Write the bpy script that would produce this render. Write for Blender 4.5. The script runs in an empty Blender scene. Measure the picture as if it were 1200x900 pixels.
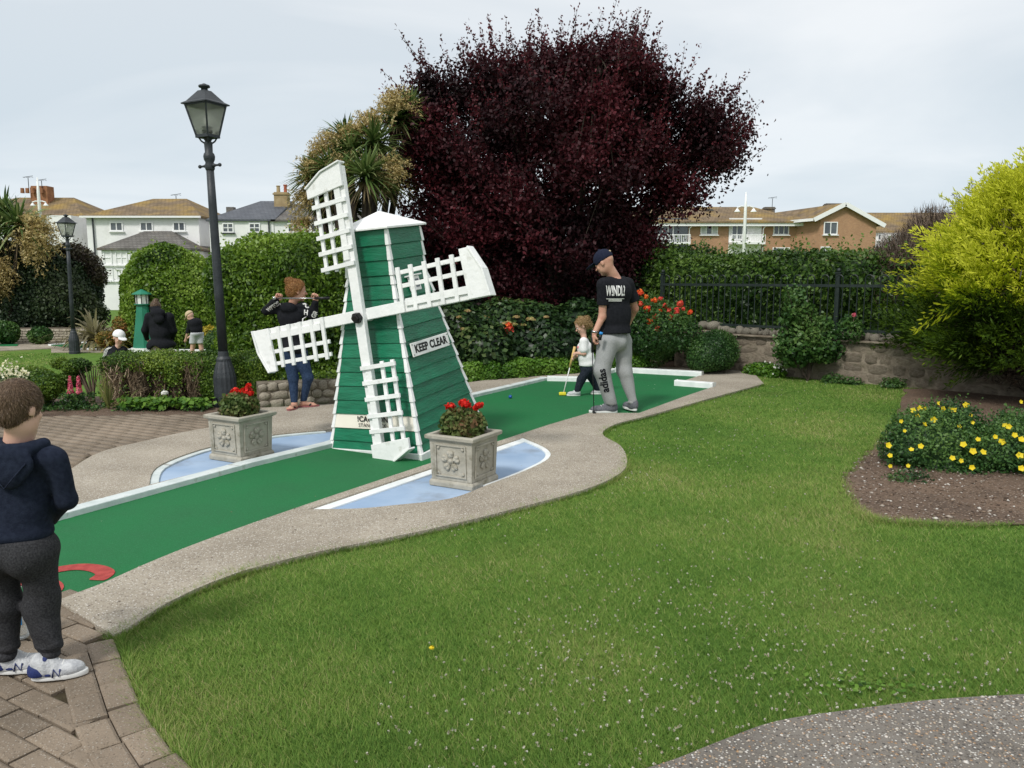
import bpy, math, random
import numpy as np
from mathutils import Vector, Matrix
from mathutils.bvhtree import BVHTree
random.seed(7); RNG = np.random.default_rng(7)
SC = bpy.context.scene; COL = SC.collection
R = math.radians

# ------------------------------------------------------------------ camera, world, sun
CAM_H = 1.5; F_PX = 935.0; HOR = 325.0
PITCH = math.atan((450 - HOR) / F_PX)
cam_d = bpy.data.cameras.new('camera'); cam = bpy.data.objects.new('camera', cam_d); COL.objects.link(cam)
cam_d.sensor_width = 36; cam_d.lens = 36 * F_PX / 1200; cam_d.clip_end = 2000; cam_d.clip_start = 0.05
cam.location = (0, 0, CAM_H); cam.rotation_euler = (math.pi / 2 - PITCH, 0, 0); SC.camera = cam
SUN_EL = R(48); SUN_AZ = R(212)          # compass style: 0 = +Y, clockwise; the sun stands behind and to the left
sun_dir = Vector((math.sin(SUN_AZ) * math.cos(SUN_EL), math.cos(SUN_AZ) * math.cos(SUN_EL), math.sin(SUN_EL)))
sun_d = bpy.data.lights.new('sun', 'SUN'); sun_d.energy = 1.5; sun_d.angle = R(10); sun_d.color = (1, .965, .91)
sun = bpy.data.objects.new('sun', sun_d); COL.objects.link(sun)
sun.rotation_euler = sun_dir.to_track_quat('Z', 'Y').to_euler()
SC.view_settings.view_transform = 'Standard'; SC.view_settings.look = 'None'
SC.view_settings.exposure = 0.76; SC.view_settings.gamma = 1

W = bpy.data.worlds.new('World'); SC.world = W; W.use_nodes = True
nt = W.node_tree; nt.nodes.clear()
def wn(t, **k):
    n = nt.nodes.new(t)
    for a, b in k.items(): setattr(n, a, b)
    return n
wl = nt.links.new
out = wn('ShaderNodeOutputWorld'); bg = wn('ShaderNodeBackground'); wl(bg.outputs[0], out.inputs[0])
sky = wn('ShaderNodeTexSky', sky_type='NISHITA', sun_disc=False); sky.sun_elevation = SUN_EL; sky.sun_rotation = SUN_AZ
skm = wn('ShaderNodeMix', data_type='RGBA', blend_type='MULTIPLY'); skm.inputs[0].default_value = 1
wl(sky.outputs[0], skm.inputs[6]); skm.inputs[7].default_value = (.09, .09, .09, 1)
tc = wn('ShaderNodeTexCoord'); sep = wn('ShaderNodeSeparateXYZ'); wl(tc.outputs['Generated'], sep.inputs[0])
zz = wn('ShaderNodeMath', operation='MAXIMUM'); wl(sep.outputs[2], zz.inputs[0]); zz.inputs[1].default_value = 0
za = wn('ShaderNodeMath', operation='ADD'); wl(zz.outputs[0], za.inputs[0]); za.inputs[1].default_value = .16
dx = wn('ShaderNodeMath', operation='DIVIDE'); wl(sep.outputs[0], dx.inputs[0]); wl(za.outputs[0], dx.inputs[1])
dy = wn('ShaderNodeMath', operation='DIVIDE'); wl(sep.outputs[1], dy.inputs[0]); wl(za.outputs[0], dy.inputs[1])
cmb = wn('ShaderNodeCombineXYZ'); wl(dx.outputs[0], cmb.inputs[0]); wl(dy.outputs[0], cmb.inputs[1])
mp = wn('ShaderNodeMapping'); mp.inputs['Scale'].default_value = (.55, .8, 1); mp.inputs['Location'].default_value = (3.1, 1.7, 0)
wl(cmb.outputs[0], mp.inputs[0])
n1 = wn('ShaderNodeTexNoise'); n1.inputs['Scale'].default_value = 1.0; n1.inputs['Detail'].default_value = 6; n1.inputs['Roughness'].default_value = .5
n1.inputs['Distortion'].default_value = .6
wl(mp.outputs[0], n1.inputs['Vector'])
rp = wn('ShaderNodeValToRGB'); rp.color_ramp.elements[0].position = .36; rp.color_ramp.elements[1].position = .62
rp.color_ramp.elements[0].color = (.325, .375, .42, 1); rp.color_ramp.elements[1].color = (.555, .565, .575, 1)
wl(n1.outputs[0], rp.inputs[0])
er = wn('ShaderNodeMapRange'); er.inputs[1].default_value = 0; er.inputs[2].default_value = .42; wl(zz.outputs[0], er.inputs[0])
em = wn('ShaderNodeMix', data_type='RGBA'); wl(er.outputs[0], em.inputs[0])
lowm = wn('ShaderNodeMix', data_type='RGBA'); lowm.inputs[0].default_value = .5; wl(rp.outputs[0], lowm.inputs[6]); lowm.inputs[7].default_value = (.385, .465, .52, 1)
him = wn('ShaderNodeMix', data_type='RGBA'); him.inputs[0].default_value = .5; wl(rp.outputs[0], him.inputs[6]); him.inputs[7].default_value = (.56, .565, .575, 1)
wl(lowm.outputs[2], em.inputs[6]); wl(him.outputs[2], em.inputs[7])
fm = wn('ShaderNodeMix', data_type='RGBA'); fm.inputs[0].default_value = .97; wl(skm.outputs[2], fm.inputs[6]); wl(em.outputs[2], fm.inputs[7])
wl(fm.outputs[2], bg.inputs[0]); bg.inputs[1].default_value = 1.0

# ------------------------------------------------------------------ layout helpers (photo pixel -> place in the garden)
def ray(px, py):
    x = (px - 600) / F_PX; z = -(py - 450) / F_PX
    return x, math.cos(PITCH) + z * math.sin(PITCH), -math.sin(PITCH) + z * math.cos(PITCH)
def G(px, py, z=0.0):
    x, y, w = ray(px, py); t = (z - CAM_H) / w
    return (x * t, y * t)
def P(px, py, Y):
    x, y, w = ray(px, py); t = Y / y
    return Vector((x * t, Y, CAM_H + w * t))
def sm(t): t = np.clip(t, 0, 1); return t * t * (3 - 2 * t)
def terr(x, y):
    x = np.asarray(x, float); y = np.asarray(y, float)
    a = -.5 * sm((y - 9.7) / 2.6) * sm((-2.6 - x) / 1.2)
    b = -.5 * sm((y - 20) / 8)
    return np.minimum(a, b)

# ------------------------------------------------------------------ object helpers
def tag(o, label=None, cat=None, group=None, kind=None):
    if label: o['label'] = label
    if cat: o['category'] = cat
    if group: o['group'] = group
    if kind: o['kind'] = kind
    return o
def thing(name, label, cat, loc=(0, 0, 0), rz=0, group=None, rot=None):
    o = bpy.data.objects.new(name, None); COL.objects.link(o); o.empty_display_size = .1
    o.location = loc; o.rotation_euler = rot if rot else (0, 0, rz)
    return tag(o, label, cat, group)
def basemat(o):
    return Matrix.LocRotScale(o.location, o.rotation_euler, o.scale)
def wmat(o):
    m = o.matrix_parent_inverse @ basemat(o) if o.parent else basemat(o)
    return wmat(o.parent) @ m if o.parent else m
class MB:
    def __init__(s): s.v = []; s.f = []
    def add(s, vs, fs, M=None):
        n = len(s.v)
        for v in vs:
            v = Vector(v); s.v.append(tuple(M @ v if M else v))
        for f in fs: s.f.append(tuple(i + n for i in f))
        return s
    def box(s, c, sz, M=None):
        x, y, z = c; a, b, h = sz[0] / 2, sz[1] / 2, sz[2] / 2
        vs = [(x + i * a, y + j * b, z + k * h) for k in (-1, 1) for j in (-1, 1) for i in (-1, 1)]
        return s.add(vs, [(0, 2, 3, 1), (4, 5, 7, 6), (0, 1, 5, 4), (2, 6, 7, 3), (0, 4, 6, 2), (1, 3, 7, 5)], M)
    def bar(s, p, q, w, t, up=(0, 0, 1), M=None):
        p = Vector(p); q = Vector(q); d = (q - p).normalized(); u = Vector(up); r = d.cross(u)
        if r.length < 1e-4: r = d.cross(Vector((1, 0, 0)))
        r.normalize(); u = r.cross(d)
        vs = []
        for e in (p, q):
            for (i, j) in ((-1, -1), (1, -1), (1, 1), (-1, 1)): vs.append(e + r * (i * w / 2) + u * (j * t / 2))
        return s.add(vs, [(0, 3, 2, 1), (4, 5, 6, 7), (0, 1, 5, 4), (1, 2, 6, 5), (2, 3, 7, 6), (3, 0, 4, 7)], M)
    def tube(s, pts, rad, n=8, M=None, cap=True):
        pts = [Vector(p) for p in pts]
        if not hasattr(rad, '__len__'): rad = [rad] * len(pts)
        vs = []; fs = []; u0 = None
        for i, p in enumerate(pts):
            d = (pts[min(i + 1, len(pts) - 1)] - pts[max(i - 1, 0)]).normalized()
            if u0 is None:
                u0 = d.cross(Vector((0, 0, 1)))
                if u0.length < .1: u0 = d.cross(Vector((1, 0, 0)))
            u0 = (u0 - d * u0.dot(d)).normalized(); w = d.cross(u0)
            for k in range(n):
                a = 2 * math.pi * k / n; vs.append(p + (u0 * math.cos(a) + w * math.sin(a)) * rad[i])
        for i in range(len(pts) - 1):
            for k in range(n):
                a = i * n + k; b = i * n + (k + 1) % n; fs.append((a, b, b + n, a + n))
        if cap: fs.append(tuple(range(n - 1, -1, -1))); fs.append(tuple((len(pts) - 1) * n + k for k in range(n)))
        return s.add(vs, fs, M)
    def lathe(s, prof, n=16, c=(0, 0, 0), M=None, rot=0):
        vs = []; fs = []
        for r, z in prof:
            for k in range(n):
                a = 2 * math.pi * k / n + rot; vs.append((c[0] + r * math.cos(a), c[1] + r * math.sin(a), c[2] + z))
        for i in range(len(prof) - 1):
            for k in range(n):
                a = i * n + k; b = i * n + (k + 1) % n; fs.append((a, b, b + n, a + n))
        fs.append(tuple(range(n - 1, -1, -1))); fs.append(tuple((len(prof) - 1) * n + k for k in range(n)))
        return s.add(vs, fs, M)
    def ball(s, c, r, n=8, m=6, M=None):
        if not hasattr(r, '__len__'): r = (r, r, r)
        vs = []; fs = []
        for i in range(m + 1):
            a = math.pi * i / m
            for k in range(n):
                b = 2 * math.pi * k / n
                vs.append((c[0] + r[0] * math.sin(a) * math.cos(b), c[1] + r[1] * math.sin(a) * math.sin(b), c[2] - r[2] * math.cos(a)))
        for i in range(m):
            for k in range(n):
                a = i * n + k; b = i * n + (k + 1) % n; fs.append((a, b, b + n, a + n))
        return s.add(vs, fs, M)
    def prism(s, poly, z0, z1, M=None):
        n = len(poly)
        A = sum(poly[i][0] * poly[(i + 1) % n][1] - poly[(i + 1) % n][0] * poly[i][1] for i in range(n))
        if A < 0: poly = poly[::-1]
        vs = [(p[0], p[1], z0) for p in poly] + [(p[0], p[1], z1) for p in poly]
        fs = [tuple(range(n - 1, -1, -1)), tuple(range(n, 2 * n))] + [(i, (i + 1) % n, (i + 1) % n + n, i + n) for i in range(n)]
        return s.add(vs, fs, M)
    def mesh(s, name):
        me = bpy.data.meshes.new(name); me.from_pydata(s.v, [], s.f); me.update(); return me
    def obj(s, name, mat, parent=None, smooth=False, bev=0, world=False):
        return link(name, s.mesh(name), mat, parent, smooth, bev, world)
def link(name, me, mat, parent=None, smooth=False, bev=0, world=False):
    o = bpy.data.objects.new(name, me); COL.objects.link(o)
    if mat is not None and len(me.materials) == 0: me.materials.append(mat)
    if smooth: me.polygons.foreach_set('use_smooth', [True] * len(me.polygons))
    if bev:
        b = o.modifiers.new('bevel', 'BEVEL'); b.width = bev; b.segments = 2; b.limit_method = 'ANGLE'; b.harden_normals = False
    if parent:
        o.parent = parent
        if world: o.matrix_parent_inverse = wmat(parent).inverted()
    return o
def clone(root, loc=None, rz=None, label=None, parent=None):
    c = root.copy(); COL.objects.link(c)
    if parent is not None: c.parent = parent
    if loc is not None: c.location = loc
    if rz is not None: c.rotation_euler = (c.rotation_euler[0], c.rotation_euler[1], rz)
    if label: c['label'] = label
    for ch in [o for o in root.children]: clone(ch, parent=c)
    return c
def npmesh(name, V, F, rnd=None):
    """V (n,3) float, F (m,k) int, k=3 or 4"""
    V = np.ascontiguousarray(V, np.float32); F = np.ascontiguousarray(F, np.int32)
    me = bpy.data.meshes.new(name); k = F.shape[1]
    me.vertices.add(len(V)); me.vertices.foreach_set('co', V.ravel())
    me.loops.add(F.size); me.loops.foreach_set('vertex_index', F.ravel())
    me.polygons.add(len(F)); me.polygons.foreach_set('loop_start', np.arange(0, F.size, k, dtype=np.int32))
    me.polygons.foreach_set('loop_total', np.full(len(F), k, np.int32))
    if rnd is not None:
        at = me.attributes.new('rnd', 'FLOAT', 'POINT'); at.data.foreach_set('value', np.ascontiguousarray(rnd, np.float32))
    me.update(calc_edges=True); return me

# ------------------------------------------------------------------ materials
def newmat(name):
    m = bpy.data.materials.new(name); m.use_nodes = True; n = m.node_tree; n.nodes.clear()
    o = n.nodes.new('ShaderNodeOutputMaterial'); b = n.nodes.new('ShaderNodeBsdfPrincipled'); n.links.new(b.outputs[0], o.inputs[0])
    return m, n, b, o
def N(n, t, **k):
    x = n.nodes.new(t)
    for a, v in k.items():
        if a.startswith('i_'): x.inputs[a[2:].replace('_', ' ')].default_value = v
        else: setattr(x, a, v)
    return x
def c4(c): return (c[0], c[1], c[2], 1)
def pmat(name, c1, c2=None, sc=6, rough=.6, bump=0, bsc=60, spec=.4, var=.0, c3=None, sc3=1.5, t3=(.55, .7), coord='Object', det=5, metal=0, bdist=.01, stretch=None):
    m, n, b, o = newmat(name); L = n.links.new
    c2 = c2 or c1
    t = N(n, 'ShaderNodeTexCoord'); src = t.outputs[coord]
    if stretch:
        mpn = N(n, 'ShaderNodeMapping'); mpn.inputs['Scale'].default_value = stretch; L(src, mpn.inputs[0]); src = mpn.outputs[0]
    nz = N(n, 'ShaderNodeTexNoise', i_Scale=sc, i_Detail=det); L(src, nz.inputs['Vector'])
    r = N(n, 'ShaderNodeValToRGB'); r.color_ramp.elements[0].position = .35; r.color_ramp.elements[1].position = .65
    r.color_ramp.elements[0].color = c4(c1); r.color_ramp.elements[1].color = c4(c2); L(nz.outputs[0], r.inputs[0])
    col = r.outputs[0]
    if c3:
        n3 = N(n, 'ShaderNodeTexNoise', i_Scale=sc3, i_Detail=6, i_Roughness=.6); L(t.outputs[coord], n3.inputs['Vector'])
        mr = N(n, 'ShaderNodeMapRange'); mr.inputs[1].default_value = t3[0]; mr.inputs[2].default_value = t3[1]; L(n3.outputs[0], mr.inputs[0])
        mx = N(n, 'ShaderNodeMix', data_type='RGBA'); L(mr.outputs[0], mx.inputs[0]); L(col, mx.inputs[6]); mx.inputs[7].default_value = c4(c3); col = mx.outputs[2]
    if var:
        oi = N(n, 'ShaderNodeObjectInfo'); mr = N(n, 'ShaderNodeMapRange'); mr.inputs[3].default_value = 1 - var; mr.inputs[4].default_value = 1 + var
        L(oi.outputs['Random'], mr.inputs[0]); hv = N(n, 'ShaderNodeHueSaturation'); L(mr.outputs[0], hv.inputs['Value']); L(col, hv.inputs['Color']); col = hv.outputs[0]
    L(col, b.inputs['Base Color']); b.inputs['Roughness'].default_value = rough; b.inputs['Specular IOR Level'].default_value = spec; b.inputs['Metallic'].default_value = metal
    if bump:
        bn = N(n, 'ShaderNodeTexNoise', i_Scale=bsc, i_Detail=4); L(src, bn.inputs['Vector'])
        bp = N(n, 'ShaderNodeBump', i_Strength=bump, i_Distance=bdist); L(bn.outputs[0], bp.inputs['Height']); L(bp.outputs[0], b.inputs['Normal'])
    return m
def leafmat(name, cols, trans=.3, rough=.5, patch=.0, psc=1.2, spec=.35):
    m, n, b, o = newmat(name); L = n.links.new
    a = N(n, 'ShaderNodeAttribute', attribute_name='rnd'); r = N(n, 'ShaderNodeValToRGB')
    el = r.color_ramp.elements
    while len(el) < len(cols): el.new(.5)
    for i, c in enumerate(cols): el[i].position = i / (len(cols) - 1); el[i].color = c4(c)
    src = a.outputs['Fac']
    if patch:
        t = N(n, 'ShaderNodeTexCoord'); z = N(n, 'ShaderNodeTexNoise', i_Scale=psc, i_Detail=3); L(t.outputs['Object'], z.inputs['Vector'])
        s1 = N(n, 'ShaderNodeMath', operation='SUBTRACT'); L(z.outputs[0], s1.inputs[0]); s1.inputs[1].default_value = .5
        s2 = N(n, 'ShaderNodeMath', operation='MULTIPLY_ADD'); L(s1.outputs[0], s2.inputs[0]); s2.inputs[1].default_value = patch; L(src, s2.inputs[2]); src = s2.outputs[0]
    L(src, r.inputs[0]); L(r.outputs[0], b.inputs['Base Color']); b.inputs['Roughness'].default_value = rough; b.inputs['Specular IOR Level'].default_value = spec
    tr = N(n, 'ShaderNodeBsdfTranslucent'); L(r.outputs[0], tr.inputs[0]); mx = N(n, 'ShaderNodeMixShader'); mx.inputs[0].default_value = trans
    L(b.outputs[0], mx.inputs[1]); L(tr.outputs[0], mx.inputs[2]); L(mx.outputs[0], o.inputs[0])
    return m
def aggmat(name, base, stones, sc=90, stain=(.09, .075, .06), amt=.55, bump=.6, patch_c=None):
    """exposed aggregate concrete: voronoi pebbles in a mortar"""
    m, n, b, o = newmat(name); L = n.links.new
    t = N(n, 'ShaderNodeNewGeometry'); src = t.outputs['Position']
    v = N(n, 'ShaderNodeTexVoronoi', i_Scale=sc, i_Randomness=1.0); L(src, v.inputs['Vector'])
    sp = N(n, 'ShaderNodeSeparateColor'); L(v.outputs['Color'], sp.inputs[0])
    r = N(n, 'ShaderNodeValToRGB'); r.color_ramp.interpolation = 'CONSTANT'; el = r.color_ramp.elements
    while len(el) < len(stones): el.new(.5)
    for i, c in enumerate(stones): el[i].position = i / len(stones); el[i].color = c4(c)
    L(sp.outputs[0], r.inputs[0])
    edge = N(n, 'ShaderNodeMapRange'); edge.inputs[1].default_value = .32; edge.inputs[2].default_value = .5; L(v.outputs['Distance'], edge.inputs[0])
    ltm = N(n, 'ShaderNodeMath', operation='LESS_THAN'); L(sp.outputs[1], ltm.inputs[0]); ltm.inputs[1].default_value = amt
    inv = N(n, 'ShaderNodeMath', operation='SUBTRACT'); inv.inputs[0].default_value = 1; L(edge.outputs[0], inv.inputs[1])
    fac = N(n, 'ShaderNodeMath', operation='MULTIPLY'); L(inv.outputs[0], fac.inputs[0]); L(ltm.outputs[0], fac.inputs[1])
    nz = N(n, 'ShaderNodeTexNoise', i_Scale=1.1, i_Detail=7, i_Roughness=.65); L(src, nz.inputs['Vector'])
    br = N(n, 'ShaderNodeValToRGB'); br.color_ramp.elements[0].position = .36; br.color_ramp.elements[1].position = .62
    br.color_ramp.elements[0].color = c4(stain); br.color_ramp.elements[1].color = c4(base); L(nz.outputs[0], br.inputs[0])
    f2 = N(n, 'ShaderNodeTexNoise', i_Scale=260, i_Detail=2); L(src, f2.inputs['Vector'])
    hv0 = N(n, 'ShaderNodeMapRange'); hv0.inputs[3].default_value = .62; hv0.inputs[4].default_value = 1.35; L(f2.outputs[0], hv0.inputs[0])
    hs = N(n, 'ShaderNodeHueSaturation'); L(br.outputs[0], hs.inputs['Color']); L(hv0.outputs[0], hs.inputs['Value'])
    mx = N(n, 'ShaderNodeMix', data_type='RGBA'); L(fac.outputs[0], mx.inputs[0]); L(hs.outputs[0], mx.inputs[6]); L(r.outputs[0], mx.inputs[7])
    L(mx.outputs[2], b.inputs['Base Color']); b.inputs['Roughness'].default_value = .85; b.inputs['Specular IOR Level'].default_value = .25
    bp = N(n, 'ShaderNodeBump', i_Strength=bump, i_Distance=.006); L(fac.outputs[0], bp.inputs['Height']); L(bp.outputs[0], b.inputs['Normal'])
    return m
def glassmat(name, tint=(.9, .95, .95), rough=.03, alpha=.35):
    m, n, b, o = newmat(name); L = n.links.new
    t = N(n, 'ShaderNodeBsdfTransparent'); t.inputs[0].default_value = c4(tint)
    g = N(n, 'ShaderNodeBsdfGlossy'); g.inputs['Roughness'].default_value = rough
    fr = N(n, 'ShaderNodeFresnel'); fr.inputs[0].default_value = 1.5
    mx = N(n, 'ShaderNodeMixShader'); L(fr.outputs[0], mx.inputs[0]); L(t.outputs[0], mx.inputs[1]); L(g.outputs[0], mx.inputs[2])
    d = N(n, 'ShaderNodeBsdfTranslucent'); d.inputs[0].default_value = c4(tint)
    m2 = N(n, 'ShaderNodeMixShader'); m2.inputs[0].default_value = alpha; L(mx.outputs[0], m2.inputs[1]); L(d.outputs[0], m2.inputs[2]); L(m2.outputs[0], o.inputs[0])
    return m

M = {}
M['lawn'] = pmat('lawn_soil', (.075, .155, .026), (.115, .205, .036), 5, .9, .6, 90, .1, c3=(.17, .18, .06), sc3=.9, t3=(.52, .75), bdist=.02)
M['ground'] = M['lawn']
M['concrete'] = aggmat('aggregate_concrete', (.41, .365, .295), [(.56, .52, .45), (.21, .175, .14), (.45, .39, .31), (.66, .62, .56), (.29, .24, .19), (.38, .34, .28)], 105, (.27, .235, .185), .8)
M['concrete2'] = aggmat('dark_aggregate_path', (.21, .19, .165), [(.50, .47, .42), (.16, .14, .12), (.38, .32, .25), (.58, .56, .52), (.22, .19, .165), (.38, .24, .14), (.09, .085, .08)], 95, (.12, .108, .094), .85, .8)
M['smoothc'] = aggmat('kerb_concrete', (.38, .335, .265), [(.50, .46, .40), (.25, .21, .17), (.42, .37, .3)], 90, (.17, .14, .105), .4)
M['paver'] = aggmat('paver_block', (.245, .195, .145), [(.29, .245, .195), (.17, .135, .10), (.26, .21, .16), (.33, .29, .24)], 130, (.15, .12, .088), .5, .5)
# pavers: per-piece tint
def add_var(m, v):
    n = m.node_tree; b = [x for x in n.nodes if x.type == 'BSDF_PRINCIPLED'][0]; l = b.inputs['Base Color'].links[0]; src = l.from_socket
    oi = N(n, 'ShaderNodeObjectInfo'); mr = N(n, 'ShaderNodeMapRange'); mr.inputs[3].default_value = 1 - v; mr.inputs[4].default_value = 1 + v
    n.links.new(oi.outputs['Random'], mr.inputs[0]); hv = N(n, 'ShaderNodeHueSaturation'); n.links.new(mr.outputs[0], hv.inputs['Value']); n.links.new(src, hv.inputs['Color']); n.links.new(hv.outputs[0], b.inputs['Base Color'])
    # lichen
    t = N(n, 'ShaderNodeTexCoord')
add_var(M['paver'], .14)
M['joint'] = pmat('joint_dirt', (.045, .036, .024), (.09, .075, .045), 14, .95, .5, 120, .1, c3=(.06, .085, .03), sc3=6, t3=(.55, .66))
M['carpet'] = aggmat('green_carpet', (.012, .150, .046), [(.016, .165, .052), (.008, .115, .034), (.02, .18, .06), (.010, .135, .040), (.014, .145, .044), (.035, .18, .075)], 190, (.018, .125, .045), .85, .25)
M['bluepaint'] = pmat('blue_paint', (.27, .38, .54), (.36, .47, .62), 2.5, .6, .25, 90, .3, c3=(.23, .27, .33), sc3=2.3, t3=(.56, .75), bdist=.004)
M['kerbpaint'] = pmat('worn_white_paint', (.50, .56, .55), (.66, .71, .70), 7, .6, .35, 70, .3, c3=(.30, .30, .26), sc3=7, t3=(.6, .72))
M['kerbwhite'] = pmat('white_kerb_paint', (.72, .76, .75), (.85, .87, .86), 7, .55, .3, 70, .3, c3=(.45, .45, .40), sc3=9, t3=(.64, .75))
M['redpaint'] = pmat('red_paint', (.30, .035, .03), (.42, .06, .05), 30, .8, .2, 200)
M['soil'] = aggmat('bark_soil', (.17, .115, .080), [(.24, .175, .125), (.08, .055, .04), (.19, .125, .085), (.29, .23, .18), (.12, .085, .06)], 60, (.095, .066, .048), .8, 1.0)
M['white'] = pmat('white_gloss_paint', (.78, .79, .78), (.86, .86, .85), 9, .42, .35, 30, .45, c3=(.50, .50, .44), sc3=11, t3=(.60, .80), var=.05)
M['green'] = pmat('green_gloss_paint', (.0035, .125, .060), (.0085, .175, .088), 6, .36, .45, 22, .5, var=.16, stretch=(1, 1, 6), c3=(.022, .13, .085), sc3=9, t3=(.58, .78))
M['black'] = pmat('black_paint', (.008, .008, .009), None, 5, .4)
M['iron'] = pmat('dark_lamp_paint', (.020, .025, .030), (.033, .039, .045), 9, .5, .35, 55, .45, c3=(.05, .055, .055), sc3=12, t3=(.62, .75))
M['fenceiron'] = pmat('dark_fence_paint', (.010, .018, .016), (.018, .028, .025), 9, .5)
M['cream'] = pmat('cream_sign', (.80, .74, .63), (.85, .80, .70), 3, .4)
M['signwhite'] = pmat('white_sign', (.80, .80, .77), (.86, .86, .84), 3, .4)
M['stone'] = pmat('rubble_stone', (.33, .29, .225), (.46, .42, .34), 9, .9, .8, 30, .2, var=.22, c3=(.13, .115, .085), sc3=7, t3=(.55, .72), bdist=.02)
M['mortar'] = pmat('wall_mortar', (.16, .135, .105), (.22, .19, .15), 12, .95, .7, 50, .15, c3=(.085, .08, .05), sc3=3, t3=(.5, .7), bdist=.02)
M['rubble'] = pmat('rendered_rubble', (.17, .14, .105), (.27, .23, .18), 7, .95, .8, 35, .15, var=.14, c3=(.10, .095, .06), sc3=3.2, t3=(.52, .7), bdist=.02)
M['coping'] = pmat('coping_flint', (.16, .145, .115), (.30, .275, .225), 14, .9, .8, 40, .2, var=.22, c3=(.09, .085, .06), sc3=14, t3=(.55, .65), bdist=.02)
M['planter'] = pmat('cast_stone', (.33, .31, .255), (.44, .415, .35), 8, .88, .5, 60, .25, c3=(.19, .175, .125), sc3=9, t3=(.54, .72), bdist=.008)
M['render'] = pmat('white_render', (.78, .78, .78), (.84, .84, .83), 1.2, .9, .1, 20, .2, c3=(.66, .66, .64), sc3=.8, t3=(.55, .75))
M['brick'] = None
M['slate'] = pmat('slate_roof', (.085, .095, .115), (.125, .135, .155), 2, .6, .3, 8, .35, stretch=(1, 1, 4))
M['tileroof'] = pmat('mossy_tile_roof', (.19, .145, .10), (.27, .20, .13), 1.4, .9, .4, 9, .1, c3=(.38, .26, .09), sc3=.55, t3=(.44, .68))
M['greyroof'] = pmat('grey_tile_roof', (.15, .14, .13), (.21, .20, .185), 1.4, .9, .4, 9, .1, c3=(.25, .18, .09), sc3=.7, t3=(.55, .72))
M['chimbrick'] = pmat('chimney_brick', (.24, .11, .06), (.34, .17, .09), 3, .9, .4, 12, .15)
M['chimstone'] = pmat('buff_chimney', (.30, .22, .12), (.40, .31, .18), 3, .9, .4, 12, .15)
M['terracotta'] = pmat('terracotta_pot', (.36, .08, .05), (.42, .12, .07), 3, .8)
M['pane'] = pmat('dark_pane', (.045, .055, .065), (.10, .115, .125), .8, .12, 0, 1, .8)
M['curtain'] = pmat('net_curtain', (.5, .52, .52), (.62, .64, .64), 3, .8)
M['pvc'] = pmat('white_frame', (.80, .80, .80), (.84, .84, .84), 3, .4)
M['lampglass'] = glassmat('frosted_lamp_glass', (.93, .93, .90), .12, .40)
M['bottle'] = glassmat('clear_plastic', (.93, .96, .97), .06, .22)
M['bottleblue'] = pmat('blue_label', (.02, .16, .38), (.03, .2, .45), 20, .4)
M['ballblue'] = pmat('blue_ball', (.01, .08, .35), None, 5, .25, spec=.6)
M['bark'] = pmat('bark', (.035, .028, .022), (.075, .060, .048), 9, .95, .8, 30, .1, stretch=(3, 3, .6), bdist=.02)
M['twig'] = pmat('bare_twig', (.13, .095, .065), (.21, .16, .11), 9, .95)
M['purpletwig'] = pmat('purple_grey_twig', (.085, .055, .05), (.14, .10, .09), 9, .95)
M['steel'] = pmat('steel', (.45, .45, .46), None, 5, .25, metal=1)
def lf(h): return h
L_ = {}
L_['plum'] = leafmat('plum_leaf', [(.016, .007, .009), (.030, .009, .012), (.062, .013, .018), (.125, .020, .028), (.23, .042, .052)], .34, .5, .5, .9, .22)
L_['hedge'] = leafmat('hedge_leaf', [(.016, .045, .006), (.060, .130, .012), (.125, .225, .020), (.20, .32, .035), (.30, .42, .07)], .38, .42, .5, 1.5, .4)
L_['ivy'] = leafmat('back_hedge_leaf', [(.012, .036, .008), (.036, .085, .014), (.085, .160, .024), (.15, .24, .045)], .3, .4, .5, 1.0)
L_['dark'] = leafmat('dark_shrub_leaf', [(.008, .018, .008), (.016, .036, .014), (.035, .06, .02), (.055, .075, .03)], .2, .5, .5, .8)
L_['box'] = leafmat('box_leaf', [(.02, .055, .008), (.06, .13, .014), (.125, .21, .022), (.21, .29, .04)], .25, .45, .4, 3)
L_['hyd'] = leafmat('hydrangea_leaf', [(.008, .022, .008), (.016, .042, .012), (.032, .072, .018), (.065, .115, .03), (.16, .18, .06)], .2, .4, .4, 1.5)
L_['edge'] = leafmat('edging_leaf', [(.03, .09, .01), (.07, .175, .015), (.12, .25, .025), (.17, .30, .04)], .3, .5, .3, 3)
L_['gold'] = leafmat('golden_conifer_leaf', [(.020, .045, .006), (.075, .14, .008), (.26, .36, .012), (.50, .56, .02), (.72, .74, .07)], .38, .6, .7, 1.6, .2)
L_['strap'] = leafmat('strap_leaf', [(.045, .085, .02), (.095, .16, .04), (.17, .24, .07), (.30, .34, .14)], .25, .45)
L_['deadstrap'] = leafmat('dry_strap_leaf', [(.10, .075, .045), (.26, .19, .10), (.34, .27, .16)], .2, .8)
L_['flax'] = leafmat('flax_leaf', [(.10, .085, .035), (.21, .19, .09), (.34, .31, .17), (.07, .06, .03)], .25, .5)
L_['plume'] = leafmat('flower_panicle', [(.22, .17, .05), (.40, .30, .11), (.58, .45, .20), (.72, .60, .34)], .3, .85)
L_['shrubg'] = leafmat('mid_green_leaf', [(.014, .04, .012), (.03, .085, .02), (.06, .14, .03), (.12, .2, .05)], .28, .42, .3, 3)
L_['geran'] = leafmat('geranium_leaf', [(.03, .07, .015), (.08, .13, .03), (.14, .17, .05), (.18, .10, .05)], .25, .6)
L_['pot'] = leafmat('cinquefoil_leaf', [(.012, .04, .012), (.03, .09, .02), (.06, .14, .03), (.12, .22, .05)], .25, .5)
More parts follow.
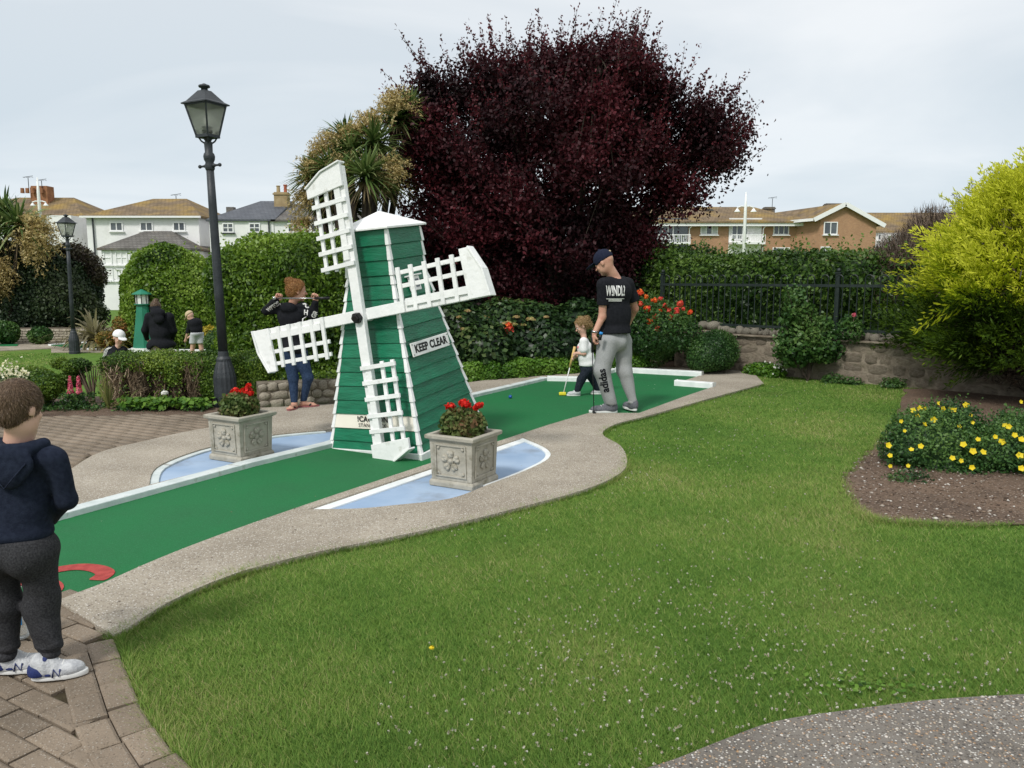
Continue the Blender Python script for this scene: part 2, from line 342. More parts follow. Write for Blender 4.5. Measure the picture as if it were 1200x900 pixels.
L_['red'] = leafmat('red_petal', [(.45, .008, .006), (.70, .02, .012), (.85, .04, .02)], .3, .6)
L_['orange'] = leafmat('orange_petal', [(.75, .10, .01), (.85, .19, .02), (.80, .05, .04), (.9, .30, .04)], .3, .6)
L_['rose'] = leafmat('coral_petal', [(.65, .05, .04), (.80, .10, .08), (.82, .17, .08)], .3, .6)
L_['yellow'] = leafmat('yellow_petal', [(.80, .58, .01), (.90, .70, .02), (.92, .76, .06)], .3, .6)
L_['pink'] = leafmat('pink_petal', [(.55, .05, .13), (.70, .12, .2), (.8, .3, .35)], .3, .6)
L_['creamp'] = leafmat('cream_petal', [(.70, .66, .35), (.80, .78, .55), (.85, .83, .65)], .3, .6)
L_['whitep'] = leafmat('white_petal', [(.75, .75, .68), (.82, .82, .78)], .3, .6)
L_['hydfl'] = leafmat('fading_flower_head', [(.30, .33, .09), (.42, .38, .14), (.50, .30, .16), (.55, .42, .2)], .3, .7)
L_['grass'] = leafmat('grass_blade', [(.080, .168, .032), (.138, .262, .046), (.200, .325, .062), (.300, .385, .095), (.50, .44, .22)], .40, .6, 1.25, .95, .15)

# brick wall material (joints too small to model at 60 m)
m, n, b, o = newmat('buff_brickwork'); Lk = n.links.new
t = N(n, 'ShaderNodeTexCoord'); bk = N(n, 'ShaderNodeTexBrick', i_Scale=4.5); bk.inputs['Color1'].default_value = (.42, .235, .125, 1); bk.inputs['Color2'].default_value = (.34, .18, .095, 1)
bk.inputs['Mortar'].default_value = (.38, .28, .2, 1); mpn = N(n, 'ShaderNodeMapping'); mpn.inputs['Rotation'].default_value = (R(90), 0, 0); Lk(t.outputs['Object'], mpn.inputs[0]); Lk(mpn.outputs[0], bk.inputs['Vector'])
nz = N(n, 'ShaderNodeTexNoise', i_Scale=.9); Lk(t.outputs['Object'], nz.inputs['Vector']); mr = N(n, 'ShaderNodeMapRange'); mr.inputs[3].default_value = .8; mr.inputs[4].default_value = 1.2; Lk(nz.outputs[0], mr.inputs[0])
hv = N(n, 'ShaderNodeHueSaturation'); Lk(bk.outputs[0], hv.inputs['Color']); Lk(mr.outputs[0], hv.inputs['Value']); Lk(hv.outputs[0], b.inputs['Base Color']); b.inputs['Roughness'].default_value = .9
M['brick'] = m

def tile_rows(m, dark=.72):
    n = m.node_tree; b = [x for x in n.nodes if x.type == 'BSDF_PRINCIPLED'][0]; src = b.inputs['Base Color'].links[0].from_socket; L = n.links.new
    g = N(n, 'ShaderNodeNewGeometry'); mp_ = N(n, 'ShaderNodeMapping'); mp_.inputs['Rotation'].default_value = (R(90), 0, 0); L(g.outputs['Position'], mp_.inputs[0])
    bk = N(n, 'ShaderNodeTexBrick', i_Scale=3.2); bk.inputs['Row Height'].default_value = .36; bk.inputs['Brick Width'].default_value = .8; bk.inputs['Mortar Size'].default_value = .05
    bk.inputs['Color1'].default_value = (1, 1, 1, 1); bk.inputs['Color2'].default_value = (.82, .82, .82, 1); bk.inputs['Mortar'].default_value = (.5, .5, .5, 1); L(mp_.outputs[0], bk.inputs['Vector'])
    mx = N(n, 'ShaderNodeMix', data_type='RGBA', blend_type='MULTIPLY'); mx.inputs[0].default_value = 1; L(src, mx.inputs[6]); L(bk.outputs[0], mx.inputs[7]); L(mx.outputs[2], b.inputs['Base Color'])
for k_ in ('tileroof', 'greyroof', 'slate'): tile_rows(M[k_])
# ------------------------------------------------------------------ numeric shape tools
def snoise(p, f, seed=0, oct=2):
    r = np.random.default_rng(seed); v = np.zeros(p.shape[:-1], np.float32); a = 1.0
    for _ in range(oct):
        for _k in range(5):
            d = r.normal(size=3); d /= np.linalg.norm(d); ph = r.uniform(0, 6.28)
            v += (a / 3.2) * np.sin(p @ (d * f * r.uniform(.7, 1.4)).astype(np.float32) + ph)
        f *= 2.1; a *= .5
    return v
def s_cone(p, a, b, ra, rb):
    a = np.array(a, np.float32); b = np.array(b, np.float32); ba = b - a; pa = p - a
    h = np.clip((pa @ ba) / max(ba @ ba, 1e-9), 0, 1)
    d = np.linalg.norm(pa - h[..., None] * ba, axis=-1); return d - (ra + (rb - ra) * h)
def s_ell(p, c, r, A=None):
    q = p - np.array(c, np.float32)
    if A is not None: q = q @ np.array(A, np.float32)      # columns of A = local axes in world
    r = np.array(r, np.float32); k0 = np.linalg.norm(q / r, axis=-1); k1 = np.linalg.norm(q / (r * r), axis=-1)
    return k0 * (k0 - 1) / np.maximum(k1, 1e-6)
def s_box(p, c, r, rd=.02, A=None):
    q = p - np.array(c, np.float32)
    if A is not None: q = q @ np.array(A, np.float32)
    q = np.abs(q) - (np.array(r, np.float32) - rd)
    return np.linalg.norm(np.maximum(q, 0), axis=-1) + np.minimum(q.max(-1), 0) - rd
def smin(a, b, k):
    h = np.clip(.5 + .5 * (b - a) / k, 0, 1); return b + (a - b) * h - k * h * (1 - h)
def smax(a, b, k): return -smin(-a, -b, k)
def ev(prims, p, k=.03):
    d = None
    for q in prims:
        kk = k; q = list(q)
        if q[0] == 'c': e = s_cone(p, *q[1:5]); kk = q[5] if len(q) > 5 else k
        elif q[0] == 'e': e = s_ell(p, q[1], q[2], q[3] if len(q) > 3 else None); kk = q[4] if len(q) > 4 else k
        elif q[0] == 'b': e = s_box(p, q[1], q[2], q[3], q[4] if len(q) > 4 else None)
        d = e if d is None else smin(d, e, kk)
    return d
def surfnet(fn, lo, hi, h):
    lo = np.array(lo, float); hi = np.array(hi, float); n = np.ceil((hi - lo) / h).astype(int) + 1
    ax = [lo[i] + h * np.arange(n[i]) for i in range(3)]
    g = np.stack(np.meshgrid(*ax, indexing='ij'), -1).astype(np.float32)
    Fv = fn(g).astype(np.float32); S = Fv < 0
    c = [(i, j, k) for i in (0, 1) for j in (0, 1) for k in (0, 1)]
    sl = lambda A, o: A[o[0]:n[0] - 1 + o[0], o[1]:n[1] - 1 + o[1], o[2]:n[2] - 1 + o[2]]
    cnt = sum(sl(S, o).astype(np.int8) for o in c); act = (cnt > 0) & (cnt < 8)
    idx = -np.ones(act.shape, np.int64); I = np.argwhere(act); idx[act] = np.arange(len(I))
    pos = np.zeros((len(I), 3)); w = np.zeros(len(I))
    cv = {o: Fv[I[:, 0] + o[0], I[:, 1] + o[1], I[:, 2] + o[2]] for o in c}
    for a in c:
        for d in range(3):
            if a[d] == 0:
                b = list(a); b[d] = 1; b = tuple(b); va, vb = cv[a], cv[b]; x = (va < 0) != (vb < 0)
                t = np.where(x, va / np.where(x, va - vb, 1), 0); q = np.tile(np.array(a, float), (len(I), 1)); q[:, d] += t
                pos += q * x[:, None]; w += x
    V = lo + h * (I + pos / w[:, None]); Fs = []
    for d in range(3):
        u, v = (d + 1) % 3, (d + 2) % 3
        A = S.take(range(n[d] - 1), d); B = S.take(range(1, n[d]), d); X = np.argwhere(A != B)
        X = X[(X[:, u] > 0) & (X[:, v] > 0) & (X[:, u] < n[u] - 1) & (X[:, v] < n[v] - 1)]
        if not len(X): continue
        fl = A[X[:, 0], X[:, 1], X[:, 2]]; q = []
        for (a, b_) in ((1, 1), (0, 1), (0, 0), (1, 0)):
            Y = X.copy(); Y[:, u] -= a; Y[:, v] -= b_; q.append(idx[Y[:, 0], Y[:, 1], Y[:, 2]])
        q = np.stack(q, 1); q[~fl] = q[~fl][:, ::-1]; Fs.append(q)
    return V, np.concatenate(Fs)
def sdfobj(name, fn, lo, hi, h, mat, parent, smooth=True):
    V, Fq = surfnet(fn, lo, hi, h); me = npmesh(name, V, Fq)
    return link(name, me, mat, parent, smooth, world=True)
def unit(v): return v / np.maximum(np.linalg.norm(v, axis=-1, keepdims=True), 1e-9)
def leaves(P_, Nn, size, aspect=.55, jit=.9, rnd=None, droop=0, dirs=None):
    """arrays -> leaf quads (V, F, rnd): pointed kite leaves"""
    n = len(P_); size = np.broadcast_to(size, (n,))
    nn = unit(Nn + jit * RNG.normal(size=(n, 3)))
    if dirs is None:
        d = RNG.normal(size=(n, 3)); d[:, 2] -= droop
    else: d = dirs
    d = unit(d - nn * (d * nn).sum(1, keepdims=True)); s = np.cross(nn, d)
    L = size[:, None]; w = L * aspect / 2
    V = np.stack([P_ - d * L * .5, P_ + s * w + nn * L * .06, P_ + d * L * .5 - nn * L * .08, P_ - s * w + nn * L * .06], 1).reshape(-1, 3)
    F_ = np.arange(4 * n).reshape(-1, 4)
    r = RNG.random(n) if rnd is None else rnd
    return V, F_, np.repeat(np.clip(r, 0, 1), 4)
def leafobj(name, parts, mat, parent=None):
    Vs, Fs, Rs, o = [], [], [], 0
    for V, F_, r in parts: Vs.append(V); Fs.append(F_ + o); Rs.append(r); o += len(V)
    return link(name, npmesh(name, np.concatenate(Vs), np.concatenate(Fs), np.concatenate(Rs)), mat, parent, world=parent is not None)
def scatter(V, Fq, n, off=(-.04, .05)):
    T = np.concatenate([Fq[:, [0, 1, 2]], Fq[:, [0, 2, 3]]]) if Fq.shape[1] == 4 else Fq
    a, b, c = V[T[:, 0]], V[T[:, 1]], V[T[:, 2]]; cr = np.cross(b - a, c - a); ar = np.linalg.norm(cr, axis=1)
    k = RNG.choice(len(T), n, p=ar / ar.sum()); u = RNG.random((n, 2)); f = u.sum(1) > 1; u[f] = 1 - u[f]
    p = a[k] + (b - a)[k] * u[:, :1] + (c - a)[k] * u[:, 1:]; nn = unit(cr[k])
    return p + nn * RNG.uniform(off[0], off[1], (n, 1)), nn
def shrub(root, fn, lo, hi, vox, n, size, mat, lump=.05, lf_=6, seed=1, aspect=.6, off=(-.03, .05), jit=.8, core=True, corecol=None, up=.0, shoots=0, name='foliage', clip=None):
    f = lambda p: fn(p) + lump * snoise(p, lf_, seed, 3)
    V, Fq = surfnet(f, lo, hi, vox)
    if clip is not None:
        pass
    p, nn = scatter(V, Fq, n, off)
    sz = size * RNG.uniform(.65, 1.25, n); nn2 = nn.copy(); nn2[:, 2] += up
    rb = .5 + .5 * (RNG.random(n) - .5) + .35 * snoise(p.astype(np.float32), lf_ * .7, seed + 9, 2)
    parts = [leaves(p, nn2, sz, aspect, jit, rb)]
    if shoots:
        q, qn = scatter(V, Fq, shoots, (0, .02)); k = q[:, 2] > np.quantile(q[:, 2], .35); q = q[k]; qn = qn[k]
        dr = unit(qn * .6 + np.array([0, 0, 1.0]) + .35 * RNG.normal(size=q.shape)); ln = size * RNG.uniform(1.5, 4.5, len(q))
        for s_ in np.linspace(.15, 1, 6):
            pp = q + dr * (ln * s_)[:, None] + .2 * size * RNG.normal(size=q.shape)
            parts.append(leaves(pp, dr, size * .8, aspect, 1.2, np.clip(.65 + .3 * RNG.random(len(q)), 0, 1)))
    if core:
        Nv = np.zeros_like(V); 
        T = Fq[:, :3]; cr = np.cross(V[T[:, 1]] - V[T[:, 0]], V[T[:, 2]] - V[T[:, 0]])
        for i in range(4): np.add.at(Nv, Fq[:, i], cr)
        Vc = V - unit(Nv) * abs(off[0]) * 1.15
        me = npmesh('shade_core', Vc, Fq, np.clip(.12 + .1 * RNG.random(len(V)), 0, 1))  # solid core in dark leaf tones stands in for the shaded inside
        link('shade_core', me, mat, root, True, world=True)
    return leafobj(name, parts, mat, root)

# ================================================================== THE SETTING
def axis_(a, b, step, far):
    m_ = list(np.arange(a, b + 1e-6, step)); l = a; s = step; pre = []
    while l > -far: s *= 1.5; l -= s; pre.append(l)
    r_ = b; s = step; post = []
    while r_ < far: s *= 1.5; r_ += s; post.append(r_)
    return np.array(pre[::-1] + m_ + post)
xs = axis_(-14, 12, .3, 900); ys = axis_(-1, 30, .3, 900)
Xg, Yg = np.meshgrid(xs, ys, indexing='ij'); Zg = terr(Xg, Yg)
nx, ny = Xg.shape; ii = np.arange(nx * ny).reshape(nx, ny)
Fg = np.stack([ii[:-1, :-1], ii[1:, :-1], ii[1:, 1:], ii[:-1, 1:]], -1).reshape(-1, 4)
tag(link('lawn', npmesh('lawn', np.stack([Xg, Yg, Zg], -1).reshape(-1, 3), Fg), M['lawn'], None, True), kind='structure')

def crom(pts, n=6, closed=False):
    P_ = [np.array(p, float) for p in pts]; o = []
    m_ = len(P_); rng_ = range(m_ if closed else m_ - 1)
    for i in rng_:
        if closed: a, b, c, d = P_[i - 1], P_[i], P_[(i + 1) % m_], P_[(i + 2) % m_]
        else: a, b, c, d = P_[max(i - 1, 0)], P_[i], P_[i + 1], P_[min(i + 2, m_ - 1)]
        for k in range(n):
            t = k / n; o.append(tuple(.5 * ((2 * b) + (c - a) * t + (2 * a - 5 * b + 4 * c - d) * t * t + (3 * b - a - 3 * c + d) * t ** 3)))
    if not closed: o.append(tuple(P_[-1]))
    return o
def Gs(l): return [G(*p) for p in l]
from mathutils.geometry import tessellate_polygon
def slab(name, loops, z0, z1, mat, parent=None, kind='structure', bev=0, zf=None):
    """flat sheet with holes and side skirts"""
    LL = [[Vector((p[0], p[1], 0)) for p in l] for l in loops]
    tri = tessellate_polygon(LL); flat = [p for l in LL for p in l]; nv = len(flat)
    hz = (lambda p: float(zf(p.x, p.y))) if zf else (lambda p: 0)
    vs = [(p.x, p.y, z1 + hz(p)) for p in flat] + [(p.x, p.y, z0 + hz(p)) for p in flat]; fs = []
    for t_ in tri:
        a, b, c = [flat[i] for i in t_]; cr = (b - a).cross(c - a).z
        fs.append(tuple(t_) if cr > 0 else tuple(t_[::-1]))
    o_ = 0
    for l in LL:
        k = len(l)
        for i in range(k): fs.append((o_ + i, o_ + (i + 1) % k, nv + o_ + (i + 1) % k, nv + o_ + i))
        o_ += k
    me = bpy.data.meshes.new(name); me.from_pydata(vs, [], fs); me.update()
    ob = link(name, me, mat, parent, world=parent is not None)
    if parent is None: tag(ob, kind=kind)
    return ob
def pip(px, py, poly):
    poly = np.array([(p[0], p[1]) for p in poly]); ins = np.zeros(px.shape, bool); j = len(poly) - 1
    for i in range(len(poly)):
        xi, yi = poly[i]; xj, yj = poly[j]
        c = ((yi > py) != (yj > py)) & (px < (xj - xi) * (py - yi) / (yj - yi + 1e-12) + xi); ins ^= c; j = i
    return ins

# --- lane outline
lane_near = Gs([(67, 711), (95, 700), (123, 689), (176, 665), (235, 641), (300, 617), (380, 589), (430, 572), (498, 549), (589, 519), (643, 501), (690, 487), (749, 487), (800, 468), (833, 456.5)])
lane_far = Gs([(833, 453.5), (790, 452.5), (820, 442), (721, 437), (692, 447.5), (641, 446.5), (556, 467), (390, 526), (300, 548), (64, 614)])
ls = Vector(G(67, 711)); u_l = Vector((.51, .86)); p_l = Vector((-.86, .51))
lane_start_far = tuple(Vector(lane_far[-1]) - u_l * .95)
LANE = crom(lane_near[:10], 4) + lane_near[10:] + lane_far + [lane_start_far]
slab('putting_lane', [LANE], -.02, .012, M['carpet'])
# painted kerbs along the far edge of the lane
def strip(name, pts, w, z0, z1, mat, parent=None, side=1, bev=.006):
    o_ = []; n_ = len(pts); P2 = [Vector(p[:2]) for p in pts]
    for i in range(n_):
        d = (P2[min(i + 1, n_ - 1)] - P2[max(i - 1, 0)]).normalized(); o_.append(P2[i] + Vector((-d.y, d.x)) * w * side)
    mb = MB(); vs = []; fs = []
    for a, b in zip(P2, o_): vs += [(a.x, a.y, z0), (a.x, a.y, z1), (b.x, b.y, z1), (b.x, b.y, z0)]
    for i in range(n_ - 1):
        for k in range(4):
            a, b = i * 4 + k, i * 4 + (k + 1) % 4; fs.append((a, b, b + 4, a + 4) if side > 0 else (b, a, a + 4, b + 4))
    fs += [(0, 1, 2, 3), tuple((n_ - 1) * 4 + k for k in (3, 2, 1, 0))]
    mb.add(vs, fs); ob = mb.obj(name, mat, parent, False, bev, world=parent is not None)
    if parent is None: tag(ob, kind='structure')
    return ob
def kpx(l): return Gs(l)
kerb_w = .10
k_far = [tuple(lane_start_far)] + Gs([(64, 614), (300, 548), (390, 526)]) + Gs([(470, 497), (556, 467), (641, 446.5)])
strip('kerb', k_far, .11, .0, .052, M['kerbpaint'], side=1)
strip('kerb', Gs([(641, 447.5), (692, 448.5)]), .13, .0, .075, M['kerbwhite'], side=1)
strip('kerb', Gs([(694, 446.5), (721, 437)]), .09, .0, .065, M['kerbwhite'], side=1)
strip('kerb', Gs([(721, 437), (822, 442.5)]), .14, .0, .085, M['kerbwhite'], side=1)
strip('kerb', Gs([(790, 453), (835, 456.5)]), .13, .0, .085, M['kerbwhite'], side=1)

# --- ponds (blue painted segments)
pondR = crom(Gs([(361, 602), (420, 601), (463, 597), (528, 589), (571, 573), (615, 556), (643, 541), (641, 529), (613, 516)]), 5)
pondL = crom(Gs([(175, 573), (184, 552), (225, 534), (270, 522.5), (322, 513), (390, 506.5)]), 5) + Gs([(405, 515), (392, 518.5)])
slab('painted_pond', [pondR], -.02, .008, M['bluepaint'])
slab('painted_pond', [pondL], -.02, .008, M['bluepaint'])
strip('pond_rim', [pondR[-1], pondR[0]], .085, .0, .020, M['kerbwhite'], side=1, bev=.003)
strip('pond_rim', pondR[20:], .045, .0, .022, M['kerbwhite'], side=1, bev=.003)
strip('pond_rim', pondL[:25], .06, .0, .022, M['kerbpaint'], side=-1, bev=.003)

# --- concrete surround (near side, with the pond as a hole) and far side
near_out_px = [(133, 752), (149, 744), (187, 719), (230, 697), (267, 682), (300, 671), (380, 651), (440, 639), (520, 622), (600, 602), (680, 580), (722, 562), (735, 546), (727, 526), (706, 512), (722, 500), (760, 490), (830, 470), (895, 452)]
near_out = crom(Gs(near_out_px), 4)
end_c = Vector(G(133, 752)); start_in = Vector(lane_near[0])
CONC_NEAR = crom(lane_near[:10], 4) + lane_near[10:] + Gs([(834, 453.5), (790, 452), (821, 442), (823, 438.5), (884, 440)]) + near_out[::-1]
slab('concrete_surround', [CONC_NEAR, pondR[::-1]], -.05, .03, M['concrete'])
off_far = [tuple(Vector(p) + p_l * .10) for p in k_far]
far_top = Gs([(884, 440), (880, 436), (771, 432), (712, 431), (640, 439), (600, 444), (545, 451), (480, 461), (400, 476), (305, 481)])
far_left = crom(Gs([(305, 481), (270, 499), (220, 509), (176, 519), (120, 533), (85, 553), (40, 585), (-60, 650), (-150, 690)]), 3)
CONC_FAR = off_far + Gs([(692, 441.5), (719, 433.5), (823, 438)]) + far_top + far_left[1:] + [tuple(Vector(lane_start_far) + p_l * .3)]
slab('concrete_surround', [CONC_FAR, pondL[::-1]], -.05, .0315, M['concrete'])

# --- far paved court behind the boy (pieces get under 10 px deep: joined courses)
COURT = far_left + [(-5.5, 4.2), (-9.5, 6.5), (-9.5, 8.9)] + Gs([(-30, 497), (60, 491), (160, 489), (240, 489), (305, 481)])
court = slab('paved_court', [COURT], -.05, .012, M['joint'])
def brickgrid(bounds, ang, bw, bh, gap, inside, bond='run'):
    c, s = math.cos(ang), math.sin(ang); res = []
    nxx = int((bounds[1] - bounds[0]) / bw) + 2; nyy = int((bounds[3] - bounds[2]) / bh) + 2
    for j in range(nyy):
        for i in range(nxx):
            x = bounds[0] + (i + (.5 if j % 2 else 0)) * bw; y = bounds[2] + j * bh
            X = x * c - y * s; Y = x * s + y * c
            res.append((X, Y))
    A = np.array(res); k = inside(A[:, 0], A[:, 1]); return A[k]
ang_court = math.atan2(.86, .51) - math.pi / 2
A = brickgrid((-14, 3, 0, 16), R(-28), .205, .105, .008, lambda x, y: pip(x, y, COURT) & (y > 4.6))
mb = MB(); cr_ = math.cos(R(-28)); sr_ = math.sin(R(-28))
Vb, Fb = [], []
for (x, y) in A:
    z = .030 + random.uniform(-.002, .002); hx, hy = .0985, .0485; o_ = len(Vb)
    for (i, j, zc) in ((-1, -1, 0), (1, -1, 0), (1, 1, 0), (-1, 1, 0), (-.92, -.86, 1), (.92, -.86, 1), (.92, .86, 1), (-.92, .86, 1)):
        X, Y = i * hx, j * hy; Vb.append((x + X * cr_ - Y * sr_, y + X * sr_ + Y * cr_, .010 if zc == 0 else z))
    Fb += [(o_ + 4, o_ + 5, o_ + 6, o_ + 7), (o_, o_ + 1, o_ + 5, o_ + 4), (o_ + 1, o_ + 2, o_ + 6, o_ + 5), (o_ + 2, o_ + 3, o_ + 7, o_ + 6), (o_ + 3, o_, o_ + 4, o_ + 7)]
tag(link('pavers', npmesh('pavers', np.array(Vb), np.array(Fb)), M['paver'], court), kind='stuff')

# --- near block paving: every block a piece
edge_px = [(133, 752), (148, 790), (168, 838), (196, 880), (222, 905), (262, 945)]
edge_line = crom(Gs(edge_px), 6)
PAVE = [tuple(Vector(G(133, 752)))] + edge_line[1:] + [(-1.2, 1.6), (-4.5, 1.6), (-5.2, 3.6), (-4.6, 4.3), tuple(Vector(lane_start_far) + p_l * .3), lane_near[0]]
pave = slab('block_paving', [PAVE], -.05, .004, M['joint'])
PB = MB()
def paver_mesh(hx, hy):
    mb = MB(); i_, j_ = .010, .010
    vs = [(-hx, -hy, -.05), (hx, -hy, -.05), (hx, hy, -.05), (-hx, hy, -.05), (-hx, -hy, -.006), (hx, -hy, -.006), (hx, hy, -.006), (-hx, hy, -.006),
          (-hx + i_, -hy + j_, 0), (hx - i_, -hy + j_, 0), (hx - i_, hy - j_, 0), (-hx + i_, hy - j_, 0)]
    fs = []
    for k in range(4):
        a, b = k, (k + 1) % 4; fs += [(a, b, b + 4, a + 4), (a + 4, b + 4, b + 8, a + 8)]
    fs.append((8, 9, 10, 11)); mb.add(vs, fs); me = mb.mesh('paver'); me.materials.append(M['paver']); return me
pm = paver_mesh(.0975, .0475); count = 0
def put_paver(me, x, y, a, dz=0):
    global count
    o_ = bpy.data.objects.new('paver', me); COL.objects.link(o_); o_.parent = pave; count += 1
    o_.location = (x, y, .030 + dz + random.uniform(-.004, .003)); o_.rotation_euler = (random.uniform(-.012, .012), random.uniform(-.012, .012), a + random.uniform(-.012, .012))
# two edging courses of square blocks following the lawn
el_ = [Vector(p) for p in edge_line]
def along(line, s):
    for a, b in zip(line[:-1], line[1:]):
        l = (b - a).length
        if s <= l: return a + (b - a) * (s / l), (b - a).normalized()
        s -= l
    return None, None
for k_, off_ in ((0, .052), (1, .156)):
    s = .02 + .07 * k_; wdt = .098 if k_ == 0 else .102
    while True:
        ln = .20 if k_ == 0 else .19; p_, d_ = along(el_, s + ln / 2)
        if p_ is None: break
        nrm = Vector((d_.y, -d_.x))
        if nrm.x > 0: nrm = -nrm
        q_ = p_ + nrm * off_
        put_paver(paver_mesh(ln / 2 - .004, wdt / 2), q_.x, q_.y, math.atan2(d_.y, d_.x)); s += ln
def field_inside(x, y):
    ins = pip(x, y, PAVE); d = np.full(x.shape, 9.)
    for a, b in zip(el_[:-1], el_[1:]):
        ax_, ay_ = a; bx, by = b; t_ = np.clip(((x - ax_) * (bx - ax_) + (y - ay_) * (by - ay_)) / ((bx - ax_) ** 2 + (by - ay_) ** 2), 0, 1)
        dd_ = np.hypot(x - ax_ - t_ * (bx - ax_), y - ay_ - t_ * (by - ay_)); dd_ = np.where((t_ <= 0) & (a is el_[0]), 9., dd_); d = np.minimum(d, dd_)
    fd_ = (el_[1] - el_[0]).normalized(); d = np.where((x - el_[0].x) * fd_.x + (y - el_[0].y) * fd_.y < .02, 9., d)
    ins2 = np.zeros(x.shape, bool)
    for a_ in (-.09, 0, .09):
        for b_ in (-.09, 0, .09): ins2 |= pip(x + a_, y + b_, PAVE)
    return ins2 & ~((x > -1.74) & (y > 3.0)) & (d > .175) & (x + .55 * y < 1.0) & ~pip(x, y, LANE) & ~pip(x, y - .05, LANE) & (y > 1.75) & (x > -3.6) & (y < 4.3)
A = brickgrid((-6, 4, -2, 8), R(-31), .200, .100, .008, field_inside)
pm2 = paver_mesh(.0965, .0465)
A = sorted([tuple(a) for a in A], key=lambda a: a[0] ** 2 + a[1] ** 2)[:270]
for (x, y) in A: put_paver(pm2, x, y, R(-31), -.006)

# --- soil beds
BED_R0 = crom(Gs([(1061, 457), (1051, 491), (1029, 518), (1003, 542), (987, 558), (992, 585), (1013, 607), (1060, 615), (1120, 617), (1200, 616)]), 5) + [(8.5, 5.4), (12, 7), (12, 10), (6.4, 10.8)]
rb_ = random.Random(8); BED_R = [(x + rb_.uniform(-.03, .03), y + rb_.uniform(-.03, .03)) for x, y in crom(BED_R0, 3)]
slab('soil_bed', [BED_R], -.04, .010, M['soil'])
BED_BACK = Gs([(545, 450), (600, 443), (640, 438), (712, 430), (771, 431), (880, 435)]) + [(3.6, 12.9), (3.2, 13.6), (2, 17), (-1, 18), (-3, 16), (-2.4, 11), (-1.2, 10.4)]
slab('soil_bed', [BED_BACK], -.04, .014, M['soil'])
BED_L = Gs([(-30, 497), (60, 491), (160, 489), (240, 489), (305, 481)]) + [(-2.9, 10.0), (-4.6, 9.9), (-8, 10.0), (-10, 10.2)]
slab('soil_bed', [BED_L], -.04, .018, M['soil'])
# --- path in the bottom right corner
PATH_R = crom(Gs([(700, 925), (785, 899), (845, 875), (910, 852), (1000, 838), (1100, 826), (1200, 820), (1330, 812)]), 5) + [(3.2, 1.5), (.3, 1.5)]
slab('gravel_path', [PATH_R], -.04, .022, M['concrete2'])
# --- far course beyond the hedge
zt = -.5
slab('far_course_paving', [[G(-60, 414, zt), G(60, 409, zt), G(60, 413.5, zt), G(330, 413, zt), G(330, 404, zt), G(225, 401, zt), G(100, 400, zt), G(-60, 402, zt)]], -.02, .02, M['smoothc'], zf=terr)
slab('far_putting_lane', [[G(-60, 407, zt), G(20, 406.5, zt), G(22, 404.5, zt), G(-60, 404, zt)]], -.02, .035, M['carpet'], zf=terr)
slab('far_putting_lane', [[G(90, 409, zt), G(300, 411.5, zt), G(300, 408, zt), G(180, 403.5, zt), G(95, 403.5, zt), G(60, 406, zt)]], -.02, .035, M['carpet'], zf=terr)
strip('far_kerb', [G(60, 406, zt), G(95, 403, zt), G(180, 402.5, zt), G(300, 407.5, zt)], .12, -.5, -.44, M['kerbwhite'], side=1)
strip('far_kerb', [G(90, 410, zt), G(300, 412.8, zt)], .12, -.5, -.44, M['kerbwhite'], side=-1)

# ================================================================== WINDMILL
def rotm(ax, a): return Matrix.Rotation(a, 3, ax)
WM_R = rotm('Y', -.100) @ rotm('X', .071) @ rotm('Z', -.513)
mill = thing('windmill', 'large green boarded windmill with white lattice sails', 'windmill', (-.937, 7.102, .06), rot=WM_R.to_euler())
def mw(z):      # side length at height z
    return .969 + (.469 - .969) * min(z, 1.486) / 1.486
ZR = [.02, .10, .21, .33, .45, .57, .69, .81, .93, 1.05, 1.17, 1.29, 1.41, 1.486, 1.61, 1.735, 1.86]
core = MB(); zz_ = [-.0, 1.486, 1.875]
vs = []
for z in zz_:
    w = mw(z) / 2 - .012; vs += [(-w, -w, z), (w, -w, z), (w, w, z), (-w, w, z)]
core.add(vs, [(3, 2, 1, 0), (8, 9, 10, 11)] + [(i + 4 * l, (i + 1) % 4 + 4 * l, (i + 1) % 4 + 4 * l + 4, i + 4 * l + 4) for l in (0, 1) for i in range(4)])
core.obj('tower_core', M['green'], mill)
for sx_ in (-.3, .3):
    for sy_ in (-.3, .3): MB().box((sx_, sy_, -.02 + .07 * sy_), (.07, .07, .09)).obj('foot_block', M['black'], mill)
def faceM(k): return Matrix.Rotation(k * math.pi / 2, 4, 'Z')       # k = 0 is the front (-y) face
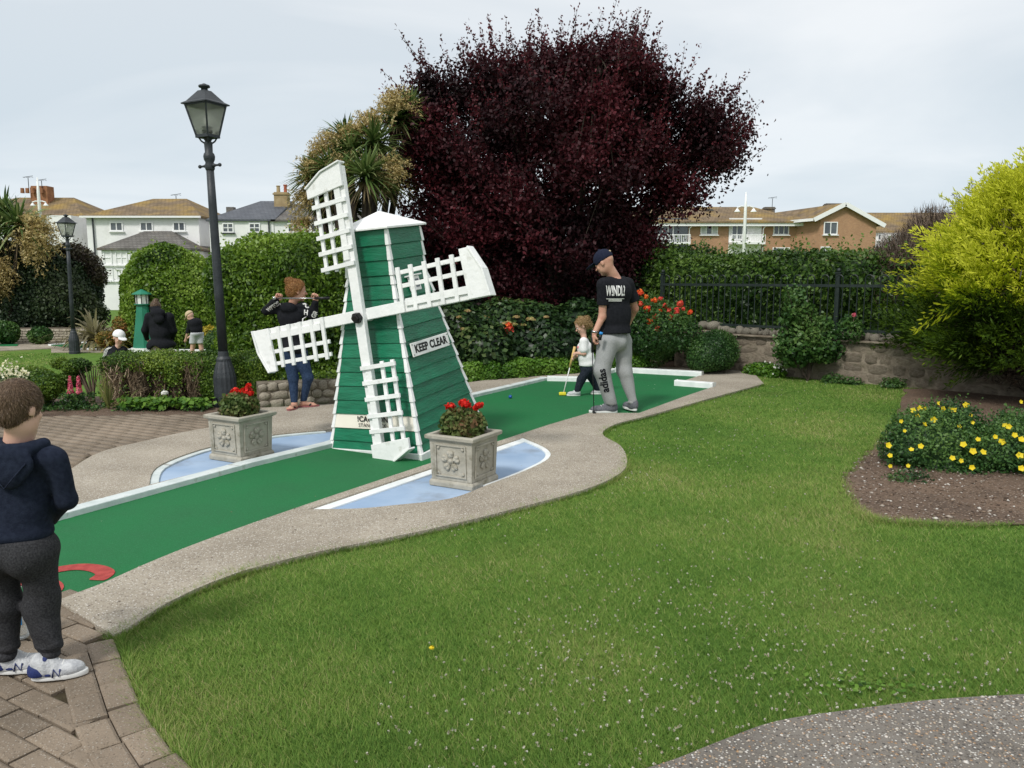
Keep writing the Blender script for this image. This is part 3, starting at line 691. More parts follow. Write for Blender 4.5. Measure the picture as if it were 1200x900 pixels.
for r_ in range(len(ZR) - 1):
    z0, z1 = ZR[r_], ZR[r_ + 1] - .0015; w0, w1 = mw(z0) / 2, mw(z1) / 2
    for k in range(4):
        mb = MB(); o0, o1 = .016 + random.uniform(-.002, .002), .004; i_ = .012
        vs = [(-w0 - .0, -w0 - o0, z0), (w0, -w0 - o0, z0), (w0, -w0 + i_, z0), (-w0, -w0 + i_, z0), (-w1, -w1 - o1, z1), (w1, -w1 - o1, z1), (w1, -w1 + i_, z1), (-w1, -w1 + i_, z1)]
        mb.add(vs, [(3, 2, 1, 0), (4, 5, 6, 7), (0, 1, 5, 4), (1, 2, 6, 5), (2, 3, 7, 6), (3, 0, 4, 7)], faceM(k))
        cau = (k == 0 and r_ == 2)
        b = mb.obj('board' if not cau else 'sign_board', M['cream'] if cau else M['green'], mill, bev=.003)
        if cau: b['label'] = 'cream warning board across the front of the windmill'; caution = b
    for (i, j) in ((-1, -1), (1, -1), (1, 1), (-1, 1)):
        mb = MB(); q0 = .021; q1 = .010; n_ = .017; vs = []
        for (z, w, q) in ((z0 - .002, w0, q0), (z1 + .001, w1, q1)):
            a, b_ = w - n_, w + q; vs += [(i * x, j * y, z) for x, y in ((a, a), (b_, a), (b_, b_), (a, b_))]
        fs = [(3, 2, 1, 0), (4, 5, 6, 7), (0, 1, 5, 4), (1, 2, 6, 5), (2, 3, 7, 6), (3, 0, 4, 7)]
        if i * j < 0: fs = [f[::-1] for f in fs]
        mb.add(vs, fs).obj('corner_trim', M['white'], mill, bev=.003)
for k in range(4):
    w = .969 / 2 + .026
    MB().box((0, -w, -.005), (2 * w + (.034 if k % 2 else 0), .022, .075), faceM(k)).obj('base_plank', M['white'], mill, bev=.004)
e_ = .469 / 2 + .045; zt_ = 1.865
MB().add([(-e_, -e_, zt_), (e_, -e_, zt_), (e_, e_, zt_), (-e_, e_, zt_), (-e_, -e_, zt_ + .018), (e_, -e_, zt_ + .018), (e_, e_, zt_ + .018), (-e_, e_, zt_ + .018), (0, 0, zt_ + .155)],
         [(3, 2, 1, 0), (0, 1, 5, 4), (1, 2, 6, 5), (2, 3, 7, 6), (3, 0, 4, 7), (4, 5, 8), (5, 6, 8), (6, 7, 8), (7, 4, 8)]).obj('roof', M['white'], mill, bev=.004)
HUB = Vector((0, -.397, 1.179)); PH = .126; TA = .14
MB().tube([(0, -.22, 1.155), (0, -.41, 1.181)], .05, 12).obj('axle', M['white'], mill, True)
mb = MB(); mb.tube([HUB + Vector((0, -.055, -.008)), HUB + Vector((0, -.098, -.014))], .047, 6); mb.tube([HUB + Vector((0, -.098, -.014)), HUB + Vector((0, -.107, -.015))], [.036, .030], 6); mb.obj('hub_bolt', M['black'], mill, bev=.003)
# one sail in its own frame: arm along +z, lattice on the -x side, front = -y
def sail(k, yoff):
    m_ = MB(); m_.box((0, 0, .62), (.095, .045, 1.25)); arm = m_.obj('sail_arm', M['white'], mill, bev=.004)
    arm.location = HUB + Vector((0, yoff, 0)); arm.rotation_euler = (rotm('X', -TA) @ rotm('Y', -PH + k * math.pi / 2)).to_euler()
    for a in (.435, .566, .70, .835, .965):
        j = random.uniform(-.004, .004)
        MB().box((-.1345, -.034, a + j), (.365, .019, .036)).obj('lattice_bar', M['white'], arm, bev=.002)
    for s_ in (.166, .275):
        MB().box((-s_, -.0145, .755), (.034, .0185, .71)).obj('lattice_slat', M['white'], arm, bev=.002)
    poly = [(.0475, 1.075), (.0475, 1.268), (-.16, 1.225), (-.345, 1.125), (-.345, 1.045)]
    mbp = MB(); mbp.prism([(x, z) for x, z in poly], 0, .024, Matrix(((1, 0, 0, 0), (0, 0, 1, -.050), (0, 1, 0, 0), (0, 0, 0, 1))))
    mbp.obj('end_board', M['white'], arm, bev=.003)
    mbc = MB(); ep = [Vector((.050, 0, 1.268)), Vector((-.16, 0, 1.229)), Vector((-.349, 0, 1.127))]
    for p_, q_ in zip(ep[:-1], ep[1:]): mbc.bar(p_ + Vector((0, -.022, .006)), q_ + Vector((0, -.022, .006)), .085, .014)
    mbc.obj('end_cap_strip', M['white'], arm, bev=.002)
    MB().box((-.028, -.0315, .77), (.060, .014, .60)).obj('cover_plank', M['white'], arm, bev=.002)
sail(0, -.030); sail(1, .018); sail(2, -.0303); sail(3, .0183)
# text helper -----------------------------------------------------------
def text_mesh(s, size, mat, bold=0.0, align='CENTER', spacing=1.0):
    cu = bpy.data.curves.new('text', 'FONT'); cu.body = s; cu.size = size; cu.align_x = align; cu.align_y = 'CENTER'; cu.offset = bold; cu.space_character = spacing; cu.extrude = .0015 * min(1, size * 10); cu.resolution_u = 4
    o = bpy.data.objects.new('text', cu); COL.objects.link(o); dg = bpy.context.evaluated_depsgraph_get(); me = bpy.data.meshes.new_from_object(o.evaluated_get(dg))
    bpy.data.objects.remove(o); bpy.data.curves.remove(cu); me.materials.clear(); me.materials.append(mat); return me
def put_text(name, s, size, mat, parent, mtx, bold=0.0, sx=1.0, **k):
    me = text_mesh(s, size, mat, bold, **k); me.transform(mtx @ Matrix.Diagonal((sx, 1, 1, 1))); return link(name, me, mat, parent)
tilt = math.atan((.969 - .469) / 2 / 1.486)
# front face frame: text x -> +x, text y -> up the slope, normal -> -y
def front_frame(x, z, out): return Matrix.Translation((x, -mw(z) / 2 - out, z)) @ Matrix.Rotation(math.pi / 2 - tilt, 4, 'X')
def right_frame(y, z, out): return Matrix.Translation((mw(z) / 2 + out, y, z)) @ Matrix.Rotation(math.pi / 2, 4, 'Z') @ Matrix.Rotation(math.pi / 2 - tilt, 4, 'X')
sm_ = Matrix.Rotation(-.07, 4, 'X')
put_text('lettering', '!CAUTION', .066, M['black'], caution, front_frame(-.005, .292, .0165), .0012, spacing=1.08)
put_text('lettering', 'STAND BACK', .046, M['black'], caution, front_frame(-.005, .242, .0215), 0, spacing=1.1)
mb = MB(); mb.box((0, 0, 0), (.555, .118, .012), right_frame(-.005, .855, .031)); sgn = mb.obj('sign_plate', M['signwhite'], mill, bev=.004)
sgn['label'] = 'white keep clear sign on the right face of the windmill'
put_text('lettering', 'KEEP CLEAR', .092, M['black'], sgn, right_frame(-.005, .855, .0375), .0038, sx=.92, spacing=1.05)
mbs = MB()
for sx_ in (-.262, .262):
    for sy_ in (-.043, .043): mbs.tube([(sx_, sy_, .005), (sx_, sy_, .009)], .005, 6, right_frame(-.005, .855, .031))
mbs.obj('screw', M['black'], sgn)
mb = MB(); bm_ = right_frame(-.03, 1.385, .03); mb.box((0, 0, .02), (.10, .12, .05), bm_); mb.box((0, .068, .025), (.14, .012, .085), bm_); vb = mb.obj('vent_box', M['white'], mill, bev=.003)
MB().box((.005, 0, .046), (.05, .07, .004), bm_).obj('vent_opening', M['pane'], vb)

# red numeral painted on the carpet
ul3, rl3 = Vector((u_l.x, u_l.y, 0)).normalized(), Vector((u_l.y, -u_l.x, 0)).normalized(); g6 = Vector(G(123, 688)); c6 = Vector((g6.x, g6.y, 0)) - rl3 * .26 - ul3 * .17
st6 = crom([(.29, .30), (.21, .43), (.03, .46), (-.15, .39), (-.25, .2), (-.28, -.05), (-.24, -.27), (-.10, -.42), (.08, -.43), (.23, -.33), (.27, -.16), (.20, -.01), (.04, .06), (-.12, .02), (-.23, -.10)], 4)
vs = []; fs = []; h6 = .60
for i, (a, b) in enumerate(st6):
    p0, p1 = st6[max(i - 1, 0)], st6[min(i + 1, len(st6) - 1)]; t_ = Vector((p1[0] - p0[0], p1[1] - p0[1])).normalized(); w6 = .075 if i else .06
    for s_ in (-1, 1): a2, b2 = (a - t_.y * w6 * s_) * h6, (b + t_.x * w6 * s_) * h6; v = c6 + rl3 * a2 + ul3 * b2; vs.append((v.x, v.y, .0155 + .0012 * (i / len(st6))))
fs = [(2 * i, 2 * i + 2, 2 * i + 3, 2 * i + 1) for i in range(len(st6) - 1)]
tag(MB().add(vs, fs).obj('painted_numeral', M['redpaint'], None), 'red number six painted on the green carpet beside the boy in the navy hoodie', 'marking')

# ================================================================== PLANTERS
def planter(x, y, yaw, label):
    t_ = thing('stone_planter', label, 'planter', (x, y, .010), yaw, 'square cast stone planters beside the windmill')
    hb, ht, H = .168, .186, .30
    mb = MB(); prof = [(.182, 0), (.182, .035), (.170, .05)]
    def ring(mb, pr):
        n_ = len(pr); vs = []; fs = []
        for w, z in pr: vs += [(-w, -w, z), (w, -w, z), (w, w, z), (-w, w, z)]
        for l in range(n_ - 1):
            for i in range(4): fs.append((i + 4 * l, (i + 1) % 4 + 4 * l, (i + 1) % 4 + 4 * l + 4, i + 4 * l + 4))
        mb.add(vs, fs); return mb
    mb = ring(MB(), [(.10, 0), (.183, 0), (.185, .034), (.174, .050)]); mb.obj('plinth', M['planter'], t_, bev=.006)
    mb = ring(MB(), [(.168, .044), (.170, .052), (.180, .335)]); mb.obj('body', M['planter'], t_, bev=.004)
    mb = ring(MB(), [(.182, .335), (.190, .342), (.205, .348), (.207, .372), (.200, .378), (.168, .378), (.160, .36), (.158, .33)]); mb.obj('rim', M['planter'], t_, bev=.004)
    MB().box((0, 0, .335), (.33, .33, .02)).obj('soil', M['soil'], t_)
    sl = math.atan((.180 - .170) / .283)
    for k in range(4):
        Fm = faceM(k) @ Matrix.Translation((0, -.1765, .195)) @ Matrix.Rotation(math.pi / 2 + sl, 4, 'X')
        mb = MB()
        for (cx_, cy_, a, b_) in ((0, .112, .25, .012), (0, -.112, .25, .012), (-.125, 0, .012, .236), (.125, 0, .012, .236)): mb.box((cx_, cy_, .0035), (a, b_, .009), Fm)
        mb.obj('panel_frame', M['planter'], t_, bev=.002)
        mb = MB(); mb.ball((0, 0, .003), (.020, .020, .014), 10, 6, Fm)
        mb.lathe([(.024, 0), (.026, .006), (.023, .009), (.021, .006)], 16, M=Fm)
        ro = mb.obj('rosette', M['planter'], t_, True)
        for q in range(5):
            a = math.pi / 2 + q * 2 * math.pi / 5; Mq = Fm @ Matrix.Rotation(a, 4, 'Z')
            mb = MB(); mb.ball((.048, 0, .002), (.027, .027, .011), 10, 6, Mq)
            for s_ in (-1, 1): mb.ball((.058, s_ * .013, .005), (.019, .015, .010), 8, 5, Mq)
            mb.ball((.040, 0, .010), (.016, .006, .006), 6, 4, Mq)
            mb.obj('petal', M['planter'], ro, True)
        mb = MB()
        for sx_ in (-1, 1):
            for sy_ in (-1, 1): mb = MB(); mb.ball((sx_ * .103, sy_ * .09, .002), (.013, .012, .008), 7, 4, Fm); mb.ball((sx_ * .096, sy_ * .098, .002), (.010, .008, .006), 6, 4, Fm); mb.obj('corner_leaf', M['planter'], t_, True)
    return t_
pr_xy = (-.350, 5.700); pl_xy = (-2.255, 6.53)
planter(pr_xy[0], pr_xy[1], R(-29), 'square stone planter with rosette panels on the blue patch right of the windmill')
planter(pl_xy[0], pl_xy[1], R(-29), 'square stone planter with rosette panels in front of the tall lamp post')
def geranium(x, y, z, heads, label, seed, s=1.0, spill=0):
    t_ = thing('geranium', label, 'plant', (x, y, z), 0, 'red geraniums in stone planters')
    fn = lambda p: ev([('e', (x, y, z + .045), (.145 * s, .135 * s, .085)), ('e', (x + .06, y - .04, z + .09), (.07, .07, .05)), ('e', (x - .05, y, z + .08), (.07, .07, .06))], p, .04)
    shrub(t_, fn, (x - .3, y - .3, z - .08), (x + .3, y + .3, z + .28), .016, 1500, .034, L_['geran'], .014, 30, seed, .95, (-.02, .03), .9, core=True)
    st = MB()
    for (dx_, dz_, r_) in heads:
        hp = Vector((x + dx_ * .86, y - dx_ * .3, z + dz_)); st.tube([(x + dx_ * .4, y, z + .05), tuple(hp)], .003, 4)
        n_ = 70; d_ = unit(RNG.normal(size=(n_, 3))); pp = np.array(hp) + d_ * r_ * RNG.uniform(.5, 1.0, (n_, 1)) * np.array([1, 1, .72])
        leafobj('flower_head', [leaves(pp, d_, .028, .95, .5)], L_['red'], t_)
    st.obj('flower_stem', M['twig'], t_, world=True)
geranium(pr_xy[0], pr_xy[1], .385, [(-.115, .185, .038), (.0, .215, .042), (.03, .20, .032), (.135, .205, .030), (.105, .185, .018), (-.08, .150, .014), (.02, .045, .03)], 'bushy red geranium in the stone planter right of the windmill', 3)
geranium(pl_xy[0], pl_xy[1], .385, [(-.04, .175, .046), (.08, .195, .045), (.10, .235, .020), (.12, .17, .03), (-.13, .13, .014)], 'bushy red geranium in the stone planter beside the lamp post', 4, .95)

# ================================================================== LAMP POSTS
def lamppost(x, y, z0, label, lean, yaw, hi=True):
    t_ = thing('lamp_post', label, 'lamp post', (x, y, z0), 0, 'dark victorian style lamp posts', rot=(0, lean, 0))
    Zr = Matrix.Rotation(yaw, 4, 'Z'); fl = 32
    vs = []; fs = []; prof = [(.138, 0), (.138, .06), (.130, .07), (.128, .36), (.118, .42), (.095, .50), (.082, .54), (.080, .57), (.062, .60), (.056, .66)]
    for (r_, z) in prof:
        for k in range(fl):
            rr = r_ * (1 - (.045 if (k % 2 and .06 < z < .55) else 0)); a = 2 * math.pi * k / fl; vs.append((rr * math.cos(a), rr * math.sin(a), z))
    for i in range(len(prof) - 1):
        for k in range(fl): a = i * fl + k; b = i * fl + (k + 1) % fl; fs.append((a, b, b + fl, a + fl))
    MB().add(vs, fs).obj('pedestal', M['iron'], t_, False)
    MB().lathe([(.053, .64), (.050, 1.4), (.045, 2.3), (.041, 2.70)], 18).obj('column', M['iron'], t_, True)
    MB().lathe([(.041, 2.68), (.052, 2.70), (.052, 2.74), (.044, 2.77), (.058, 2.80), (.063, 2.835), (.055, 2.865), (.042, 2.88), (.045, 2.97), (.05, 2.985), (.03, 3.0)], 18).obj('collar', M['iron'], t_, True)
    mb = MB(); mb.tube([(-.135, 0, 2.735), (.135, 0, 2.735)], [.012, .012], 8, Zr)
    for s_ in (-1, 1): mb.ball((s_ * .145, 0, 2.735), .021, 10, 7, Zr); mb.tube([(s_ * .05, 0, 2.735), (s_ * .09, 0, 2.735)], [.026, .013], 8, Zr)
    mb.obj('ladder_rest', M['iron'], t_, True)
    zb, zt2 = 3.045, 3.385; b_, tt = .082, .150
    mb = MB()
    for i, j in ((-1, -1), (1, -1), (1, 1), (-1, 1)): mb.tube([(i * .02, j * .02, 2.97), (i * .05, j * .05, 3.00), (i * .07, j * .07, zb)], .010, 6, Zr)
    mb.box((0, 0, zb), (.185, .185, .022), Zr); mb.lathe([(.03, zb - .05), (.055, zb - .01)], 10)
    mb.obj('cradle', M['iron'], t_, bev=.002)
    mb = MB(); cs = [(-1, -1), (1, -1), (1, 1), (-1, 1)]
    for k, (i, j) in enumerate(cs):
        mb.bar((i * b_, j * b_, zb), (i * tt, j * tt, zt2), .019, .019, M=Zr)
        i2, j2 = cs[(k + 1) % 4]; mb.bar((i * tt, j * tt, zt2), (i2 * tt, j2 * tt, zt2), .022, .022, M=Zr); mb.bar((i * b_, j * b_, zb + .012), (i2 * b_, j2 * b_, zb + .012), .02, .02, M=Zr)
    mb.obj('lantern_frame', M['iron'], t_)
    for k, (i, j) in enumerate(cs):
        i2, j2 = cs[(k + 1) % 4]; q = .97
        MB().add([(i * b_ * q, j * b_ * q, zb + .01), (i2 * b_ * q, j2 * b_ * q, zb + .01), (i2 * tt * q, j2 * tt * q, zt2), (i * tt * q, j * tt * q, zt2)], [(0, 1, 2, 3)], Zr).obj('glass_pane', M['lampglass'], t_)
    mb = MB(); mb.lathe([(.045, zb + .02), (.055, zb + .05), (.055, zb + .075), (.03, zb + .08)], 12); mb.lathe([(.052, zb + .095), (.052, zb + .11)], 12)
    mb.tube([(0, 0, zb), (0, 0, zb + .1)], .012, 8); mb.obj('lamp_holder', M['iron'], t_, True)
    mb = MB(); mb.ball((0, 0, zb + .17), (.035, .035, .065), 12, 8); mb.obj('bulb', M['signwhite'], t_, True)
    mb = MB(); ov = tt + .030; q = math.sqrt(2)
    mb.lathe([(ov * q, zt2 + .004), (ov * q, zt2 + .016), ((tt - .01) * q, zt2 + .04), (.05 * q, zt2 + .155), (.035 * q, zt2 + .16)], 4, M=Zr, rot=math.pi / 4); mb.obj('lantern_roof', M['iron'], t_)
    MB().lathe([(.036, zt2 + .155), (.036, zt2 + .185), (.058, zt2 + .19), (.064, zt2 + .20), (.058, zt2 + .213), (.03, zt2 + .222), (.012, zt2 + .232)], 12).obj('finial', M['iron'], t_, True)
lb = P(266, 478, 9.15)
lamppost(lb.x, 9.15, 0, 'tall dark lamp post leaning left at the end of the clipped low hedge', R(-1.3), R(-24))
lamppost(-11.55, 21.0, -.5, 'smaller looking distant lamp post on the far lawn at the left', R(.4), R(-24))

# ================================================================== STONE WALLS
def stone_mesh(seed, sq=3.0, n=9, m=6):
    r = random.Random(seed); mb = MB(); mb.ball((0, 0, 0), 1, n, m); ph = [r.uniform(0, 6) for _ in range(6)]
    out = []
    for v in mb.v:
        v = Vector(v); l = (abs(v.x) ** sq + abs(v.y) ** sq + abs(v.z) ** sq) ** (1 / sq); v = v / max(l, 1e-6)
        k = 1 + .07 * math.sin(3 * v.x + ph[0]) + .07 * math.sin(3.5 * v.z + ph[1]) + .05 * math.sin(5 * v.y + ph[2] + v.x * 4); out.append(v * k * .5)
    mb.v = [tuple(v) for v in out]; return mb
STN = []
for i in range(10):
    me = stone_mesh(i, 4.5 if i < 6 else 2.6).mesh('stone'); me.polygons.foreach_set('use_smooth', [True] * len(me.polygons)); STN.append(me)
def stone_inst(name, parent, loc, sc, rz, mat, kinds=(0, 6), tilt_=.08, inv=None):
    me = STN[random.randrange(*kinds)]; key = (me.name, mat.name)
    if key not in SCACHE: m2 = me.copy(); m2.name = name; m2.materials.clear(); m2.materials.append(mat); SCACHE[key] = m2
    o = bpy.data.objects.new(name, SCACHE[key]); COL.objects.link(o); o.parent = parent; o.location = loc; o.scale = sc
    o.rotation_euler = (random.uniform(-tilt_, tilt_), random.uniform(-tilt_, tilt_), rz); return o
SCACHE = {}
def stone_wall(a, b, h, th, label, sw, sh, mats, bodymat, cope=None, zb=0, name='stone_wall', proud=.02, coperow=False, maxpx=True):
    a = Vector(a); b = Vector(b); L = (b - a).length; ang = math.atan2(b.y - a.y, b.x - a.x)
    t_ = thing(name, label, 'wall', (a.x, a.y, zb), ang)
    MB().box((L / 2, th / 2, h / 2 - .05), (L, th, h + .1)).obj('wall_core', bodymat, t_)
    z = 0.0; rows = max(1, round(h / sh)); hh = h / rows
    for r_ in range(rows):
        x = random.uniform(-.5, 0) * sw
        while x < L:
            w = sw * random.uniform(.6, 1.45); x0 = max(x, 0); x1 = min(x + w, L)
            if x1 - x0 > .04:
                stone_inst('stone', t_, ((x0 + x1) / 2, proud, z + hh / 2 + random.uniform(-.008, .008)), ((x1 - x0) * 1.0, .075 + random.uniform(0, .02), hh * random.uniform(.85, 1.2)), 0, mats, (0, 10), .10)
            x += w
        z += hh
    return t_, L
# right hand wall in two visible runs
W_A = (2.75, 13.45); W_B = (5.25, 11.0); W_C = (8.6, 7.75)
wall_r, LR_ = stone_wall(W_A, W_B, .58, .36, 'rendered stone boundary wall with flint coping under the hooped railings', .32, .145, M['rubble'], M['rubble'], proud=.030)
def coping(t_, L, h, name='coping_stone'):
    MB().box((L / 2, .15, h + .016), (L, .42, .028)).obj('brick_ledge', M['rubble'], t_, bev=.006)
    x = 0
    while x < L:
        w = random.uniform(.07, .15); stone_inst(name, t_, (x + w / 2, .06 + random.uniform(-.02, .04), h + .03 + w * .35), (w, w * 1.3, w * random.uniform(.8, 1.15)), random.uniform(0, 3), M['coping'], (6, 10), .4)
        if random.random() < .6: stone_inst(name, t_, (x + w / 2, .2, h + .03 + w * .35), (w, w * 1.3, w * random.uniform(.8, 1.1)), random.uniform(0, 3), M['coping'], (6, 10), .4)
        x += w
coping(wall_r, LR_, .58)
wall_r2, LR2 = stone_wall(W_B, W_C, .56, .36, 'shaded stone wall running behind the golden conifer', .32, .145, M['rubble'], M['rubble'], proud=.030)
MB().box((LR2 / 2, .15, .576), (LR2, .42, .03)).obj('brick_ledge', M['rubble'], wall_r2, bev=.006)
pc = P(831, 400, 13.1)
pier = thing('stone_pier', 'short stone pier with rounded cap beside the orange rose bush', 'pier', (pc.x, pc.y + .05, 0), R(-44))
MB().box((0, 0, .32), (.42, .42, .66)).obj('pier_body', M['rubble'], pier, bev=.02)
for dx_, w in ((-.08, .24), (.10, .26)): stone_inst('cap_stone', pier, (dx_, 0, .70), (w, .40, .17), .2, M['coping'], (6, 10), .1)
# pale low wall behind the woman
wall_l, _l = stone_wall(Gs([(303, 479)])[0], Gs([(500, 468)])[0], .29, .25, 'low pale rubble wall at the foot of the tall hedge behind the woman', .15, .095, M['stone'], M['mortar'])
wall_s, _l = stone_wall((-4.3, 9.32), (-3.25, 9.30), .07, .12, 'low line of half buried stones under the clipped hedge', .22, .07, M['stone'], M['soil'])
# distant retaining wall: stones under 10 px, joined
a_, b_ = P(-60, 400, 24.5), P(132, 400, 24.5)
far_w = thing('retaining_wall', 'long low retaining wall of thin stones under the dark shrubs at the far left', 'wall', (a_.x, a_.y, -.55))
Lw = b_.x - a_.x; MB().box((Lw / 2, .2, .25), (Lw, .4, .5)).obj('wall_core', M['mortar'], far_w)
mb = MB(); rs = random.Random(3)
for r_ in range(6):
    x = 0
    while x < Lw: w = rs.uniform(.12, .4); mb.box((x + w / 2, -.005, .04 + r_ * .08), (w - .012, .05 + rs.uniform(0, .03), .066)); x += w
o_ = mb.obj('stone', M['stone'], far_w, bev=.01); o_['kind'] = 'stuff'

# ================================================================== RAILINGS
fa = Vector((2.55, 13.78)); fb = Vector((5.50, 10.9)); Lf = (fb - fa).length; fang = math.atan2(fb.y - fa.y, fb.x - fa.x)
fence = thing('hooped_railing', 'dark green hoop topped railings standing behind the stone wall in front of the hedge', 'railings', (fa.x, fa.y, 0), fang)
zb_, zr_, zt3 = .74, 1.38, 1.535
def fpart(name, mb): return mb.obj(name, M['fenceiron'], fence)
MB().box((Lf / 2, 0, zb_), (Lf, .012, .04)).obj('lower_rail', M['fenceiron'], fence); MB().box((Lf / 2, 0, zr_), (Lf, .012, .04)).obj('upper_rail', M['fenceiron'], fence)
hm = MB(); sp_ = .105; arc = [(-sp_ / 2 * math.cos(t), 0, zt3 - sp_ / 2 + sp_ / 2 * math.sin(t)) for t in np.linspace(0, math.pi, 8)]
hm.tube([(-sp_ / 2, 0, .62)] + arc + [(sp_ / 2, 0, .62)], .0085, 6); hme = hm.mesh('hoop_bar'); hme.materials.append(M['fenceiron'])
x = .12
while x < Lf - .06:
    o = bpy.data.objects.new('hoop_bar', hme); COL.objects.link(o); o.parent = fence; o.location = (x, 0, 0); x += sp_ * 2
for xp in (.02, Lf * .735): 
    mb = MB(); mb.box((0, 0, 1.05), (.06, .06, 1.02)); mb.box((0, 0, 1.565), (.085, .085, .02)); mb.ball((0, 0, 1.60), .035, 8, 6); o = mb.obj('post', M['fenceiron'], fence); o.location = (xp, 0.03, 0)

# ================================================================== SHRUBS AND HEDGES
def rz_(a): c, s = math.cos(a), math.sin(a); return ((c, -s, 0), (s, c, 0), (0, 0, 1))
def shr(name, label, cat, loc, fn, lo, hi, vox, n, size, mat, **k):
    g = k.pop('group', None); t_ = thing(name, label, cat, loc, 0, g); shrub(t_, fn, lo, hi, vox, n, size, mat, **k); return t_
# tall hedge behind the woman
hedge_fn = lambda p: ev([('b', (-3.52, 11.4, .85), (.60, .5, 1.02), .3, rz_(R(-28))), ('b', (-2.95, 11.05, .95), (.75, .55, 1.03), .3, rz_(R(-12))), ('b', (-2.15, 10.95, .95), (.62, .55, 1.08), .3), ('e', (-2.55, 10.8, 1.55), (.7, .5, .5)), ('e', (-3.55, 11.0, 1.3), (.55, .4, .65))], p, .12)
shr('tall_hedge', 'tall dense green clipped hedge behind the woman and the windmill', 'hedge', (-2.7, 11, 0), hedge_fn, (-5.3, 9.9, -.2), (.2, 12.6, 2.45), .07, 52000, .062, L_['hedge'], lump=.07, lf_=5, seed=2, aspect=.55, off=(-.07, .08), shoots=260)
rs_c = P(202, 350, 22.5)
rfn = lambda p: ev([('e', (rs_c.x - .2, 22.6, .75), (1.18, 1.1, 1.62)), ('e', (rs_c.x + .45, 22.8, .6), (1.05, 1.0, 1.45)), ('e', (rs_c.x, 22.6, 0), (1.25, 1.0, 1.0))], p, .3)
shr('round_shrub', 'large rounded bright green shrub behind the green toy lighthouse', 'shrub', (rs_c.x, 22.6, -.5), rfn, (rs_c.x - 1.9, 21, -.6), (rs_c.x + 1.9, 24.3, 2.7), .12, 26000, .10, L_['hedge'], lump=.08, lf_=4, seed=5, off=(-.08, .09), shoots=120)
# filler hedge between the round shrub and the tall hedge
f2 = lambda p: ev([('e', (-8.6, 24.5, .5), (1.1, .8, 1.5)), ('e', (-7.6, 24.7, .6), (1.0, .8, 1.3))], p, .3)
shr('leafy_shrub', 'mid green leafy shrub in the distance between the round shrub and the tall hedge', 'shrub', (-8, 24.5, -.5), f2, (-10.4, 23.2, -1.1), (-6.2, 26, 2.7), .13, 12000, .085, L_['hedge'], lump=.10, lf_=4, seed=8, off=(-.08, .09), shoots=80)
# dark shrubs far left
def pxe(px, py, Y, rx, rz, ry=None):
    c = P(px, py, Y); k = Y / F_PX; return ('e', (c.x, Y, c.z), (rx * k, (ry or rx) * k, rz * k))
E1 = [pxe(15, 335, 26, 60, 48, 45), pxe(68, 340, 26, 42, 42, 40), pxe(35, 365, 25.6, 85, 35, 30)]
shr('dark_shrub', 'broad dark evergreen shrub mass above the far retaining wall at the left edge', 'shrub', (-15, 26, -.1), lambda p: ev(E1, p, .4), (-18.6, 24.2, -.3), (-12.5, 28, 3.1), .15, 26000, .11, L_['dark'], lump=.16, lf_=3.2, seed=11, off=(-.12, .12), shoots=150)
E2 = [pxe(90, 308, 26.5, 22, 14, 22), pxe(102, 328, 26.5, 14, 9, 16), pxe(78, 296, 26.5, 20, 9, 18), pxe(92, 348, 26.7, 24, 28, 22)]
shr('dark_bronze_tree', 'small dark bronze leaved tree beside the far lamp post', 'tree', (-14, 26.5, -.1), lambda p: ev(E2, p, .2), (-15.6, 25.4, .2), (-12.6, 27.6, 2.8), .12, 9000, .10, leafmat('bronze_leaf', [(.02, .015, .012), (.04, .025, .018), (.05, .045, .02), (.10, .08, .04)], .2), lump=.14, lf_=4, seed=12, off=(-.12, .12), shoots=90)
E3 = [pxe(4, 388, 23.8, 16, 11), pxe(48, 392, 23.9, 13, 9)]
shr('low_fern', 'low green plants spilling over the far retaining wall', 'plant', (-15, 23.8, -.4), lambda p: ev(E3, p, .1), (-16.5, 23.2, -.6), (-13.2, 24.6, .4), .08, 3500, .10, L_['shrubg'], lump=.06, lf_=6, seed=13)
# back hedge behind the railings
bh = Vector(fb - fa).normalized(); 
def hb_pt(s, o): v = fa + bh * s; n_ = Vector((-bh.y, bh.x)); return (v.x - 0 + n_.x * o, v.y + n_.y * o)
c1 = hb_pt(1.6, .85); c2 = hb_pt(-1.2, 1.0); c3 = hb_pt(3.9, .8)
bhf = lambda p: ev([('b', (c1[0], c1[1], 1.02), (2.0, .55, .80), .2, rz_(fang)), ('b', (c2[0], c2[1], 1.05), (1.4, .55, .93), .2, rz_(fang)), ('b', (c3[0], c3[1], .95), (1.0, .5, .75), .25, rz_(fang))], p, .15)
shr('boundary_hedge', 'long dark green boundary hedge behind the hooped railings', 'hedge', (4.2, 13.2, 0), bhf, (-.2, 9.6, -.1), (7.4, 17.4, 2.6), .10, 40000, .075, L_['ivy'], lump=.07, lf_=5, seed=21, off=(-.08, .09), shoots=900, aspect=.6)
# dark understorey below the plum tree
us = [('e', (-1.5, 15.2, .7), (1.6, 1.0, 1.35)), ('e', (.5, 15.8, .8), (1.7, 1.0, 1.45)), ('e', (2.4, 15.4, .8), (1.4, 1.0, 1.4)), ('e', (-2.8, 15, .8), (1.2, 1, 1.3))]
shr('understorey_shrub', 'dark shaded evergreen thicket under the purple plum tree', 'shrub', (0, 15.5, 0), lambda p: ev(us, p, .3), (-4.6, 13.8, -.2), (4.4, 17.2, 2.8), .13, 26000, .09, L_['dark'], lump=.12, lf_=4, seed=23, off=(-.1, .1), shoots=100)
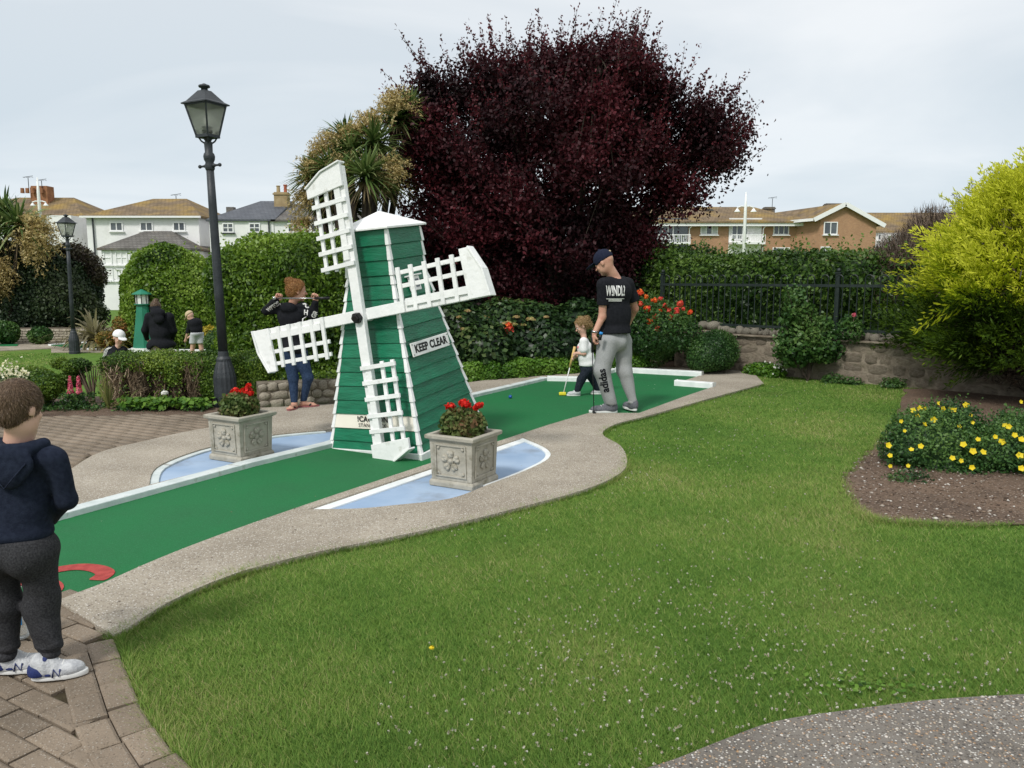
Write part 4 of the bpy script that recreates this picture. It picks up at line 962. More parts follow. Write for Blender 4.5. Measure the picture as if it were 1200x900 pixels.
# hydrangeas with fading heads
hy_px = [(540, 392, 12.2, 34, 34), (585, 385, 12.7, 36, 30), (628, 388, 13.0, 36, 30), (672, 385, 13.4, 34, 30), (705, 390, 13.6, 30, 26), (560, 412, 12.0, 40, 26), (640, 408, 12.6, 50, 24)]
HY = [pxe(a, b, c, d, e, 30) for a, b, c, d, e in hy_px]
hyd = thing('hydrangea_bank', 'bank of dark leaved hydrangeas with fading yellow green flower heads behind the windmill', 'shrub', (0, 12.7, 0))
V_, F__ = surfnet(lambda p: ev(HY, p, .15) + .06 * snoise(p, 5, 31, 3), (-1.6, 11.3, -.1), (2.2, 14.2, 1.4), .07)
p_, n_ = scatter(V_, F__, 15000, (-.08, .10)); rb = .45 + .5 * (RNG.random(len(p_)) - .5) + .3 * snoise(p_.astype(np.float32), 3, 4, 2)
nn_ = n_.copy(); nn_[:, 2] += .6; leafobj('foliage', [leaves(p_, nn_, .085 * RNG.uniform(.7, 1.3, len(p_)), .75, .6, rb)], L_['hyd'], hyd)
link('shade_core', npmesh('shade_core', V_ - .07 * 0, F__, np.full(len(V_), .05)), L_['hyd'], hyd, True, world=True).scale = (1, 1, 1)  # darkest leaf tone painted as the shaded depth behind the leaves
fl_px = [(569, 374, 7), (548, 365, 4), (538, 372, 3), (588, 385, 4), (571, 385, 6), (595, 379, 5), (605, 372, 4), (622, 375, 6), (613, 381, 4), (581, 387, 3), (572, 395, 4), (553, 401, 5), (567, 404, 4), (590, 407, 4), (560, 390, 3), (543, 386, 4), (602, 381, 5), (591, 380, 4), (640, 372, 3), (655, 380, 3), (623, 387, 3), (585, 400, 3), (575, 399, 3), (562, 374, 3), (586, 400, 4), (597, 412, 4), (661, 398, 3), (645, 409, 3), (614, 398, 3), (680, 372, 3)]
for i, (a, b, r_) in enumerate(fl_px):
    Yd = 12.0 if a < 560 else 12.3 + (a - 560) * .006; c = P(a, b, Yd - .25); rr = r_ * Yd / F_PX; q_ = 90
    d_ = unit(RNG.normal(size=(q_, 3))); d_[:, 2] = np.abs(d_[:, 2]); pp = np.array(c) + d_ * np.array([rr, rr * .8, rr * .6]) * RNG.uniform(.7, 1, (q_, 1))
    leafobj('flower_head', [leaves(pp, d_, .03, .95, .4)], L_['hydfl'] if i not in (2,) else L_['hydfl'], hyd)
for (a, b, r_, mname) in ((596, 382, 4, 'orange'), (597, 386, 5, 'rose')):
    c = P(a, b, 12.1); q_ = 60; d_ = unit(RNG.normal(size=(q_, 3))); pp = np.array(c) + d_ * r_ * 12.1 / F_PX
    o = leafobj('flower_head', [leaves(pp, d_, .035, .95, .4)], L_[mname], hyd); o['label'] = 'bright coral hydrangea flower head' if mname == 'rose' else 'orange brown hydrangea flower head'
# bright low edging
ed = [('b', (Vector((P(a, 436, Y).x, Y, 0)).x, Y, .10), (.32, .16, .15), .1, rz_(R(25))) for a, Y in ((560, 11.55), (592, 11.75), (622, 12.0), (650, 12.25), (678, 12.5), (700, 12.7))]
shr('edging_plants', 'low bright green edging plants along the bed in front of the hydrangeas', 'plant', (.4, 12, 0), lambda p: ev(ed, p, .1), (-1, 11, -.05), (2, 13.2, .5), .05, 13000, .04, L_['edge'], lump=.035, lf_=12, seed=33, off=(-.03, .03), aspect=.9, up=.6)
ed2 = [pxe(748, 425, 12.9, 12, 9), pxe(733, 421, 12.9, 9, 9)]
shr('edging_plants', 'small clump of bright leaves between the man and the orange rose bush', 'plant', (2, 12.9, 0), lambda p: ev(ed2, p, .1), (1.4, 12.5, -.05), (2.5, 13.3, .45), .04, 2200, .04, L_['edge'], lump=.03, lf_=12, seed=34, up=.5)
# rose bush with orange and coral blooms
rb_px = [pxe(770, 385, 12.9, 40, 24), pxe(790, 392, 12.9, 28, 16), pxe(757, 372, 13.0, 22, 22), pxe(760, 405, 13.1, 26, 22)]
rose = shr('rose_bush', 'rose bush covered in orange and coral blooms right of the man', 'shrub', (2.4, 12.9, 0), lambda p: ev(rb_px, p, .1), (1.5, 12.1, -.1), (3.4, 13.8, 1.3), .05, 6500, .055, L_['shrubg'], lump=.08, lf_=8, seed=41, off=(-.06, .1), core=False, shoots=90)
for (a, b, r_, mn) in [(750, 343, 5, 'orange'), (757, 348, 3.5, 'orange'), (774, 350, 3.5, 'rose'), (768, 352, 3.5, 'orange'), (751, 356, 4, 'rose'), (758, 362, 5, 'orange'), (779, 359, 4, 'rose'), (784, 364, 4, 'rose'), (797, 356, 5, 'rose'), (793, 364, 5, 'rose'), (768, 371, 4.5, 'rose'), (786, 372, 4.5, 'rose'), (761, 377, 5, 'orange'), (770, 385, 4.5, 'rose'), (809, 366, 4, 'orange'), (801, 362, 3, 'rose'), (764, 352, 2.5, 'orange'), (774, 364, 3, 'orange'), (742, 348, 3, 'orange')]:
    c = P(a, b, 12.55); rr = r_ * 12.5 / F_PX * .85; q_ = 46; d_ = unit(RNG.normal(size=(q_, 3))); pp = np.array(c) + d_ * rr * RNG.uniform(.35, 1, (q_, 1))
    leafobj('rose_bloom', [leaves(pp, d_, rr * .9, .95, .3)], L_[mn], rose)
shr('wall_shrub', 'compact grey green shrub against the wall right of the rose bush', 'shrub', (3.1, 12.6, 0), lambda p: ev([pxe(838, 412, 12.4, 27, 22), pxe(832, 420, 12.3, 24, 15)], p, .1), (2.5, 11.8, -.1), (3.8, 13.0, .75), .04, 9000, .035, L_['shrubg'], lump=.035, lf_=9, seed=43, off=(-.03, .04), aspect=.4, shoots=60)
cl_px = [pxe(936, 372, 11.75, 15, 17), pxe(945, 392, 11.7, 24, 16), pxe(955, 410, 11.6, 27, 13), pxe(932, 408, 11.6, 14, 16), pxe(930, 350, 11.8, 7, 10)]
shr('climbing_shrub', 'loose leafy shrub climbing the wall and railings at the middle right', 'shrub', (4.3, 11.6, 0), lambda p: ev(cl_px, p, .1), (3.6, 10.9, -.1), (5.1, 12.4, 1.5), .045, 5200, .065, L_['shrubg'], lump=.09, lf_=8, seed=44, off=(-.05, .1), core=False, aspect=.7, shoots=120)
mb = MB()
for i in range(9): mb.tube([(4.32, 11.55, 0), P(930 + random.uniform(-14, 30), 400 + random.uniform(-20, 20), 11.6), P(938 + random.uniform(-18, 20), 360 + random.uniform(-20, 30), 11.7)], [.012, .008, .004], 5)
mb.obj('stems', M['bark'], [o for o in COL.objects if o.name.startswith('climbing_shrub')][0], world=True)
shr('lime_plant', 'low lime green leafy plant with small white flowers at the foot of the wall', 'plant', (4, 12, 0), lambda p: ev([pxe(893, 436, 12.2, 18, 6), pxe(908, 438, 12.0, 12, 5)], p, .05), (3.4, 11.6, -.05), (4.4, 12.6, .3), .03, 1800, .06, L_['edge'], lump=.03, lf_=12, seed=45, up=.6)
shr('wall_foot_weeds', 'tuft of weeds at the base of the wall left of the golden conifer', 'plant', (4.6, 11.3, 0), lambda p: ev([pxe(975, 448, 11.35, 11, 5), pxe(1000, 449, 11.2, 12, 4), pxe(1045, 449, 10.9, 14, 4)], p, .05), (4, 10.5, -.05), (5.5, 11.8, .3), .03, 1700, .04, L_['shrubg'], lump=.03, lf_=12, seed=46, up=.6)
val = shr('valerian', 'thin plant with small magenta flower head on the wall near the railing post', 'plant', (4.95, 11.3, .6), lambda p: ev([pxe(993, 382, 11.4, 8, 12), pxe(1003, 388, 11.3, 7, 9)], p, .05), (4.5, 11, .4), (5.3, 11.7, 1.1), .03, 700, .045, L_['shrubg'], lump=.04, lf_=12, seed=47, core=False)
c = P(1001, 369, 11.3); d_ = unit(RNG.normal(size=(60, 3))); leafobj('flower_head', [leaves(np.array(c) + d_ * .028, d_, .022, .9, .5)], L_['pink'], val)
MB().tube([P(997, 392, 11.35), P(1001, 372, 11.3)], .004, 4).obj('flower_stem', M['twig'], val, world=True)
for i in range(14):
    pass
wf = P(910, 428, 11.9); d_ = RNG.normal(size=(40, 3)) * np.array([.10, .05, .06]); tag(leafobj('white_flowers', [leaves(np.array(wf) + d_, RNG.normal(size=(40, 3)) + np.array([0, -1, 0]), .035, .95, .3)], L_['whitep']), 'small cluster of white flowers above the lime green plant by the wall', 'flowers')

# golden conifer ------------------------------------------------------
def conifer(t_, cx_, cy_, rx, ry, z0, z1, nspray, mat, seed, slen=(.25, .6), low=.0, dark=0):
    r = np.random.default_rng(seed); H = z1 - z0
    u = r.random(nspray) ** .8; hz = z0 + u * H; 
    prof = np.interp(u, [0, .12, .35, .55, .75, .9, 1.0], [.66, .90, 1.0, .86, .62, .38, .10])
    a = r.uniform(0, 2 * np.pi, nspray); lumps = 1 + .17 * np.sin(a * 5 + hz * 2.2) + .13 * np.sin(a * 9 - hz * 4.1) + .1 * np.sin(hz * 7 + a * 3)
    inn = r.uniform(.55, 1.0, nspray) ** .6
    rad = prof * lumps * inn
    base = np.stack([cx_ + np.cos(a) * rx * rad, cy_ + np.sin(a) * ry * rad, hz], 1)
    out = np.stack([np.cos(a), np.sin(a), np.zeros_like(a)], 1)
    dr = unit(out * r.uniform(.5, 1.1, (nspray, 1)) + np.array([0, 0, 1]) * r.uniform(.25, .95, (nspray, 1)) * np.interp(u, [0, .25, 1], [.15, .6, 1.5])[:, None] + .22 * r.normal(size=(nspray, 3)))
    ln = r.uniform(slen[0], slen[1], nspray) * np.interp(inn, [.7, 1], [.7, 1])
    side = unit(np.cross(dr, r.normal(size=(nspray, 3)))); up_ = np.cross(side, dr)
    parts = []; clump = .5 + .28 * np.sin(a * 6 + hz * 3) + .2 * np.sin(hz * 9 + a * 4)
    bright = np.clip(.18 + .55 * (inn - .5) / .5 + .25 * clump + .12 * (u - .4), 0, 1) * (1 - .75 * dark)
    under_shade = np.clip((u - low) / .14, 0, 1); bright = bright * (.18 + .82 * under_shade)  # lower sprays darkened: underside shade put into the leaf colour
    for s_ in np.linspace(0.05, 1, 9):
        for sd in (-1, 1):
            wd = (1 - s_ * .82)
            for q in (.3, .65, 1.0):
                p = base + dr * (ln * s_)[:, None] - np.array([0, 0, 1]) * (.09 * ln * s_ ** 2)[:, None] + side * (sd * ln * .30 * wd * q)[:, None] + .012 * r.normal(size=base.shape)
                d2 = unit(dr * 1.1 + side * sd * .55 + .16 * r.normal(size=base.shape))
                parts.append(leaves(p, up_ + .25 * r.normal(size=base.shape), ln * .17 * (1.1 - .45 * s_), .22, .25, np.clip(bright * (.72 + .5 * s_) + .08 * r.normal(size=nspray), 0, 1), dirs=d2))
    return leafobj('foliage', parts, mat, t_)
gc = (6.55, 9.75)
gold = thing('golden_conifer', 'large bright yellow green feathery conifer at the right edge', 'tree', (gc[0], gc[1], 0))
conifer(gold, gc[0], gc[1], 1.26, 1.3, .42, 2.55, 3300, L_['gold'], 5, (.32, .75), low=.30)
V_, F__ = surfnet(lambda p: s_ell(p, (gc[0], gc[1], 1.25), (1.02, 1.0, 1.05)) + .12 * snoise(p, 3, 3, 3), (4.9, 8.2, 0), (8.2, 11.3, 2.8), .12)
link('shade_core', npmesh('shade_core', V_, F__, np.full(len(V_), .0)), L_['dark'], gold, True, world=True)  # dark solid core painted for the shade inside and under the sprays
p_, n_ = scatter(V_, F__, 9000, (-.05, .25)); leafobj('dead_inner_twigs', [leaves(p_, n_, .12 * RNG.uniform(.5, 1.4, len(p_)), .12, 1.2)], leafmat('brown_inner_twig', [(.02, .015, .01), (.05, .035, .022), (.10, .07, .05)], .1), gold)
mb = MB(); rs = random.Random(5)
mb.tube([(gc[0], gc[1], -.1), (gc[0] + .05, gc[1], .7), (gc[0], gc[1], 1.7)], [.12, .09, .04], 10)
for i in range(26):
    a = rs.uniform(0, 6.28); z = rs.uniform(.12, .9); l = rs.uniform(.6, 1.3)
    mb.tube([(gc[0], gc[1], z), (gc[0] + math.cos(a) * l * .5, gc[1] + math.sin(a) * l * .5, z + .02), (gc[0] + math.cos(a) * l, gc[1] + math.sin(a) * l, z + .18)], [.03, .018, .007], 5)
mb.obj('trunk', M['bark'], gold, True, world=True)
dc = P(1200, 240, 13.6)
dcon = thing('dark_conifer', 'dark green conifer tip rising behind the golden conifer', 'tree', (dc.x, dc.y, 0))
conifer(dcon, dc.x, dc.y, 1.0, 1.0, 1.1, 3.02, 900, L_['dark'], 9, (.3, .6)); MB().tube([(dc.x, dc.y, -.1), (dc.x, dc.y, 3.2)], [.12, .02], 8).obj('trunk', M['bark'], dcon, True, world=True)

def twig_mass(t_, c, r_, n, mat, seed, base, ln=(.25, .6)):
    r = np.random.default_rng(seed); d = unit(r.normal(size=(n, 3))); d[:, 2] = np.abs(d[:, 2]) * 1.0; rr = r.random((n, 1)) ** .5
    p = np.array(c) + d * np.array(r_) * rr; dr = unit(p - np.array(base) + .25 * r.normal(size=p.shape)); L = r.uniform(ln[0], ln[1], n)
    return leafobj('twigs', [leaves(p, r.normal(size=p.shape), L, .035, .2, dirs=dr), leaves(p + .05 * r.normal(size=p.shape), r.normal(size=p.shape), L * .35, .07, .2, dirs=dr + .5 * r.normal(size=p.shape))], mat, t_)
pt = leafmat('dry_twig', [(.045, .032, .024), (.10, .072, .055), (.16, .12, .09), (.23, .17, .13)], .05, .9)
c = P(1056, 322, 11.9)
bush = thing('dry_bush', 'bare purple brown twiggy bush between the railings and the golden conifer', 'shrub', (c.x, c.y, 0))
twig_mass(bush, (c.x - .05, c.y, 1.1), (.58, .6, 1.05), 14000, pt, 6, (c.x + .2, c.y, .2), (.1, .28))
twig_mass(bush, (c.x + .55, c.y + .3, 1.35), (.6, .6, 1.2), 11000, pt, 7, (c.x + .6, c.y, .2), (.12, .32))
V_, F__ = surfnet(lambda p: smin(s_ell(p, (c.x - .05, c.y + .1, 1.05), (.42, .42, .85)), s_ell(p, (c.x + .6, c.y + .35, 1.3), (.45, .42, .9)), .2) + .07 * snoise(p, 6, 3, 3), (c.x - .9, c.y - .9, -.1), (c.x + 1.7, c.y + 1.3, 3.0), .08)
link('inner_twigs', npmesh('inner_twigs', V_, F__, np.full(len(V_), .1)), pt, bush, True, world=True)

# cinquefoil bushes with yellow flowers ---------------------------------
def cinq(label, blobs, flowers, lo, hi, seed, n=9000):
    t_ = shr('cinquefoil', label, 'shrub', blobs[0][1][:2] + (0,), lambda p: ev(blobs, p, .1), lo, hi, .035, n, .028, L_['pot'], lump=.05, lf_=10, seed=seed, off=(-.04, .06), aspect=.6, shoots=260, group='yellow flowering shrubs in the soil bed')
    for (a, b, r_, Y) in flowers:
        c = P(a, b, Y); rr = r_ * .88 * Y / F_PX; nv = unit(np.array([RNG.normal() * .35 - c.x / 12, -1, .55 + RNG.normal() * .25])); s1 = unit(np.cross(nv, [0, 0, 1.])); s2 = np.cross(nv, s1); vs = []; fs = []
        for k in range(5):
            an = k * 2 * math.pi / 5 + a; d = math.cos(an) * s1 + math.sin(an) * s2; e = -math.sin(an) * s1 + math.cos(an) * s2; q = len(vs)
            vs += [np.array(c), np.array(c) + d * rr * .62 + e * rr * .5 + nv * .004, np.array(c) + d * rr * 1.05 + nv * .008, np.array(c) + d * rr * .62 - e * rr * .5 + nv * .004]; fs.append((q, q + 1, q + 2, q + 3))
        link('flower', npmesh('flower', np.array(vs), np.array(fs), RNG.random(len(vs))), L_['yellow'], t_, world=True)
    return t_
rsx = random.Random(12)
fl1 = [(1070, 481, 4, 6.35), (1078, 479, 4.5, 6.4), (1084, 480, 4, 6.4), (1105, 480, 5, 6.4), (1117, 480, 4.5, 6.4), (1132, 475, 4.5, 6.5), (1094, 492, 4.5, 6.2), (1083, 497, 4, 6.2), (1137, 487, 3, 6.4), (1139, 495, 3.5, 6.3), (1041, 522, 4.5, 6.0), (1043, 534, 3.5, 6.0), (1068, 527, 3.5, 5.95), (1079, 523, 4, 5.95), (1064, 546, 3, 5.9), (1043, 546, 3, 5.95), (1075, 488, 3.5, 6.3), (1124, 500, 3, 6.2), (1113, 480, 4, 6.45), (1100, 473, 3, 6.5), (1056, 494, 3, 6.25), (1060, 505, 2.5, 6.1)]
cinq('bushy shrub dotted with yellow flowers nearest the lawn', [pxe(1090, 520, 6.35, 46, 34), pxe(1112, 500, 6.5, 34, 26), pxe(1070, 535, 6.2, 26, 22), pxe(1105, 548, 6.2, 36, 14)], fl1, (2.5, 5.6, -.05), (4.6, 7.2, .75), 51)
fl2 = [(1129, 521, 4.5, 6.0), (1140, 529, 5, 5.95), (1152, 530, 4.5, 5.95), (1146, 515, 3.5, 6.0), (1116, 537, 4, 5.9), (1126, 540, 3.5, 5.9), (1139, 548, 4, 5.85), (1174, 518, 5, 6.0), (1189, 510, 4, 6.0), (1197, 515, 4.5, 5.95), (1182, 500, 4, 6.1), (1195, 534, 5, 5.9), (1197, 549, 4.5, 5.85), (1166, 512, 3.5, 6.0), (1206, 525, 5, 5.9), (1215, 540, 5, 5.8), (1225, 512, 5, 6), (1240, 530, 5, 5.9), (1196, 471, 3, 6.3), (1178, 499, 4, 6.2)]
cinq('bushy shrub dotted with yellow flowers cut by the right edge of the photo', [pxe(1170, 535, 6.2, 40, 30), pxe(1215, 530, 6.25, 44, 40), pxe(1190, 510, 6.5, 26, 24), pxe(1240, 545, 6.2, 40, 30), pxe(1140, 538, 6.2, 26, 22)], fl2, (3.2, 5.5, -.05), (5.5, 7.3, .9), 52, 10500)
shr('bed_weeds', 'small grey green weeds in the middle of the bare soil bed', 'plant', (2.9, 5.6, 0), lambda p: ev([pxe(1072, 563, 5.8, 22, 6), pxe(1052, 566, 5.75, 10, 4)], p, .05), (2.5, 5.4, -.03), (3.3, 6.2, .2), .02, 900, .025, L_['shrubg'], lump=.02, lf_=14, seed=53, core=False, up=.4)

A3 = np.array
# ================================================================== PLUM TREE
tree_px = [(545, 160, 62, 56), (630, 125, 84, 62), (715, 118, 70, 54), (505, 200, 50, 58), (585, 215, 90, 68), (685, 200, 88, 70), (755, 185, 52, 50), (805, 160, 40, 34), (545, 275, 62, 62), (630, 290, 84, 62), (715, 270, 46, 44), (728, 290, 34, 30), (742, 268, 24, 20), (490, 145, 30, 34), (848, 160, 26, 14), (790, 226, 26, 18), (672, 78, 44, 30), (590, 98, 50, 32), (725, 78, 40, 30), (515, 112, 30, 26), (625, 88, 40, 26), (680, 315, 52, 34), (590, 325, 62, 36), (525, 305, 34, 38), (775, 112, 24, 22), (835, 188, 30, 12), (825, 134, 24, 10)]
TY = 14.9
plum = thing('plum_tree', 'large dark purple leaved tree towering behind the windmill', 'tree', (P(655, 430, TY).x, TY, 0))
rr_ = np.random.default_rng(77); cc = []
for (a, b, rx, rz) in tree_px:
    c = P(a, b + 4, TY); k = TY / F_PX; n_ = int(37 * (rx * rz) / 3600) + 6
    d = unit(rr_.normal(size=(n_, 3))) * (rr_.random((n_, 1)) ** .38)
    cc.append(np.array([c.x, TY, c.z]) + d * np.array([rx * k * .92, min(rx * k * 1.3, 2.0), rz * k * .92]))
cc = np.concatenate(cc); cen = np.array([P(650, 230, TY).x, TY, P(650, 230, TY).z])
rm_ = np.linalg.norm((cc - cen) / np.array([3.3, 2.2, 2.6]), axis=1); cc = cc[(rm_ < .72) | (snoise(cc.astype(np.float32), 3.2, 91, 2) > -.36)]
parts = []
outv = unit((cc - cen) / np.array([1.35, 1, 1]))
for i, c0 in enumerate(cc):
    n_ = 250; sc_ = rr_.uniform(.12, .25); q = rr_.normal(size=(n_, 3)) * sc_ * np.array([1, 1, .8])
    p = c0 + q; parts.append((p, q + outv[i] * .3))
P_all = np.concatenate([a for a, _ in parts]); N_all = np.concatenate([b for _, b in parts])
rim = np.linalg.norm((P_all - cen) / np.array([3.3, 2.2, 2.6]), axis=1)
rb = np.clip(.22 + .30 * rr_.random(len(P_all)) + .28 * snoise(P_all.astype(np.float32), 1.6, 8, 3), 0, 1)
L0 = [leaves(P_all, N_all, .078 * rr_.uniform(.7, 1.25, len(P_all)), .62, .8, rb)]
# leafy shoots: up at the top, outward on the sides
sh_n = 1900; k = rr_.integers(0, len(cc), sh_n); o_ = outv[k]; keep = (o_[:, 2] > -.45) & (np.linalg.norm((cc[k] - cen) / np.array([3.3, 2.2, 2.6]), axis=1) > .55); k = k[keep]; o_ = o_[keep]
b0 = cc[k] + rr_.normal(size=(len(k), 3)) * .16; dr = unit(o_ * .75 + np.array([0, 0, .75]) + .3 * rr_.normal(size=o_.shape)); ln = rr_.uniform(.25, .75, len(k))
for s_ in np.linspace(.1, 1, 13):
    for _ in range(2):
        p = b0 + dr * (ln * s_)[:, None] + np.array([0, 0, .12]) * (s_ ** 2) + .026 * rr_.normal(size=b0.shape)
        L0.append(leaves(p, rr_.normal(size=b0.shape), .070 * (1.15 - .35 * s_), .58, .6, np.clip(.40 + .45 * rr_.random(len(k)) * (.5 + .5 * s_), 0, 1), dirs=dr + .8 * rr_.normal(size=b0.shape)))
leafobj('crown', L0, L_['plum'], plum)
tws = MB()
for i in rr_.choice(len(k), 420, replace=False):
    a_, b_ = Vector(b0[i]), Vector(b0[i] + dr[i] * ln[i] * .95 + A3([0, 0, .1])); tws.tube([a_, b_], [.007, .003], 3, cap=False)
tws.obj('twigs', M['bark'], plum, world=True)['kind'] = 'stuff'
tb = MB(); base = Vector((P(655, 430, TY).x, TY, 0)); fork = base + Vector((0, 0, 1.0))
tb.tube([base - Vector((0, 0, .1)), base + Vector((.02, 0, .5)), fork], [.24, .19, .17], 12)
limbs = []
for (a, b) in ((530, 190), (590, 120), (660, 100), (740, 130), (820, 170), (780, 240), (540, 270), (700, 60), (620, 240)):
    e = P(a, b, TY + random.uniform(-.7, .7)); m_ = fork.lerp(e, .5) + Vector((random.uniform(-.15, .15), 0, -.15)); tb.tube([fork - Vector((0, 0, .1)), m_, e], [.11, .065, .02], 8); limbs.append((m_, e))
tb.obj('trunk', M['bark'], plum, True, world=True)
tw = MB()
for i, c0 in enumerate(cc):
    c0 = Vector(c0); m_, e = min(limbs, key=lambda l: min((l[0] - c0).length, (l[1] - c0).length)); s0 = m_.lerp(e, random.uniform(.3, 1)); tw.tube([s0, s0.lerp(c0, .5) + Vector((0, 0, .08)), c0], [.02, .013, .005], 4, cap=False)
tw.obj('branches', M['bark'], plum, world=True)['kind'] = 'stuff'

# ================================================================== CABBAGE PALMS
def straps(c, n, L, w, dirs, droop, r, seg=4):
    """curved strap leaves as strips"""
    Vs, Fs = [], []; n = len(dirs); c = np.array(c); ln = L * r.uniform(.7, 1.15, n); side = unit(np.cross(dirs, np.array([0, 0, 1.0]) + .2 * r.normal(size=(n, 3))))
    dp = droop * r.uniform(.5, 1.5, n)
    for s_ in range(seg + 1):
        t = s_ / seg; p = c + dirs * (ln * t)[:, None] - np.array([0, 0, 1]) * (dp * ln * t ** 2.2)[:, None]; ww = w * (1 - t) ** .6 * (.6 + 1.2 * min(t * 3, .33)) + .001
        Vs.append(p - side * ww / 2); Vs.append(p + side * ww / 2)
    V = np.stack(Vs, 1).reshape(-1, 3); m_ = 2 * (seg + 1); F_ = []
    for s_ in range(seg): q = np.arange(n) * m_ + 2 * s_; F_.append(np.stack([q, q + 1, q + 3, q + 2], 1))
    return V, np.concatenate(F_), np.repeat(r.random(n), m_)
def panicle(c, d, size, r, n=80):
    c = np.array(c); d = unit(np.array(d, float)); P1, D1 = [], []
    dirs = unit(d * 1.05 + .75 * r.normal(size=(n, 3))); ln = size * r.uniform(.6, 1.15, n)
    for t in np.linspace(.12, 1, 22):
        p = c + dirs * (ln * t)[:, None] - np.array([0, 0, 1]) * (.28 * ln * t ** 2)[:, None] + size * .035 * r.normal(size=(n, 3)); P1.append(p); D1.append(dirs + .8 * r.normal(size=(n, 3)))
    P1 = np.concatenate(P1); D1 = np.concatenate(D1); return leaves(P1, r.normal(size=P1.shape),   .062 * size / .5, .34, .5, dirs=D1, rnd=r.random(len(P1)))
def cabbage(label, base, heads, Y, seed, pan, L=.62):
    t_ = thing('cabbage_palm', label, 'tree', (base[0], base[1], base[2])); r = np.random.default_rng(seed); G_, D_, Pn = [], [], []; tk = MB(); b = Vector(base)
    for (a, bb, dy_, s_) in heads:
        c = P(a, bb, Y + dy_); q = unit(r.normal(size=(210, 3)) + np.array([0, 0, .5])); q = q[q[:, 2] > -.45]
        G_.append(straps(c, 0, L * s_, .052 * L / .66, q, .30, r)); q2 = unit(r.normal(size=(45, 3)) * np.array([1, 1, .3]) - np.array([0, 0, .9])); D_.append(straps(c - Vector((0, 0, .08)), 0, L * s_ * .75, .04, q2, .25, r))
        tk.tube([b, b.lerp(c, .55) + Vector((0, 0, -.12)), c], [.09, .055, .05], 8)
    for (a, bb, dy_, dxx, dzz, s_) in pan:
        Pn.append(panicle(P(a, bb, Y + dy_), (dxx, -.25, dzz), s_, r))
    leafobj('strap_leaves', G_, L_['strap'], t_); leafobj('dead_leaves', D_, L_['deadstrap'], t_); leafobj('flower_panicle', Pn, L_['plume'], t_); tk.obj('trunk', M['bark'], t_, True, world=True)
cabbage('big spiky cabbage palm with straw coloured flower plumes behind the windmill sails', (P(425, 440, 13.6).x, 13.6, 0), [(428, 207, -.7, 1.1), (388, 200, -.1, .85), (364, 208, .1, .8), (438, 168, -.1, 1.0), (410, 178, -.1, .8), (465, 140, .6, .9), (405, 165, .4, .9), (375, 235, .4, .75), (455, 215, .3, .9), (480, 130, .8, .8), (415, 245, .5, .8), (390, 225, .2, .8), (442, 190, 0, .9)],
        13.6, 15, [(400, 168, 0, -.8, .4, .44), (440, 146, 0, -.6, .6, .42), (376, 194, 0, -.9, .15, .44), (408, 192, -.3, -.5, .3, .36), (458, 195, -.5, .1, -.1, .40), (366, 228, 0, -.9, -.2, .40), (468, 125, .2, -.4, .6, .44), (362, 258, 0, -.8, -.4, .36), (425, 158, .0, -.5, .5, .38), (384, 176, .1, -.8, .4, .36)], .66)
cabbage('cabbage palm with tan drooping flower plumes at the far left edge', (P(8, 395, 24.9).x, 24.9, -.5), [(22, 265, 0, 1.05), (-10, 268, .3, 1.0), (6, 250, .5, .8), (-25, 300, .3, .9)], 24.9, 16,
        [(34, 270, -.3, .9, .1, .92), (32, 282, -.2, .8, -.25, .88), (38, 268, 0, .9, .3, .75), (-2, 305, -.3, .2, -.8, .8), (-10, 316, -.3, .3, -.8, .75)], 1.25)
# flax with long arching leaves
c = P(112, 398, 22.6); r = np.random.default_rng(3); t_ = thing('flax_plant', 'spiky flax clump with long arching straw striped leaves left of the toy lighthouse', 'plant', (c.x, c.y, -.5))
q = unit(r.normal(size=(170, 3)) * np.array([.8, .8, .4]) + np.array([0, 0, 1.0])); leafobj('flax_leaves', [straps((c.x, c.y, -.35), 0, 1.75, .085, q, .75, r, 7)], L_['flax'], t_)
c2_ = P(133, 400, 21.9); q = unit(r.normal(size=(60, 3)) * np.array([.8, .8, .4]) + np.array([0, 0, 1.0])); leafobj('flax_leaves', [straps((c2_.x, c2_.y, -.45), 0, 1.0, .06, q, .6, r, 6)], leafmat('yellow_flax', [(.30, .27, .06), (.40, .30, .06), (.2, .2, .06)], .3), t_)
shr('red_flowering_plant', 'low plants with pink and yellow flowers between the flax and the toy lighthouse', 'plant', (-10.8, 21.6, -.5), lambda p: ev([pxe(127, 398, 21.9, 11, 8), pxe(145, 385, 22.0, 10, 14)], p, .1), (-12, 21, -.5), (-9.8, 22.6, .6), .06, 2500, .07, leafmat('mixed_border', [(.04, .08, .02), (.10, .14, .03), (.35, .24, .04), (.35, .06, .08)], .3), lump=.06, lf_=6, seed=61)
shr('yellow_border_plant', 'yellow flowering border plant right of the bending child', 'plant', (-7.2, 20, -.5), lambda p: ev([pxe(247, 392, 19.4, 9, 10)], p, .1), (-8, 18.8, -.5), (-6.8, 20, .5), .05, 1200, .06, leafmat('yellow_border', [(.08, .13, .02), (.35, .30, .03), (.55, .42, .03)], .3), lump=.05, lf_=8, seed=62)
shr('dome_shrub', 'small grey green domed shrub right of the bending child', 'shrub', (-6.6, 18.2, -.5), lambda p: ev([pxe(254, 402, 18.2, 14, 14), pxe(265, 408, 18, 10, 10)], p, .05), (-7.4, 17.6, -.6), (-6, 18.8, .4), .05, 3500, .045, L_['shrubg'], lump=.03, lf_=8, seed=63)

